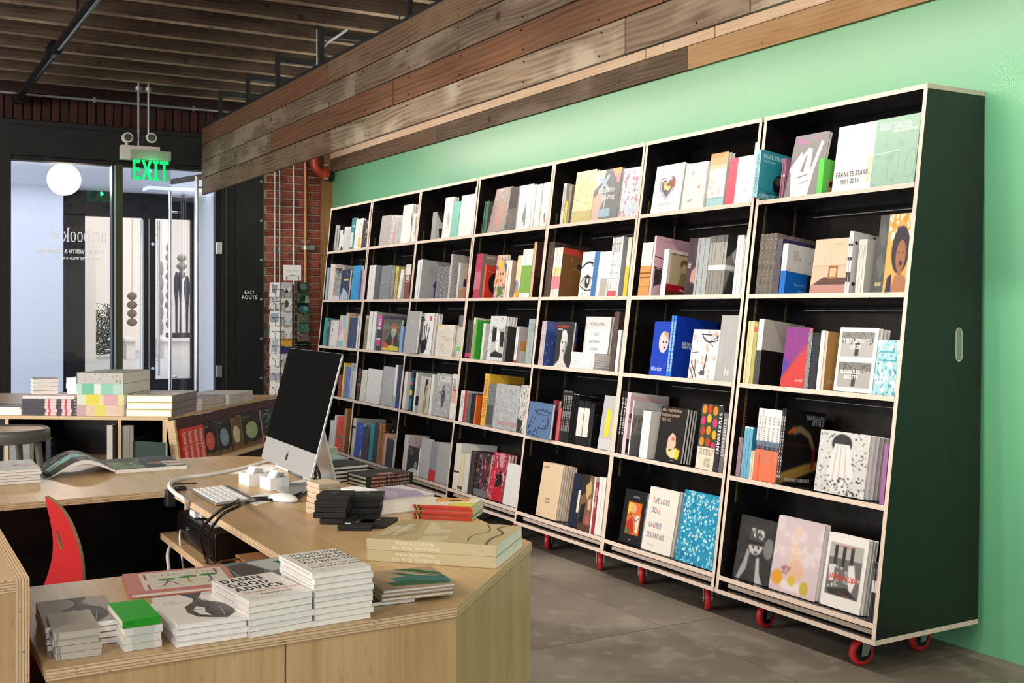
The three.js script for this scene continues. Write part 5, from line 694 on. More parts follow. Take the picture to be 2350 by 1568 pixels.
cell(1,1,[
  ["S",0.1336,0.096,0.232,0.14,0.012,0,2,"#1d1c1f;s #b9bab6;N #8a8b86 12 3;R 40 10 50 8 #8a2c34","grey spine book with a black cover"],
  ["F",0.2311,0.0999,0.184,0.02,0.018,1,1,"#f0f1f2;P #3a3638 30 100 60 76 100 90 100 100;P #4a464a 60 0 100 0 100 20 70 24","white book with a dark corner"],
  ["S",0.3551,0.1271,0.201,0.14,0.012,0,4,"#d9dce2;s #dfe0e6;B 0 8 #f4f4f6","pale blue white spine book"],
  ["F",0.4836,0.0909,0.273,0.02,0.018,1,1,"#2c8a90;R 30 24 60 5 #d9ecec;R 30 90 70 10 #3a9aa0;R 0 46 70 46 #e6e9e8","teal book with a white block"],
  ["F",0.5831,0.1591,0.257,0.022,0.018,1,1,"#f5f5f2;R 54 62 34 34 #f2d21f;L #444 2 60 14 80 24;L #444 2 50 30 70 44;L #555 2 60 50 74 56","white book with a yellow block"],
  ["F",0.7697,0.1058,0.233,0.02,0.01,1,1,"#33282a;E 80 40 20 10 #c9a48c;R 60 60 30 3 #d9c9bd;R 70 8 30 4 #d9c9bd","dark brown book"],
  ["S",0.8788,0.0201,0.298,0.18,0.012,0,1,"#f4f4f4;s #f8f8f8","tall white spine book at the end"]]);
cell(1,2,[
  ["S",0.0245,0.0381,0.291,0.17,0.012,0,2,"#a9c8d8;s #b4d2e0","light blue spine book"],
  ["S",0.1047,0.0926,0.32,0.18,0.012,0,2,"#e9dcd8;s #f1e4e0;B 0 3 #fff","pinkish white spine book"],
  ["F",0.1988,0.1499,0.282,0.02,0.02,1,1,"#9a9c9e;R 0 0 100 16 #191a1c;T 16 12 15 #eee i York;N #e8e9ea 40 7;N #4a4c50 30 6;R 0 88 100 12 #e3e4e8","silvery photo book with a handwritten title"],
  ["F",0.3628,0.1883,0.261,0.02,0.018,1,1,"#1b2c52;R 30 30 60 6 #d8cf4a;P #b9c9de 0 100 30 60 60 66 100 84 100 100;N #8fa4c4 10 6","navy book with a wave and yellow line"],
  ["F",0.611,0.1759,0.29,0.024,0.018,1,1,"#1f9fe4;s #8fc3ec;E 84 60 34 22 #1b92d6;L #1678b4 1.4 84 40 60 50 58 66 80 78;R 60 18 24 2 #d9eefb","bright cyan blue book"],
  ["S",0.8097,0.0287,0.248,0.14,0.012,0,1,"#4a3f48;s #55484f","thin dark plum spine book"],
  ["S",0.8465,0.0447,0.248,0.16,0.012,0,2,"#b9a4c9;s #c0aed0","lavender spine book"]]);
cell(1,3,[
  ["S",0.0732,0.0798,0.247,0.15,0.012,0,3,"#2f9a9c;s #3aa4a4","teal spine book"],
  ["S",0.1624,0.051,0.241,0.2,0.012,0,1,"#8d8d92;s #33424e;W #c9d0d6 9 essay","dark blue grey spine book"],
  ["F",0.2148,0.1824,0.233,0.018,0.018,1,1,"#efefec;T 24 22 13 #222 b TIN;T 20 44 30 #1c1c1c b a;T 20 60 6 #444 s stories;R 0 0 100 2 #2b2b2b;N #666 5 2","white book with big black letters"],
  ["F",0.415,0.1404,0.271,0.02,0.018,1,1,"#ead3dd;P #9fd3e0 40 0 100 0 100 40 60 46;P #e9b6d0 0 10 40 20 40 60 0 70;E 50 88 34 16 #7fdcd0;E 12 6 12 5 #f0c83a;P #f1e6ea 20 60 80 56 80 80 20 80","pastel pink and blue book"],
  ["S",0.5792,0.0644,0.295,0.17,0.012,0,1,"#d8c4a8;s #dccbb2;R 10 4 60 3 #b09c7e","beige cover book"],
  ["F",0.6614,0.1799,0.253,0.018,0.01,1,1,"#2b4372;N #3a5486 20 6;P #5a3f52 34 20 60 16 70 60 44 66;T 60 94 8 #dfe6f2 b stil","navy blue book"],
  ["S",0.8445,0.0287,0.273,0.17,0.012,0,1,"#ecebe6;s #f2f1ee","white spine book at the end"]]);
cell(1,4,[
  ["S",0.5352,0.074,0.186,0.16,0.012,0,1,"#7d1f2a;s #9a2c36","dark red spine book"],
  ["S",0.6222,0.0344,0.29,0.2,0.012,0,1,"#e8d63c;s #eadb4a","yellow spine book"],
  ["S",0.6652,0.0976,0.273,0.18,0.012,0,2,"#6a78bc;s #7280c2;B 0 4 #eadb4a","periwinkle blue spine book"],
  ["F",0.7642,0.0504,0.296,0.02,0.018,1,1,"#a9b9cc;N #dfe6ee 16 9;N #5a6a86 12 7","pale blue photo book"],
  ["F",0.823,0.0925,0.233,0.03,0.018,1,1,"#cfd9c9;s #d6ded0","pale green grey book"]]);
cell(1,5,[
  ["S",0.4393,0.0804,0.238,0.16,0.012,0,2,"#dcdde0;s #e9e9ec","white spine book"],
  ["S",0.529,0.0374,0.29,0.18,0.012,0,1,"#e6e6ea;s #f1f1f3","tall white thin spine book"],
  ["F",0.5679,0.1437,0.281,0.026,0.018,1,1,"#ee4a2a;R 0 56 100 8 #6a7f78;R 60 10 24 20 #c23a20;N #f8a888 10 5","orange red book with a grey stripe"],
  ["S",0.7403,0.0582,0.36,0.19,0.012,0,1,"#b07f4e;s #b98a58;R 50 24 36 8 #5a3c22;R 60 34 20 3 #e8dccb","tall kraft brown book"]]);

// ---------------------------------------------------------------- sales counter: U-shaped birch plywood
const T = 0.86, v3 = (x, y, z) => new THREE.Vector3(x, y, z);
const outline = (pts, y, th, mats, name, parent) => { const s = new THREE.Shape(); pts.forEach(([x, z], i) => s[i ? 'lineTo' : 'moveTo'](x, -z)); s.closePath(); const g = new THREE.ExtrudeGeometry(s, { depth: th, bevelEnabled: false }); g.rotateX(-Math.PI / 2); g.translate(0, y - th, 0); return part(name, g, mats, parent); };
{
  const o = thing('sales_counter', 'large U-shaped birch plywood sales counter with a cut-off corner', 'counter');
  const A = -1.839, B = -2.255, zR = 2.582, zC = 2.996, zL = 3.707;
  outline([[A, zL], [A, zC], [B, zR], [-2.4, zR - 0.012], [-2.4, zL]], T, 0.019, [birchFace, plyEdge], 'tabletop', o);
  outline([[-2.402, zR - 0.012], [-3.8, 2.44], [-4.14, 2.78], [-4.14, 3.143], [-2.402, 3.143]], T, 0.019, [birchFace, plyEdge], 'tabletop', o);
  outline([[-3.44, 3.1445], [-4.14, 3.1445], [-4.14, 5.2], [-3.44, 5.2]], T, 0.019, [birchFace, plyEdge], 'tabletop', o);
  const up = (g) => { const u = g.attributes.uv, p = g.attributes.position, n = g.attributes.normal; for (let i = 0; i < u.count; i++) u.setXY(i, p.getY(i) * 0.7 + 0.21, Math.abs(n.getX(i)) > 0.5 ? p.getZ(i) : p.getX(i)); return g; };
  part('front_panel', up(span(A - 0.022, A - 0.004, 0, T - 0.019, zC + 0.33, zL - 0.003)), birchFace, o); part('front_panel', up(span(A - 0.022, A - 0.004, 0, T - 0.019, zC, zC + 0.327)), birchFace, o);
  const ch = box(Math.hypot(A - B, zC - zR) - 0.004, T - 0.019, 0.018); up(ch); ch.rotateY(-Math.PI / 4); ch.translate((A + B) / 2 - 0.009, (T - 0.019) / 2, (zC + zR) / 2 + 0.009); part('corner_panel', ch, birchFace, o);
  part('side_panel', up(span(-3.78, B - 0.002, 0, T - 0.019, zR + 0.004, zR + 0.022)), birchFace, o);
  part('inner_panel', [span(-3.76, B - 0.02, 0, T - 0.02, zR + 0.024, zR + 0.04), span(-2.38, -2.36, 0, T - 0.02, 3.15, zL - 0.01), span(-4.1, -4.08, 0, T - 0.02, 2.95, 5.2), span(-2.37, A - 0.03, 0, T - 0.02, zL - 0.02, zL - 0.004)], blackFilm, o);
  part('under_shelf', span(-3.52, -2.42, 0.70, 0.719, 2.64, 3.16), plyMats.up, o);
  for (const x of [-2.44, -3.5]) part('shelf_upright', span(x, x + 0.02, 0, 0.70, 2.64, 3.1), blackFilm, o);
  part('cable_clip', [rbox(0.05, 0.05, 0.03, 0.006, -3.435, T - 0.022, 3.15), rbox(0.03, 0.012, 0.03, 0.004, -3.43, T + 0.006, 3.12)], blackCard, o, 'black cable clip');
}
{ // plywood cabinet at the left edge of the picture
  const o = thing('plywood_cabinet', 'tall plywood cabinet with a thick edge standing left of the counter', 'cabinet'), x1 = -1.858, z0 = 3.728;
  part('side_panel', span(-2.75, x1, 0, 1.0, z0, z0 + 0.019), [plyEdge, plyEdge, plyEdge, plyEdge, birchFace, birchFace], o);
  const f = span(x1 - 0.02, x1 - 0.001, 0, 0.981, z0 + 0.0195, 4.6), u = f.attributes.uv, p = f.attributes.position; for (let i = 0; i < u.count; i++) u.setXY(i, p.getY(i), p.getZ(i));
  part('front_panel', f, birchFace, o); part('top_panel', span(-2.75, x1, 0.981, 1.0, z0 + 0.0195, 4.6), [plyEdge, plyEdge, birchFace, birchFace, plyEdge, plyEdge], o);
}
// ---------------------------------------------------------------- books lying on tables
function lay({ A, ang, w, d, t, n = 1, art, arts: list, mode = 'L', look, y0 = T, jit = 0.003, cell: cs = 256, soft = true, cat = 'book', slip = 0, where, pages, gloss }) {
  const a = ang * Math.PI / 180, U = v3(Math.cos(a), 0, Math.sin(a)), up = v3(0, 1, 0), aw = up.clone().cross(U), made = {};
  for (let i = 0; i < n; i++) {
    const ar = list ? list[Math.min(i, list.length - 1)] : art, key = ar; let o;
    if (made[key]) o = made[key].clone(); else o = made[key] = mode === 'L' || mode === 'X' ? makeBook(w, d, t - 0.0005, ar, { cell: cs, soft, pages, gloss }) : makeBook(d, w, t - 0.0005, ar, { cell: cs, soft, pages, gloss });
    const org = v3(A[0], y0 + (i + 1) * t, A[1]).addScaledVector(U, rr(-jit, jit) + slip * i).addScaledVector(aw, rr(-jit, jit));
    const M = new THREE.Matrix4(); if (mode === 'L') M.makeBasis(U, aw, up); else if (mode === 'S') { M.makeBasis(aw, U.clone().negate(), up); org.addScaledVector(U, w); } else if (mode === 'X') { M.makeBasis(U.clone().negate(), aw.clone().negate(), up); org.addScaledVector(U, w).addScaledVector(aw, d); } else { M.makeBasis(aw.clone().negate(), U, up); org.addScaledVector(aw, d); }
    o.position.copy(org); o.quaternion.setFromRotationMatrix(M).multiply(new THREE.Quaternion().setFromAxisAngle(v3(0, 0, 1), n > 1 ? rr(-jit, jit) * 2.5 : 0));
    const lk = Array.isArray(look) ? look[Math.min(i, look.length - 1)] : look; place(o, ordP(i, n) + lk + (where ? ' ' + where : ''), cat, n > 1 ? (Array.isArray(look) ? look.at(-1) : look) + ' pile' : undefined);
  }
}
const scribble = '#f4f3f2;s #f4f4f4;P #5b5757 40 0 74 0 66 12 60 20 62 30 84 46 92 66 88 84 70 98 52 92 34 84 26 66 30 46 48 32 52 20;P #f4f3f2 46 48 36 62 40 76 54 86 50 70 56 56;L #2c2929 1.2 44 2 60 20 40 40 30 60 40 84 66 96;L #2c2929 1.2 70 2 58 20 70 36 88 56 86 84 66 96;L #2c2929 1.2 52 2 56 24 50 50 60 66 80 70;L #2c2929 1.2 36 60 60 60 84 76;L #262323 1.2 36 70 60 72 84 82;L #262323 3 54 78 70 74 84 80 70 88 54 84;L #c9c7c5 1 46 6 50 22;L #d9d7d5 1 76 60 70 90;T 8 24 7 #a9a6a2 i Mark;T 4 31 7 #a9a6a2 i Manders_drawings';
lay({ A: [-1.849, 3.272], ang: -92, w: 0.112, d: 0.167, t: 0.0104, n: 9, cell: 512, art: '#f7f6f3;s #f2f2f0;W #8a8885 7 IT\'S_NOT_HOW_GOOD_YOU_ARE;T 12 16 15 #2d2c2b b IT\'S_NOT_HOW;T 12 29 15 #2d2c2b b GOOD_YOU_ARE,;T 12 42 15 #2d2c2b b IT\'S_HOW_GOOD;T 12 55 15 #2d2c2b b YOU_WANT_TO_BE;T 12 68 11 #4a4846 s The_world\'s_best_selling;T 12 78 11 #4a4846 b book_by_PAUL_ARDEN;T 12 93 9 #b8b5b0 e P_H_A_I_D_O_N', look: 'white paperback with bold black four-line title, tallest front pile' });
lay({ A: [-1.836, 3.389], ang: -96, w: 0.116, d: 0.17, t: 0.0107, n: 6, cell: 512, art: '#f3f1ee;s #eeecea;W #9a9794 6 DAMN_GOOD_ADVICE;T 6 20 26 #1d1b1b b DAMN;T 6 40 26 #1d1b1b b GOOD;T 6 60 26 #1d1b1b b ADVICE;T 10 71 9 #c0564a b (for_people_with_talent!);T 30 83 10 #3a3635 b George_Lois;T 6 96 9 #c4b48c e P_H_A_I_D_O_N', look: 'white paperback with huge black three-line title, counter front' });
lay({ A: [-1.846, 3.508], ang: -90, w: 0.118, d: 0.19, t: 0.0098, n: 4, cell: 512, art: scribble, look: 'white art book with a black net drawing, beside green-topped pile' });
lay({ A: [-1.935, 3.694], ang: -88, w: 0.115, d: 0.175, t: 0.0098, n: 4, cell: 512, art: scribble.replace('#f4f3f2;s #f4f4f4', '#a8a29e;s #b8b2ae'), look: 'greyish art book with a black net drawing, beside cabinet' });  // same book as the white pile; cabinet shade put into its grey
lay({ A: [-1.868, 3.587], ang: -90, w: 0.06, d: 0.125, t: 0.0126, n: 4, mode: 'S', arts: ['#eef0ee;s #f0f2f0;B 22 58 #d8ded8', '#eef0ee;s #f0f2f0;B 22 58 #d8ded8', '#eef0ee;s #f0f2f0;B 22 58 #d8ded8', '#12b40a;s #0fa508;R 46 0 2 100 #0c8a06;T 6 52 5 #0a6a06 s 02;W #0a7005 7 GREEN'], look: ['white wrapped block book under the green one', 'white wrapped block book under the green one', 'white wrapped block book under the green one', 'bright green covered block book'] });
lay({ A: [-1.873, 3.69], ang: -88, w: 0.068, d: 0.125, t: 0.0113, n: 4, mode: 'S', art: '#c3bcb2;s #cdc7bd;B 3 8 #8f8a82;B 5 1 #cdc7bd;B 8 1 #cdc7bd;T 30 46 9 #d59a90 s pocket;T 66 24 5 #8a847c s author', look: 'small greige paperback in the leftmost front pile', jit: 0.004 });
lay({ A: [-2.2, 3.51], ang: -84, w: 0.205, d: 0.17, t: 0.011, cell: 512, soft: false, art: '#d98a86;s #d68680;R 14 8 80 84 #efe9dc;R 18 14 2 30 #b0406a;R 86 12 2 26 #b0406a;R 18 66 2 24 #b0406a;T 24 30 17 #b9a79c e THE_CUBIES;E 38 48 9 6 #4f9a4a;L #8a3a7a 2 38 54 36 70 30 80;L #8a3a7a 2 38 56 46 74;E 58 44 9 6 #4f9a4a;L #c09a3a 2 58 50 56 66 60 76;E 78 42 9 6 #4f9a4a;L #4a5aa0 2 78 48 80 66 74 76;L #8a8a86 1 22 66 40 60 60 64 84 56;L #8a8a86 1 24 80 40 76 50 82', look: 'pink picture book with three green-haired cartoon children' });
lay({ A: [-2.19, 3.29], ang: -92, w: 0.14, d: 0.16, t: 0.012, cell: 256, art: '#7d8684;P #58504e 0 20 30 10 44 60 20 100 0 100;P #cfd6d2 34 8 100 0 100 60 50 70;P #3a8a6a 70 20 100 14 100 50 80 46', look: 'grey photo book partly hidden behind the tallest front pile' });
lay({ A: [-1.925, 3.175], ang: -84, w: 0.13, d: 0.12, t: 0.008, soft: true, art: '#6d4a3a;P #4a3026 0 40 60 30 100 60 100 100 0 100', look: 'brown covered thin book under the leaf-cover pile' });
lay({ A: [-1.91, 3.115], ang: -84, w: 0.146, d: 0.15, t: 0.0074, n: 3, y0: T + 0.0085, cell: 512, soft: false, art: '#b9a284;s #b09a7c;P #2f6b45 46 0 70 4 100 40 98 50 74 30;P #2f6b45 36 14 60 26 98 52 100 66 50 40;P #3f7f86 26 44 60 40 100 66 100 84 30 66;P #2c6a4a 14 66 50 60 94 84 94 96 20 84;P #e4d9c2 46 20 76 40 92 56 74 46;T 4 24 7 #8a745a s Richard_Tuttle;T 4 34 7 #8a745a s collages', look: 'book with green and blue leaf shapes on tan' });
lay({ A: [-2.273, 2.995], ang: -45, w: 0.296, d: 0.22, t: 0.025, n: 2, mode: 'S', cell: 512, art: '#c9b98c;s #d3c7a0;P #b9a678 0 10 100 0 100 20 0 34;P #ddd2ae 0 40 100 26 100 44 0 62;N #cbbb90 30 16;L #6a5f4c 3 0 92 30 88 56 96 80 82 100 92;L #5a5144 1.4 10 76 40 70 60 84 100 72;T 20 10 9 #efe8d2 b REVOLUTION;T 20 18 9 #efe8d2 b IN_THE_MAKING;W #efe8cf 5.4 __________REVOLUTION_/________IN_THE_MAKING', look: 'thick sandy stone-patterned book with white spine lettering', soft: true, jit: 0.002 });
lay({ A: [-2.66, 2.70], ang: -47, w: 0.158, d: 0.12, t: 0.0078, n: 5, mode: 'S', soft: false, art: '#e9dfcf;s #c8402c;B 4 8 #1c1a16;B 6 3 #c9b43a;P #e0a050 40 30 100 20 100 80 60 84;P #d9d24a 0 60 40 56 50 100 0 100;E 66 60 14 10 #6b4a3a;L #6a8aa0 2 70 20 90 40 96 70', look: 'colourful book with a red spine and black bands', jit: 0.004 });
lay({ A: [-2.746, 2.76], ang: -94, w: 0.17, d: 0.19, t: 0.042, art: '#d9d3d6;s #ebe9e8;P #a79ab6 0 0 60 0 92 60 80 100 0 100;P #b8acc2 0 0 40 0 60 50 30 100 0 100;T 70 30 5 #a9a2a8 s untitled', look: 'thick white book with a lilac cover shape', soft: false });
lay({ A: [-3.167, 2.623], ang: -96, w: 0.165, d: 0.125, t: 0.0123, n: 3, mode: 'S', soft: false, art: '#2a2625;s #17110f;B 10 30 #5a0f1a;B 44 40 #3c0a12;R 8 34 30 32 #9a7870;W #d9b0a8 10 Another_BULLDOZER', look: 'black hardback with a dark red lettered spine', slip: 0.001 });
lay({ A: [-3.315, 2.715], ang: -96, w: 0.17, d: 0.13, t: 0.013, n: 4, mode: 'R', soft: false, art: '#2b2827;s #151212;T 40 50 8 #5a5553 s notes', look: 'black hardback with white pages in the rear pile' });
lay({ A: [-3.47, 2.72], ang: -88, w: 0.16, d: 0.12, t: 0.018, n: 3, art: '#8fa0ae;s #7a8c9a;N #5a6a7c 160 4;N #c3ccd2 120 3;R 30 36 30 24 #cfc6a0;T 34 48 5 #8a8260 e marble', look: 'blue marbled notebook behind the black hardbacks', soft: false, y0: T });
lay({ A: [-3.62, 2.72], ang: -90, w: 0.18, d: 0.13, t: 0.024, n: 3, mode: 'S', art: '#a9b8a4;s #9aa996;B 0 100 #a3b09e', look: 'sea-green paperback behind the desktop computer', soft: true, y0: T });
// small boxes and cards for sale
{
  const bg = (w, h, d) => rbox(w, h, d, 0.0015, 0, h / 2, 0, 1), beige = col(0xcdb9a0, 0.7);
  const P = (px, py) => at(px, py, 'y', T), bp = P(742, 1178);
  for (let i = 0; i < 6; i++) { const o = thing('card_box', ordP(i, 6) + 'small beige card box in the stack beside black boxes', 'box', [bp.x + rr(-0.003, 0.003), T + i * 0.0145, bp.z + rr(-0.003, 0.003) - (i ? 0 : -0.004)], 0.1 + rr(-0.05, 0.05), 'small beige card boxes'); part('base', bg(0.075, 0.006, 0.062), beige, o); const l = part('lid', bg(0.077, 0.009, 0.064), beige, o); l.position.y = 0.005; }
  const black = [[772, 1198, 5, 0.2], [842, 1186, 4, 0.35], [862, 1207, 1, 0.3], [815, 1212, 1, 0.25]];
  const spot = ['left stack by beige boxes', 'right stack by lilac book', 'low right front spot', 'low middle front spot'];
  black.forEach(([px, py, n, a], k) => { const p = P(px, py); for (let i = 0; i < n; i++) { const o = thing('gift_box', ordP(i, n) + 'small black gift box, ' + spot[k] + ' on counter', 'box', [p.x + rr(-0.008, 0.008), T + i * 0.0152, p.z + rr(-0.008, 0.008)], 0.75 + a + rr(-0.1, 0.1), 'small black gift boxes'); part('base', bg(0.084, 0.007, 0.078), blackCard, o); const l = part('lid', bg(0.086, 0.009, 0.08), blackCard, o); l.position.y = 0.006; const w = part('lettering', words('BOOKS', 0.004, 0.0004, FREG), col(0x8f8f92, 0.6), l); w.rotation.set(-Math.PI / 2, 0, 0.9); w.position.set(0, 0.0092, 0); if (k === 3) { const tg = part('price_tag', box(0.014, 0.0006, 0.01, -0.02, 0.0094, 0.02), whiteCard, l); } } });
  const wb = thing('card_box', 'white oblong card box between beige boxes and lilac book', 'box', [-2.925, T, 2.745], 0.3); part('base', bg(0.1, 0.033, 0.055), whiteCard, wb); const wl = part('lid', bg(0.102, 0.014, 0.057), whiteCard, wb); wl.position.y = 0.031;
  // two open white trays with cards
  for (const [px, py, label] of [[583, 1112, 'left small open white card box beside the keyboard'], [632, 1122, 'right small open white card box beside the keyboard']]) {
    const p = P(px, py), o = thing('card_tray', label, 'box', [p.x - 0.01, T, p.z], 0.12), W = 0.075, D = 0.06, H = 0.037;
    part('tray', [box(W, 0.002, D, 0, 0.002, 0), box(W, H, 0.002, 0, H / 2, D / 2), box(W, H, 0.002, 0, H / 2, -D / 2), box(0.002, H, D, W / 2, H / 2, 0), box(0.002, H, D, -W / 2, H / 2, 0)], whiteCard, o);
    for (let i = 0; i < 5; i++) { const c = part('card', box(0.05, 0.036, 0.0012), whiteCard, o); c.position.set(0.004 * i - 0.01, 0.032 + 0.002 * i, -0.02 + i * 0.008); c.rotation.x = -0.5; }
  }
  const sheet = (pts, n, label) => { const a = pts.map(([x, y]) => P(x, y)); const s = new THREE.Shape(); a.forEach((q, i) => s[i ? 'lineTo' : 'moveTo'](q.x, -q.z)); const g = new THREE.ExtrudeGeometry(s, { depth: 0.0012 * n, bevelEnabled: false }); g.rotateX(-Math.PI / 2); g.translate(0, T + 0.0004, 0); single('paper_sheet', g, whiteCard, label, 'paper'); };
  sheet([[530, 1088], [604, 1068], [646, 1069], [608, 1087]], 2, 'white paper sheets lying behind the small open boxes');
  sheet([[545, 1146], [612, 1134], [660, 1141], [590, 1161]], 2, 'white notepad lying in front of the small open boxes');
  sheet([[660, 1112], [716, 1098], [742, 1108], [716, 1136], [668, 1132]], 3, 'white papers under the foot of the desktop computer');
  const mp = P(650, 1150); const mo = thing('computer_mouse', 'flat white computer mouse on the counter by the cables', 'mouse', [mp.x, T, mp.z], 0.4); const mg = new THREE.SphereGeometry(1, 24, 12, 0, 6.2832, 0, Math.PI / 2); mg.scale(0.055, 0.018, 0.03); mg.translate(0, 0.004, 0); part('shell', mg, col(0xf2f2f2, 0.25), mo); const mb = cyl(1, 0.004, 0, 0, 0, 'y', 28); mb.scale(0.053, 1, 0.029); mb.translate(0, 0.002, 0); part('base', mb, galv, mo);
}
{ // keyboard
  const a = at(494, 1164, 'y', T), o = thing('keyboard', 'slim white aluminium keyboard lying on the counter', 'keyboard', [a.x, T + 0.001, a.z], 0.0);
  const body = rbox(0.275, 0.006, 0.115, 0.002, -0.1375, 0.006, -0.0575); body.rotateX(0.03); part('body', body, galv, o);
  const key = rbox(0.0158, 0.003, 0.0155, 0.0012, 0, 0, 0, 1), white = col(0xf4f4f4, 0.5);
  for (let r = 0; r < 5; r++) for (let c = 0; c < 14; c++) { if (r === 0 && c > 3 && c < 9) continue; const k = part('key', key, white, o); k.position.set(-0.275 + 0.0145 + c * 0.0189, 0.0105 + r * 0.0007, -0.014 - r * 0.0186); }
  const sp = part('key', rbox(0.091, 0.003, 0.0155, 0.0012, 0, 0, 0, 1), white, o); sp.position.set(-0.275 + 0.0145 + 6 * 0.0189, 0.0105, -0.014);
}
{ // desktop computer seen from the clerk's side
  const o = thing('desktop_computer', 'silver all-in-one desktop computer with a tilted glossy black screen', 'computer', [-3.257, T, 2.853], -0.035), alu = col(0xd4d6d8, 0.32, { metalness: 0.55 }), W = 0.51, H = 0.365;
  const s = new THREE.Group();
  const rs = (w, h, r) => { const q = new THREE.Shape(); q.moveTo(-w / 2 + r, 0); q.lineTo(w / 2 - r, 0); q.quadraticCurveTo(w / 2, 0, w / 2, r); q.lineTo(w / 2, h - r); q.quadraticCurveTo(w / 2, h, w / 2 - r, h); q.lineTo(-w / 2 + r, h); q.quadraticCurveTo(-w / 2, h, -w / 2, h - r); q.lineTo(-w / 2, r); q.quadraticCurveTo(-w / 2, 0, -w / 2 + r, 0); return q; };
  const put = (m) => { m.position.set(0, 0.07, 0); m.rotation.x = -15 * Math.PI / 180; return m; };
  const body = new THREE.ExtrudeGeometry(rs(W, H, 0.014), { depth: 0.004, bevelEnabled: true, bevelSize: 0.001, bevelThickness: 0.001, bevelSegments: 2 }); body.translate(0, 0, -0.005);
  const bulge = new THREE.SphereGeometry(1, 32, 12, 0, 6.2832, 0, Math.PI / 2); bulge.rotateX(-Math.PI / 2); bulge.scale(W * 0.42, H * 0.44, 0.03); bulge.translate(0, H * 0.5, -0.004);
  put(part('housing', [body, bulge], alu, o));
  const chinH = 0.072, sc = new THREE.ExtrudeGeometry(rs(W - 0.002, H - chinH, 0.008), { depth: 0.001, bevelEnabled: false }); sc.translate(0, chinH, 0.0005);
  put(part('screen', sc, new THREE.MeshPhysicalMaterial({ color: 0x050505, roughness: 0.06, ior: 1.45 }), o));
  const ap = new THREE.Shape(); ap.moveTo(0, 0.0075); ap.bezierCurveTo(0.004, 0.0105, 0.009, 0.009, 0.0095, 0.006); ap.bezierCurveTo(0.006, 0.004, 0.006, -0.0005, 0.0102, -0.0025); ap.bezierCurveTo(0.009, -0.0075, 0.0055, -0.0115, 0.003, -0.0105); ap.bezierCurveTo(0.0015, -0.0098, -0.0015, -0.0098, -0.003, -0.0105); ap.bezierCurveTo(-0.007, -0.0115, -0.0115, -0.003, -0.0098, 0.003); ap.bezierCurveTo(-0.009, 0.0085, -0.004, 0.0105, 0, 0.0075);
  const lf = new THREE.Shape(); lf.moveTo(0.0003, 0.010); lf.bezierCurveTo(0, 0.0125, 0.002, 0.0152, 0.0048, 0.0158); lf.bezierCurveTo(0.005, 0.013, 0.003, 0.0105, 0.0003, 0.010);
  const lg = [ap, lf].map((q) => { const g = new THREE.ExtrudeGeometry(q, { depth: 0.0006, bevelEnabled: false, curveSegments: 8 }); g.translate(0, chinH / 2 - 0.001, 0.0003); return g; }); put(part('fruit_mark', lg, mattBlack, o));
  // foot and stand with its round cable hole
  const foot = rbox(0.18, 0.007, 0.17, 0.003, 0, 0.0045, -0.06); part('foot', foot, alu, o);
  const st = rs(0.17, 0.27, 0.012), ho = new THREE.Path(); ho.absarc(0, 0.1, 0.028, 0, 6.2832); st.holes.push(ho); const sg = new THREE.ExtrudeGeometry(st, { depth: 0.006, bevelEnabled: false, curveSegments: 24 }); sg.rotateX(0.24); sg.translate(0, 0.004, -0.145); part('stand', sg, alu, o);
}
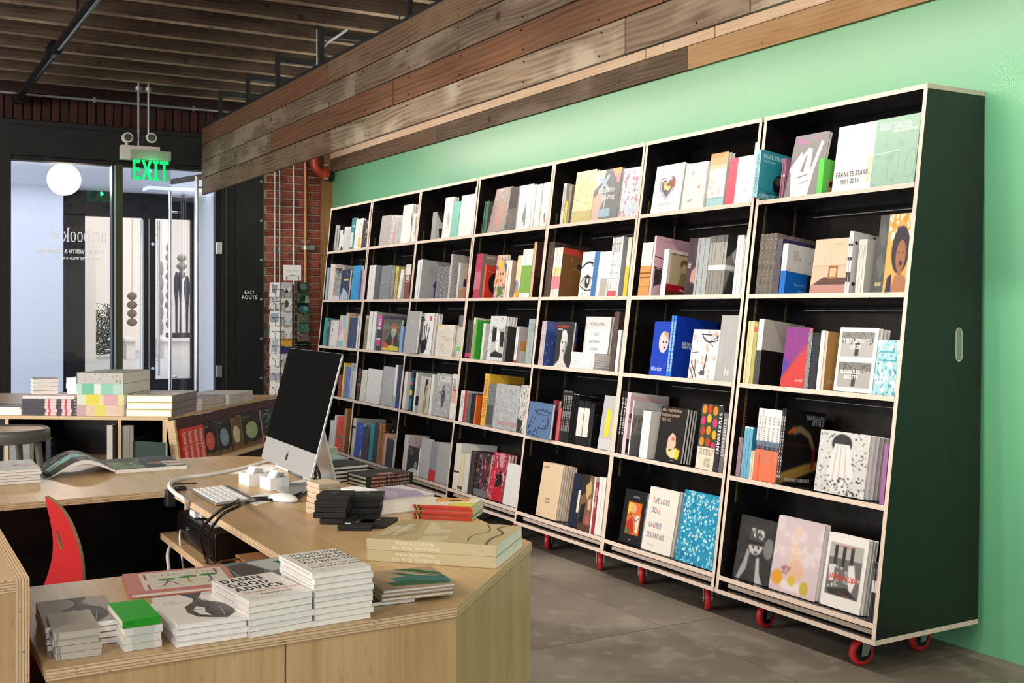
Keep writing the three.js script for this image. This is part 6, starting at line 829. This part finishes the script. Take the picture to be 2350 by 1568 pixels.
{ // open magazine on the far counter
  const o = thing('open_magazine', 'open photo magazine with one curling half on the far counter', 'magazine'), x0 = -3.868, dep = 0.285, zs = 3.228;
  const art = drawArt('#2d3230;R 0 0 100 34 #3c443f;N #6a7466 30 8;P #7fb8b4 6 44 60 36 58 62 10 70;P #b9d4d0 60 40 96 36 92 60 60 62;R 8 70 80 24 #4a4644;N #1a1c1c 26 6;P #b07a5c 20 52 30 50 30 58 22 60;P #c9cfc9 66 66 96 64 96 90 70 92;L #a04a3a 2 30 20 60 24;N #d9dcd6 8 4', 512);
  const art2 = drawArt('#2a2c28;R 0 0 100 30 #343a33;R 0 34 46 60 #7f9a76;R 20 40 26 30 #4d6a4e;P #1e1f1e 44 30 74 26 80 100 44 100;P #a9765a 50 60 76 50 90 56 70 70;R 74 50 26 44 #cfd0c8;P #b98264 76 66 96 62 98 72 80 76;N #dfe2da 10 4', 512);
  const half = (prof, w, r, th) => { const N = 20, A = { p: [], n: [], u: [] }; const S = (i) => prof(i / N); for (let i = 0; i < N; i++) { const [z1, y1] = S(i), [z2, y2] = S(i + 1), uu = (k) => r[0] + (r[2] - r[0]) * k; const dy = y2 - y1, dz = z2 - z1, L = Math.hypot(dy, dz), nn = [0, Math.abs(dz) / L, -dy * Math.sign(dz) / L];
      const q = [[x0, y1, z1], [x0, y2, z2], [x0 - dep, y2, z2], [x0 - dep, y1, z1]], U = [[uu(1 - i / N), r[1]], [uu(1 - (i + 1) / N), r[1]], [uu(1 - (i + 1) / N), r[3]], [uu(1 - i / N), r[3]]]; for (const k of dz > 0 ? [0, 2, 1, 0, 3, 2] : [0, 1, 2, 0, 2, 3]) { A.p.push(...q[k]); A.n.push(...nn); A.u.push(...U[k]); } } return toGeo(A); };
  const yb = T + 0.0006, arch = (k) => [zs + k * 0.225, yb + 0.013 * (1 - k) + 0.052 * Math.pow(Math.sin(Math.PI * Math.min(1, k * 1.06 + 0.0)), 1.2) * (1 - 0.25 * k)], under = (k) => [zs + k * 0.222, yb + 0.002 + (arch(k)[1] - yb) * 0.78 - 0.004 * (1 - k)];
  part('left_pages', half(arch, 0, art.front), sheetMat(art.s, 0), o);
  // leaf bundle below the curled pages
  const sh = new THREE.Shape(); for (let i = 0; i <= 20; i++) { const [z, y] = arch(i / 20); sh[i ? 'lineTo' : 'moveTo'](-z, y - 0.0006); } for (let i = 20; i >= 0; i--) { const [z, y] = under(i / 20); sh.lineTo(-z, Math.max(yb, y - 0.002)); } const bg = new THREE.ExtrudeGeometry(sh, { depth: dep, bevelEnabled: false }); bg.rotateY(Math.PI / 2); bg.translate(x0 - dep, 0, 0); part('left_leaves', bg, paper, o);
  part('right_leaves', span(x0 - dep, x0, yb, yb + 0.0125, zs - 0.235, zs - 0.002), paper, o); part('right_pages', (() => { const g = half((k) => [zs - k * 0.235, yb + 0.0131], 0, [art2.front[2], art2.front[1], art2.front[0], art2.front[3]]); const n = g.attributes.normal; for (let i = 0; i < n.count; i++) n.setXYZ(i, 0, 1, 0); return g; })(), sheetMat(art2.s, 0), o);
}
lay({ A: [-3.80, 3.70], ang: -90, w: 0.235, d: 0.24, t: 0.0092, n: 5, cell: 512, art: '#cfd3d6;N #dfe2e4 30 12;L #d81e6e 4 98 50 76 44 70 54 80 62 99 60;N #9fa6aa 12 3;T 10 80 6 #f4f4f4 s M_A_G;R 0 0 100 10 #dfe2e2', look: 'white magazine with a pink swoosh, pile beside open magazine', cat: 'magazine', jit: 0.005 });
{ // cables, pen, cash drawer, bags
  const P = (px, py, y = T) => { const v = at(px, py, 'y', y); return [v.x, y + 0.005, v.z]; }, H = (px, py, z) => { const v = at(px, py, 'z', z); return [v.x, v.y, v.z]; }, blackC = col(0x101012, 0.4), whiteC = col(0xe9e9e9, 0.4);
  single('cable', tube([[-3.2, 0.99, 2.8], [-3.16, 0.93, 2.79], P(716, 1121), P(690, 1136), P(660, 1146), P(600, 1147), P(560, 1150), H(535, 1157, 3.15), H(505, 1172, 3.19), H(474, 1200, 3.21), H(458, 1232, 3.2), H(466, 1262, 3.16), H(476, 1290, 3.135)], 0.0042, 120), blackC, 'outer black cable looping off the counter into the well', 'cable');
  single('cable', tube([[-3.19, 0.97, 2.79], [-3.15, 0.92, 2.78], P(724, 1118), P(700, 1136), P(664, 1151), P(610, 1152), P(572, 1155), H(545, 1164, 3.15), H(512, 1180, 3.19), H(488, 1208, 3.21), H(478, 1240, 3.2), H(477, 1270, 3.17), H(473, 1300, 3.135)], 0.0042, 120), blackC, 'inner black cable looping off the counter into the well', 'cable');
  single('cable', tube([H(433, 1165, 3.14), H(424, 1148, 3.16), H(404, 1134, 3.16), P(389, 1119), P(398, 1108), P(424, 1100), P(470, 1095), P(515, 1087), P(560, 1077), P(600, 1066), P(636, 1056)], 0.0065, 100), whiteC, 'thick white cable running across the counter to the computer', 'cable');
  single('cable', tube([H(446, 1190, 3.05), H(424, 1200, 3.1), H(413, 1224, 3.14), H(414, 1250, 3.15), H(418, 1280, 3.15), H(423, 1310, 3.1)], 0.0032, 60), whiteC, 'thin white cord hanging from the adapter in the well', 'cable');
  single('cable', tube([H(404, 1235, 3.1), H(392, 1250, 3.14), H(385, 1275, 3.16), H(388, 1306, 3.16), H(390, 1340, 3.1)], 0.0055, 60), whiteC, 'thick white cord hanging below the shelf edge in the well', 'cable');
  { const a = P(398, 1115), b = P(450, 1113); const o = thing('pen', 'slim dark pen lying on the counter by the cable clip', 'pen'); part('barrel', bar(a, [b[0], b[1], b[2]], 0.003), mattBlack, o); part('tip', bar(b, [b[0] + (b[0] - a[0]) * 0.08, b[1], b[2] + (b[2] - a[2]) * 0.08], 0.0015), col(0x8a6a3a, 0.4, { metalness: 0.6 }), o); }
  const c = thing('cash_drawer', 'black metal cash drawer on the shelf under the counter', 'cash drawer', [-3.216, 0.7195, 2.95]);
  part('case', rbox(0.42, 0.081, 0.36, 0.006, 0, 0.0405, 0), col(0x0c0c0d, 0.28), c); part('drawer_front', rbox(0.4, 0.062, 0.006, 0.002, 0, 0.04, 0.181), col(0x101012, 0.25), c); part('lock', cyl(0.009, 0.006, -0.08, 0.045, 0.186, 'z', 16), chrome, c);
  const ad = thing('power_adapter', 'white square power adapter on top of the cash drawer', 'adapter', [-3.285, 0.8008, 3.098]); part('brick', rbox(0.055, 0.02, 0.05, 0.005, 0, 0.0105, 0), whiteC, ad); part('plug', rbox(0.02, 0.012, 0.02, 0.003, 0.034, 0.009, 0), whiteC, ad);
  const lt = thing('receipt_slip', 'white slip of paper on the cash drawer lid', 'paper', [-3.16, 0.8008, 3.07]); part('slip', box(0.11, 0.0008, 0.07, 0, 0.0006, 0), whiteCard, lt);
  const kraft = col(0xa87848, 0.85), kd = col(0x8f6238, 0.85);
  for (let i = 0; i < 5; i++) { const o = thing('paper_bag', ordP(i, 5) + 'folded brown kraft paper bag on the shelf under the counter', 'bag', [-2.83, 0.7195 + i * 0.0075, 2.945], 1.57 + rr(-0.12, 0.12), 'folded kraft paper bags'); const g = rbox(0.3, 0.007, 0.22, 0.003, 0, 0.0036, 0, 1); part('bag', g, kraft, o); const R = []; for (let k = 0; k < 2; k++) R.push(tube([[-0.15, 0.004, 0.06 - k * 0.01], [-0.2, 0.006 + k * 0.003, 0.05], [-0.215 - k * 0.01, 0.006 + k * 0.003, 0], [-0.2, 0.006, -0.05], [-0.15, 0.004, -0.06]], 0.0028, 30, 6)); part('handle', R, kd, o); }
}
{ // red moulded plywood chair behind the counter
  const c0 = at(150, 1250, 'x', -2.98), o = thing('chair', 'red moulded plywood chair with a slotted back inside the counter', 'chair', [c0.x, 0, c0.z], -0.62), n = v3(Math.cos(-0.62), 0, -Math.sin(-0.62));
  const Rx = v3(0, 1, 0).cross(n).normalize(), L = (px, py) => { const d = FWD.clone().addScaledVector(RGT, (px - PX) / FOC); d.y += (PY - py) / FOC; const base = v3(c0.x, 0, c0.z), t = base.clone().sub(EYE).dot(n) / d.dot(n), p = EYE.clone().addScaledVector(d, t).sub(base); return [p.dot(Rx), p.y]; };
  const left = [[103, 1140], [108, 1165], [116, 1200], [121, 1235], [120, 1275], [112, 1310], [101, 1342]], right = [[189, 1342], [188, 1305], [183, 1270], [172, 1232], [158, 1198], [140, 1170], [120, 1150]];
  const s = new THREE.Shape(); s.moveTo(...L(...left[0])); s.splineThru(left.slice(1).map((q) => new THREE.Vector2(...L(...q)))); s.lineTo(...L(97, 1400)); s.lineTo(...L(190, 1400)); s.lineTo(...L(...right[0])); s.splineThru([...right.slice(1), left[0]].map((q) => new THREE.Vector2(...L(...q))));
  const hole = new THREE.Path(), hp = [[128, 1216], [133, 1219], [139, 1236], [144, 1258], [143, 1264], [138, 1262], [132, 1245]].map((q) => L(...q)); hp.forEach((q, i) => hole[i ? 'lineTo' : 'moveTo'](...q)); hole.closePath(); s.holes.push(hole);
  const g = new THREE.ExtrudeGeometry(s, { depth: 0.016, bevelEnabled: false, curveSegments: 10 }); g.rotateY(Math.PI / 2); g.translate(-0.016, 0, 0);
  const red = col(0xc8141c, 0.35); part('backrest', g, [red, plyEdge], o);
  const yS = 0.5; const seat = rbox(0.4, 0.016, 0.38, 0.007, -0.2, yS, 0.06, 2); part('seat', seat, red, o);
  for (const [x, z] of [[-0.05, -0.08], [-0.05, 0.2], [-0.34, -0.08], [-0.34, 0.2]]) part('leg', bar([x, yS - 0.008, z], [x + (x > -0.2 ? 0.05 : -0.05), 0, z + (z < 0 ? -0.03 : 0.03)], 0.011, 12), chrome, o);
}
{ // round stool beyond the counter
  const p = at(12, 985, 'x', -6.0), o = thing('stool', 'round grey metal stool with a tan wooden seat beyond the counter', 'stool', [p.x, 0, p.z]), R = 0.205, y = p.y, grey = col(0x6d6c69, 0.4, { metalness: 0.3 });
  const L = [[R - 0.03, y - 0.006], [R - 0.012, y + 0.004], [R, y - 0.004], [R + 0.002, y - 0.02], [R, y - 0.055], [R - 0.008, y - 0.06], [R - 0.012, y - 0.02], [R - 0.03, y - 0.006]].map(([a, b]) => new THREE.Vector2(a, b)); part('rim', new THREE.LatheGeometry(L, 48), grey, o);
  part('seat', cyl(R - 0.022, 0.012, 0, y - 0.009, 0, 'y', 48), birchFace, o); part('underside', cyl(R - 0.012, 0.01, 0, y - 0.045, 0, 'y', 40), grey, o);
  for (let i = 0; i < 4; i++) { const a = 0.5 + i * Math.PI / 2; part('leg', bar([Math.cos(a) * (R - 0.05), y - 0.04, Math.sin(a) * (R - 0.05)], [Math.cos(a) * (R + 0.04), 0, Math.sin(a) * (R + 0.04)], 0.017, 12), grey, o); }
  const rg = new THREE.TorusGeometry(R - 0.005, 0.008, 8, 40); rg.rotateX(Math.PI / 2); rg.translate(0, 0.28, 0); part('foot_ring', rg, grey, o);
}
// ---------------------------------------------------------------- low display unit by the entrance
{
  const th = 0.962, O = v3(-6.146, 0, 2.535), W2 = (x, y, z) => v3(O.x + x * Math.cos(th) + z * Math.sin(th), y, O.z - x * Math.sin(th) + z * Math.cos(th));
  const o = thing('display_unit', 'low plywood display unit with open shelves and a slanted dark red side', 'display unit', [O.x, 0, O.z], th), Y = 0.82, D = -1.5, wine = col(0x3c1418, 0.45);
  outline([[0, 0], [0.15, D], [-2.4, D], [-2.4, 0]].map(([x, z]) => [x, z]), Y, 0.02, [birchFace, plyEdge], 'top_panel', o);
  for (const x of [-0.28, -0.92, -1.6, -2.38]) part('upright', span(x, x + 0.019, 0.09, Y - 0.02, -0.42, -0.001), [blackFilm, blackFilm, plyEdge, plyEdge, plyEdge, plyEdge], o);
  part('shelf', span(-2.4, -0.02, 0.535, 0.554, -0.42, -0.001), [plyEdge, plyEdge, birchFace, birchFace, plyEdge, plyEdge], o); part('shelf', span(-2.4, -0.02, 0.07, 0.09, -0.42, -0.001), plyMats.up, o); part('plinth', span(-2.38, -0.04, 0, 0.07, -1.4, -0.03), mattBlack, o);
  part('back_panel', span(-2.38, -0.03, 0.09, Y - 0.02, -0.44, -0.425), blackFilm, o); part('end_post', span(-0.03, -0.008, 0.09, Y - 0.02, -0.42, -0.001), [blackFilm, blackFilm, plyEdge, plyEdge, plyEdge, plyEdge], o);
  // slanted side with its ledge, turned a little outwards
  const ry = -0.1, sl = -0.15, side = new THREE.Matrix4().makeTranslation(0.004, Y - 0.022, 0).multiply(new THREE.Matrix4().makeRotationY(-0.1)).multiply(new THREE.Matrix4().makeRotationZ(0.15));
  part('slanted_panel', span(-0.012, 0.0, -0.66, 0, -1.49, -0.02).applyMatrix4(side), wine, o, 'dark red slanted panel'); part('ledge', span(0, 0.11, -0.275, -0.257, -1.49, 0).applyMatrix4(side), [plyEdge, plyEdge, birchFace, birchFace, plyEdge, plyEdge], o); part('slanted_post', span(-0.014, 0.03, -0.66, 0, -0.02, 0).applyMatrix4(side), plyEdge, o);
  o.updateMatrixWorld(true);
  const onSide = (z, w, h, t, art, look, mode) => { const b = mode ? makeBook(0.036, h, t, art, {}) : makeBook(w, h, t, art, { cell: 256 }); const M = o.matrixWorld.clone().multiply(side).multiply(new THREE.Matrix4().makeTranslation(mode ? 0.042 : t + 0.004, -0.2565, mode ? z - t : z)).multiply(mode ? new THREE.Matrix4().makeRotationY(Math.PI) : new THREE.Matrix4().makeRotationY(Math.PI / 2)); M.decompose(b.position, b.quaternion, b.scale); return place(b, look); };
  for (let i = 0; i < 4; i++) onSide(-0.04 - i * 0.066, 0, 0.2, 0.0655, '#d8382c;s #e04438;W #f7d9d2 12 Hannah_Darboven', ordS(i, 4) + 'red spine book on the slanted display side', true).userData.group = 'red spine books on the display';
  const circ = (c, e) => `#1b1a18;s ${e ?? '#2b2a28'};T 10 12 8 #d9d2c4 s Dieter_Roth;T 10 20 5 #a9a294 s diaries;E 48 52 32 26 ${c};L #f0ece0 1 30 48 66 48;L #f0ece0 1 34 56 62 56;P #7a5a34 0 92 30 84 60 90 100 82 100 100 0 100`;
  onSide(-0.305, 0.17, 0.2, 0.03, circ('#e0604a'), 'black book with a coral disc beside the red spines'); onSide(-0.49, 0.17, 0.205, 0.03, circ('#7fa6b4', '#4a6a72'), 'black book with a pale blue disc on the display side'); onSide(-0.67, 0.15, 0.2, 0.03, circ('#d9d2b0').replace('#1b1a18', '#6b5236'), 'brown book with a cream disc on the display side'); onSide(-0.83, 0.28, 0.205, 0.03, circ('#a9c48e', '#7f9a5a'), 'black book with a pale green disc on the display side'); onSide(-1.13, 0.28, 0.205, 0.03, '#163c40;s #d9a0b0;L #8fd0bc 3 10 20 40 10 50 30 20 40;L #8fd0bc 3 60 16 90 20 80 40 60 36;L #8fd0bc 3 20 56 50 50 56 70 24 70;L #8fd0bc 3 64 54 90 60 84 76;R 0 80 40 8 #d9c83a;R 56 80 40 8 #d9c83a;R 40 88 30 10 #2f8a4a;T 30 8 8 #cfe0d8 b LOGO', 'dark teal book with swirling pale lines on the display side');
  // on top
  const piles = (x, z, ang, q) => { const p = W2(x, 0, z); lay({ A: [p.x, p.z], ang: -55.1 + ang, y0: Y, ...q }); };
  piles(-1.11, -0.02, 0, { w: 0.27, d: 0.24, t: 0.011, n: 4, art: '#4a4c50;s #f0f0f0;P #8a8c8e 0 30 60 10 100 40 100 60 0 70', look: 'grey magazine with white edges on the display unit, far left', cat: 'magazine', mode: 'R' });
  piles(-0.828, -0.012, 0, { w: 0.295, d: 0.25, t: 0.0182, n: 6, mode: 'S', soft: false, arts: [1, 2, 3, 4, 5].map(() => '#7a4a58;s #2f2838;B 44 22 #f0d0d0;B 50 4 #d8405a;B 76 18 #f0d0d4;B 82 4 #c83a54').concat(['#c9a0a8;s #e9e4e6;P #f0d4d8 10 20 90 10 80 80 20 70;P #8a2c40 40 30 60 26 66 60 44 64']), look: 'dark violet book with pink spine blocks on display unit' });
  piles(-0.79, -0.05, -32, { w: 0.13, d: 0.19, t: 0.0215, n: 4, y0: Y + 0.1095, art: '#6d675c;s #d9d6ce;N #5a554c 30 6', look: 'grey-brown book atop the violet spine pile', mode: 'R' });
  piles(-0.64, -0.14, 0, { w: 0.1, d: 0.13, t: 0.03, n: 3, y0: Y + 0.1095, art: '#f0efec;s #f4f4f2', look: 'white book atop the violet spine pile beside grey books', mode: 'R' });
  piles(-0.515, -0.005, 0, { w: 0.265, d: 0.36, t: 0.059, n: 4, mode: 'S', soft: true, arts: ['#5f8a5c;s #e9c9b0;B 0 20 #d0a8b0;B 38 24 #e6e060;B 62 20 #e9d0c0;N #f3eee6 16 9', '#7a8a50;s #e6e2a0;B 0 16 #dfe6d6;B 20 26 #e8dc3c;B 56 30 #e0b0b8;N #f6f2e8 16 9', '#5b7a4c;s #bfe0d0;B 12 26 #6cc8a4;B 38 14 #e6efe6;B 52 26 #8cd4bc;N #eef6f0 16 9', '#4c5c34;s #c6c4c2;B 1 1.5 #1c2c44;N #6b7a44 60 6;P #9a8a4a 0 70 100 60 100 84 0 90'], look: ['wrapped pink and yellow edged box book', 'wrapped yellow and rose edged box book', 'wrapped mint and white edged box book', 'large grey edged book with a meadow cover'] });
  piles(-0.232, 0.0, 0, { w: 0.258, d: 0.36, t: 0.0385, n: 3, mode: 'X', soft: false, art: '#e3cf2a;s #8d8388;N #d9b9bd 30 7;N #6b6470 30 7;R 0 0 100 100 #b7b4b8;n #e6dcdc 20 14 0 0 100 100;n #6d8a9a 10 10 0 0 100 100;n #c98a92 10 9 0 0 100 100', look: 'yellow bound thick book with white pages on the display unit', pages: whiteCard });
  const p1 = W2(0.05, 0, -0.385); lay({ A: [p1.x, p1.z], ang: -141, y0: Y, w: 0.33, d: 0.26, t: 0.013, n: 5, mode: 'S', art: '#8a8588;s #d9cfc9;N #b0525a 20 5;N #e9e6e2 20 6;N #6a6a72 16 5', look: 'glossy photo magazine at the display unit right edge', cat: 'magazine' });
  const p2 = W2(0.085, 0, -0.73); lay({ A: [p2.x, p2.z], ang: -141, y0: Y, w: 0.38, d: 0.28, t: 0.02, n: 3, mode: 'S', art: '#d9d6d2;s #e6e4e0;R 80 0 20 100 #c9c6c2;W #9a9894 7 collected_writings', look: 'white book at the far right end of the display unit' });
  // inside the compartments
  const stand = (x, w, h, d, art, look, n = 1) => { const b = makeBook(d, h, w / n - 0.001, art, {}); for (let i = 0; i < n; i++) { const q = i ? b.clone() : b; const p = W2(x + (i + 1) * w / n, 0.5545, -0.02); q.position.copy(p); q.rotation.y = th + Math.PI / 2; place(q, (n > 1 ? ordS(i, n) : '') + look, 'book', n > 1 ? look + ' copies' : undefined); } };
  stand(-0.352, 0.066, 0.215, 0.08, '#8e8a84;s #dddad3', 'off-white book standing in the display unit compartment', 2);
  stand(-0.255, 0.042, 0.13, 0.24, '#1f3d36;s #7fa89a', 'green spined low book in the right compartment', 2);
  stand(-0.70, 0.03, 0.14, 0.05, '#101a2c;s #16223a;T 10 30 20 #8fa6c4 s Blizzard;T 10 55 20 #8fa6c4 s of;T 10 80 20 #8fa6c4 s White', 'dark navy book deep in the display compartment');
  stand(-1.0, 0.06, 0.17, 0.2, '#8a8c8e;s #b9bcc0;B 30 10 #2c3c5a', 'grey blue book in the left display compartment', 2);
  stand(-0.9, 0.05, 0.18, 0.18, '#2c2c2e;s #7a7c80;N #d9d9d9 14 4', 'black speckled book beside the display upright');
}
{ // wire rack with picture postcards
  const X = -9.9, o = thing('postcard_rack', 'tall wire postcard rack in front of the brick pier', 'rack'), pole = at(671, 700, 'x', X), wireM = col(0x2a2c2c, 0.4, { metalness: 0.6 });
  part('pole', cyl(0.012, 1.62, pole.x, 0.81, pole.z), wireM, o); part('base', [cyl(0.2, 0.012, pole.x, 0.02, pole.z, 'y', 32), cyl(0.03, 0.04, pole.x, 0.04, pole.z)], wireM, o);
  const cols = [['left', 628, 643, [648, 676, 713, 744, 778, 806, 840, 872, 902], 0.75], ['middle', 643, 668, [648, 680, 713, 744, 778, 811, 842, 874], 0.15], ['right', 679, 708, [648, 672, 695, 717, 739, 761, 783, 806, 830], -0.22]];
  const art = { left: ['#e6e4ea;P #8a8a9a 20 10 80 20 70 80 30 70', '#cfd2d6;N #5a6270 40 9', '#f0f0f0;R 10 20 80 60 #8a98a8', '#f2f2f0', '#e2e6ea;R 20 10 60 80 #a9b4c0', '#f0efec', '#dfe2e6;R 0 50 100 50 #9aa6b4', '#efefef', '#e9eaec'], middle: ['#c2bac6;P #f2f2f4 10 30 50 54 90 30 76 60 24 60;E 50 62 14 12 #222328;L #222328 2 40 70 36 98;L #222328 2 60 70 64 98', '#f0f0ea;P #33443c 34 34 60 26 70 50 62 80 54 64 46 84 38 66', '#dfe2e4;L #b9bcc2 3 50 30 50 90', '#f2efec;P #e7b2a6 30 12 74 8 80 20 40 26;P #4a4440 44 70 56 66 54 80', '#e0ac3c;R 0 52 100 48 #1c2a7a', '#eef0f2;P #4a4450 46 26 60 26 66 90 40 90', '#f0f0ee', '#e6e8ea'], right: ['#31453a;R 0 0 16 100 #0f1512;E 52 40 30 34 #6a8a72;L #c9d9cc 2 30 60 60 50 80 60', '#4f7a62;P #26402f 30 30 60 20 80 70 20 90;P #9fc2a4 70 40 100 30 100 100 60 100', '#16181a;E 56 66 50 40 #3f7a86;E 70 56 20 20 #7fb0b4', '#7d8a68;N #3c4a2c 60 9;N #b9c29a 30 6', '#5d8a7c;L #26463e 4 20 30 60 20 70 60 40 80;L #cfe6da 2 50 20 80 50', '#8a6f5c;N #c9b49a 90 7;N #4a3628 60 6', '#141a18;L #cfe0d4 2 20 30 50 40 80 30;L #cfe0d4 2 20 60 50 70 80 60', '#33443c', '#44505a'] };
  const looks = { left: ['mauve', 'grey dotted', 'blue-framed', 'plain white', 'pale blue', 'off-white', 'two-tone grey', 'blank white', 'pale grey'], middle: ['spider picture', 'elephant picture', 'pale blank', 'pink ribbon', 'yellow over blue', 'dark bottle picture', 'plain white', 'pale grey'], right: ['dark green face', 'green hill', 'blue rounded shape', 'green reeds', 'green swirl', 'brown pebble', 'black with white lines', 'deep green', 'slate'] };
  for (const [nm, x0, x1, ys, turn] of cols) ys.forEach((y, i) => {
    const a = at(x0, y, 'x', X), b = at(x1, y, 'x', X), w = nm === 'left' ? 0.1 : Math.abs(a.z - b.z), h = nm === 'right' ? 0.095 : 0.135, d = drawArt(art[nm][i], 256), A = { p: [], n: [], u: [] };
    cuboid(A, -w / 2, w / 2, -h, 0, -0.004, 0, { pz: d.front, all: d.sw }); const c = new THREE.Group(); part('card', toGeo(A), sheetMat(d.s, 0), c); c.position.set(X + (nm === 'left' ? -0.06 : 0.02), a.y, (a.z + b.z) / 2); c.rotation.set(0, Math.PI / 2 - turn, 0); c.rotateX(-0.12);
    place(c, looks[nm][i] + ' postcard, ' + (i ? ['', 'second', 'third', 'fourth', 'fifth', 'sixth', 'seventh', 'eighth', 'ninth'][i] + ' from top in' : 'top of') + ' the ' + nm + ' rack column', 'postcard');
    const q = a.y - h, zc = (a.z + b.z) / 2, xx = X + 0.035; part('pocket', [tube([[xx, q + 0.07, zc + w * 0.55], [xx + 0.012, q + 0.045, zc + w * 0.3], [xx + 0.012, q - 0.004, zc + w * 0.28], [xx + 0.012, q - 0.004, zc - w * 0.28], [xx + 0.012, q + 0.045, zc - w * 0.3], [xx, q + 0.07, zc - w * 0.55]], 0.0022, 30, 5), bar([xx, q + 0.07, zc + w * 0.55], [pole.x, q + 0.07, pole.z], 0.002, 5)], wireM, o);
  });
  const sa = at(650, 608, 'x', X), sb = at(691, 644, 'x', X), sg = thing('sign_card', 'white handwritten sign card on top of the postcard rack', 'sign'); part('card', span(X - 0.003, X, sb.y, sa.y, sb.z, sa.z), whiteCard, sg);
  part('lettering', [facing(words('POSTCARDS', 0.016, 0.0005, FREG), X + 0.0005, (sa.y + sb.y) / 2 + 0.01, (sa.z + sb.z) / 2), facing(words('1.00', 0.016, 0.0005, FREG), X + 0.0005, (sa.y + sb.y) / 2 - 0.025, (sa.z + sb.z) / 2)], col(0xb4b4b8, 0.7), sg);
  part('card_holder', tube([[X + 0.006, sb.y - 0.01, sa.z - 0.03], [X + 0.006, sb.y + 0.035, sa.z - 0.03], [X + 0.006, sb.y + 0.035, sb.z + 0.03], [X + 0.006, sb.y - 0.01, sb.z + 0.03]], 0.002, 30, 5), wireM, o);
}
// the 300 books that show largest stay single; the smallest and most hidden copies are joined into one object
{
  const rank = [...shelved].sort((a, b) => b[1] - a[1]), keep = new Set(rank.slice(0, 300).map((q) => q[0])), by = new Map();
  for (const [o] of shelved) { if (keep.has(o)) { o.name = numbered('book'); continue; }
    o.updateMatrixWorld(true); o.traverse((m) => { if (m.isMesh) { const g = plain(m.geometry); g.applyMatrix4(m.matrixWorld); if (!by.has(m.material)) by.set(m.material, []); by.get(m.material).push(g); } }); scene.remove(o); }
  const mats = [...by.keys()], m = part('small_books', mergeGeometries(mats.map((k) => mergeGeometries(by.get(k))), true), mats, scene); tag(m, 'the narrowest and most hidden remaining book copies on the bookcase shelves', 'books', null, 'stuff');
}
scene.traverse((m) => { if (m.isMesh) { m.castShadow = true; m.receiveShadow = true; } });
renderer.render(scene, camera);
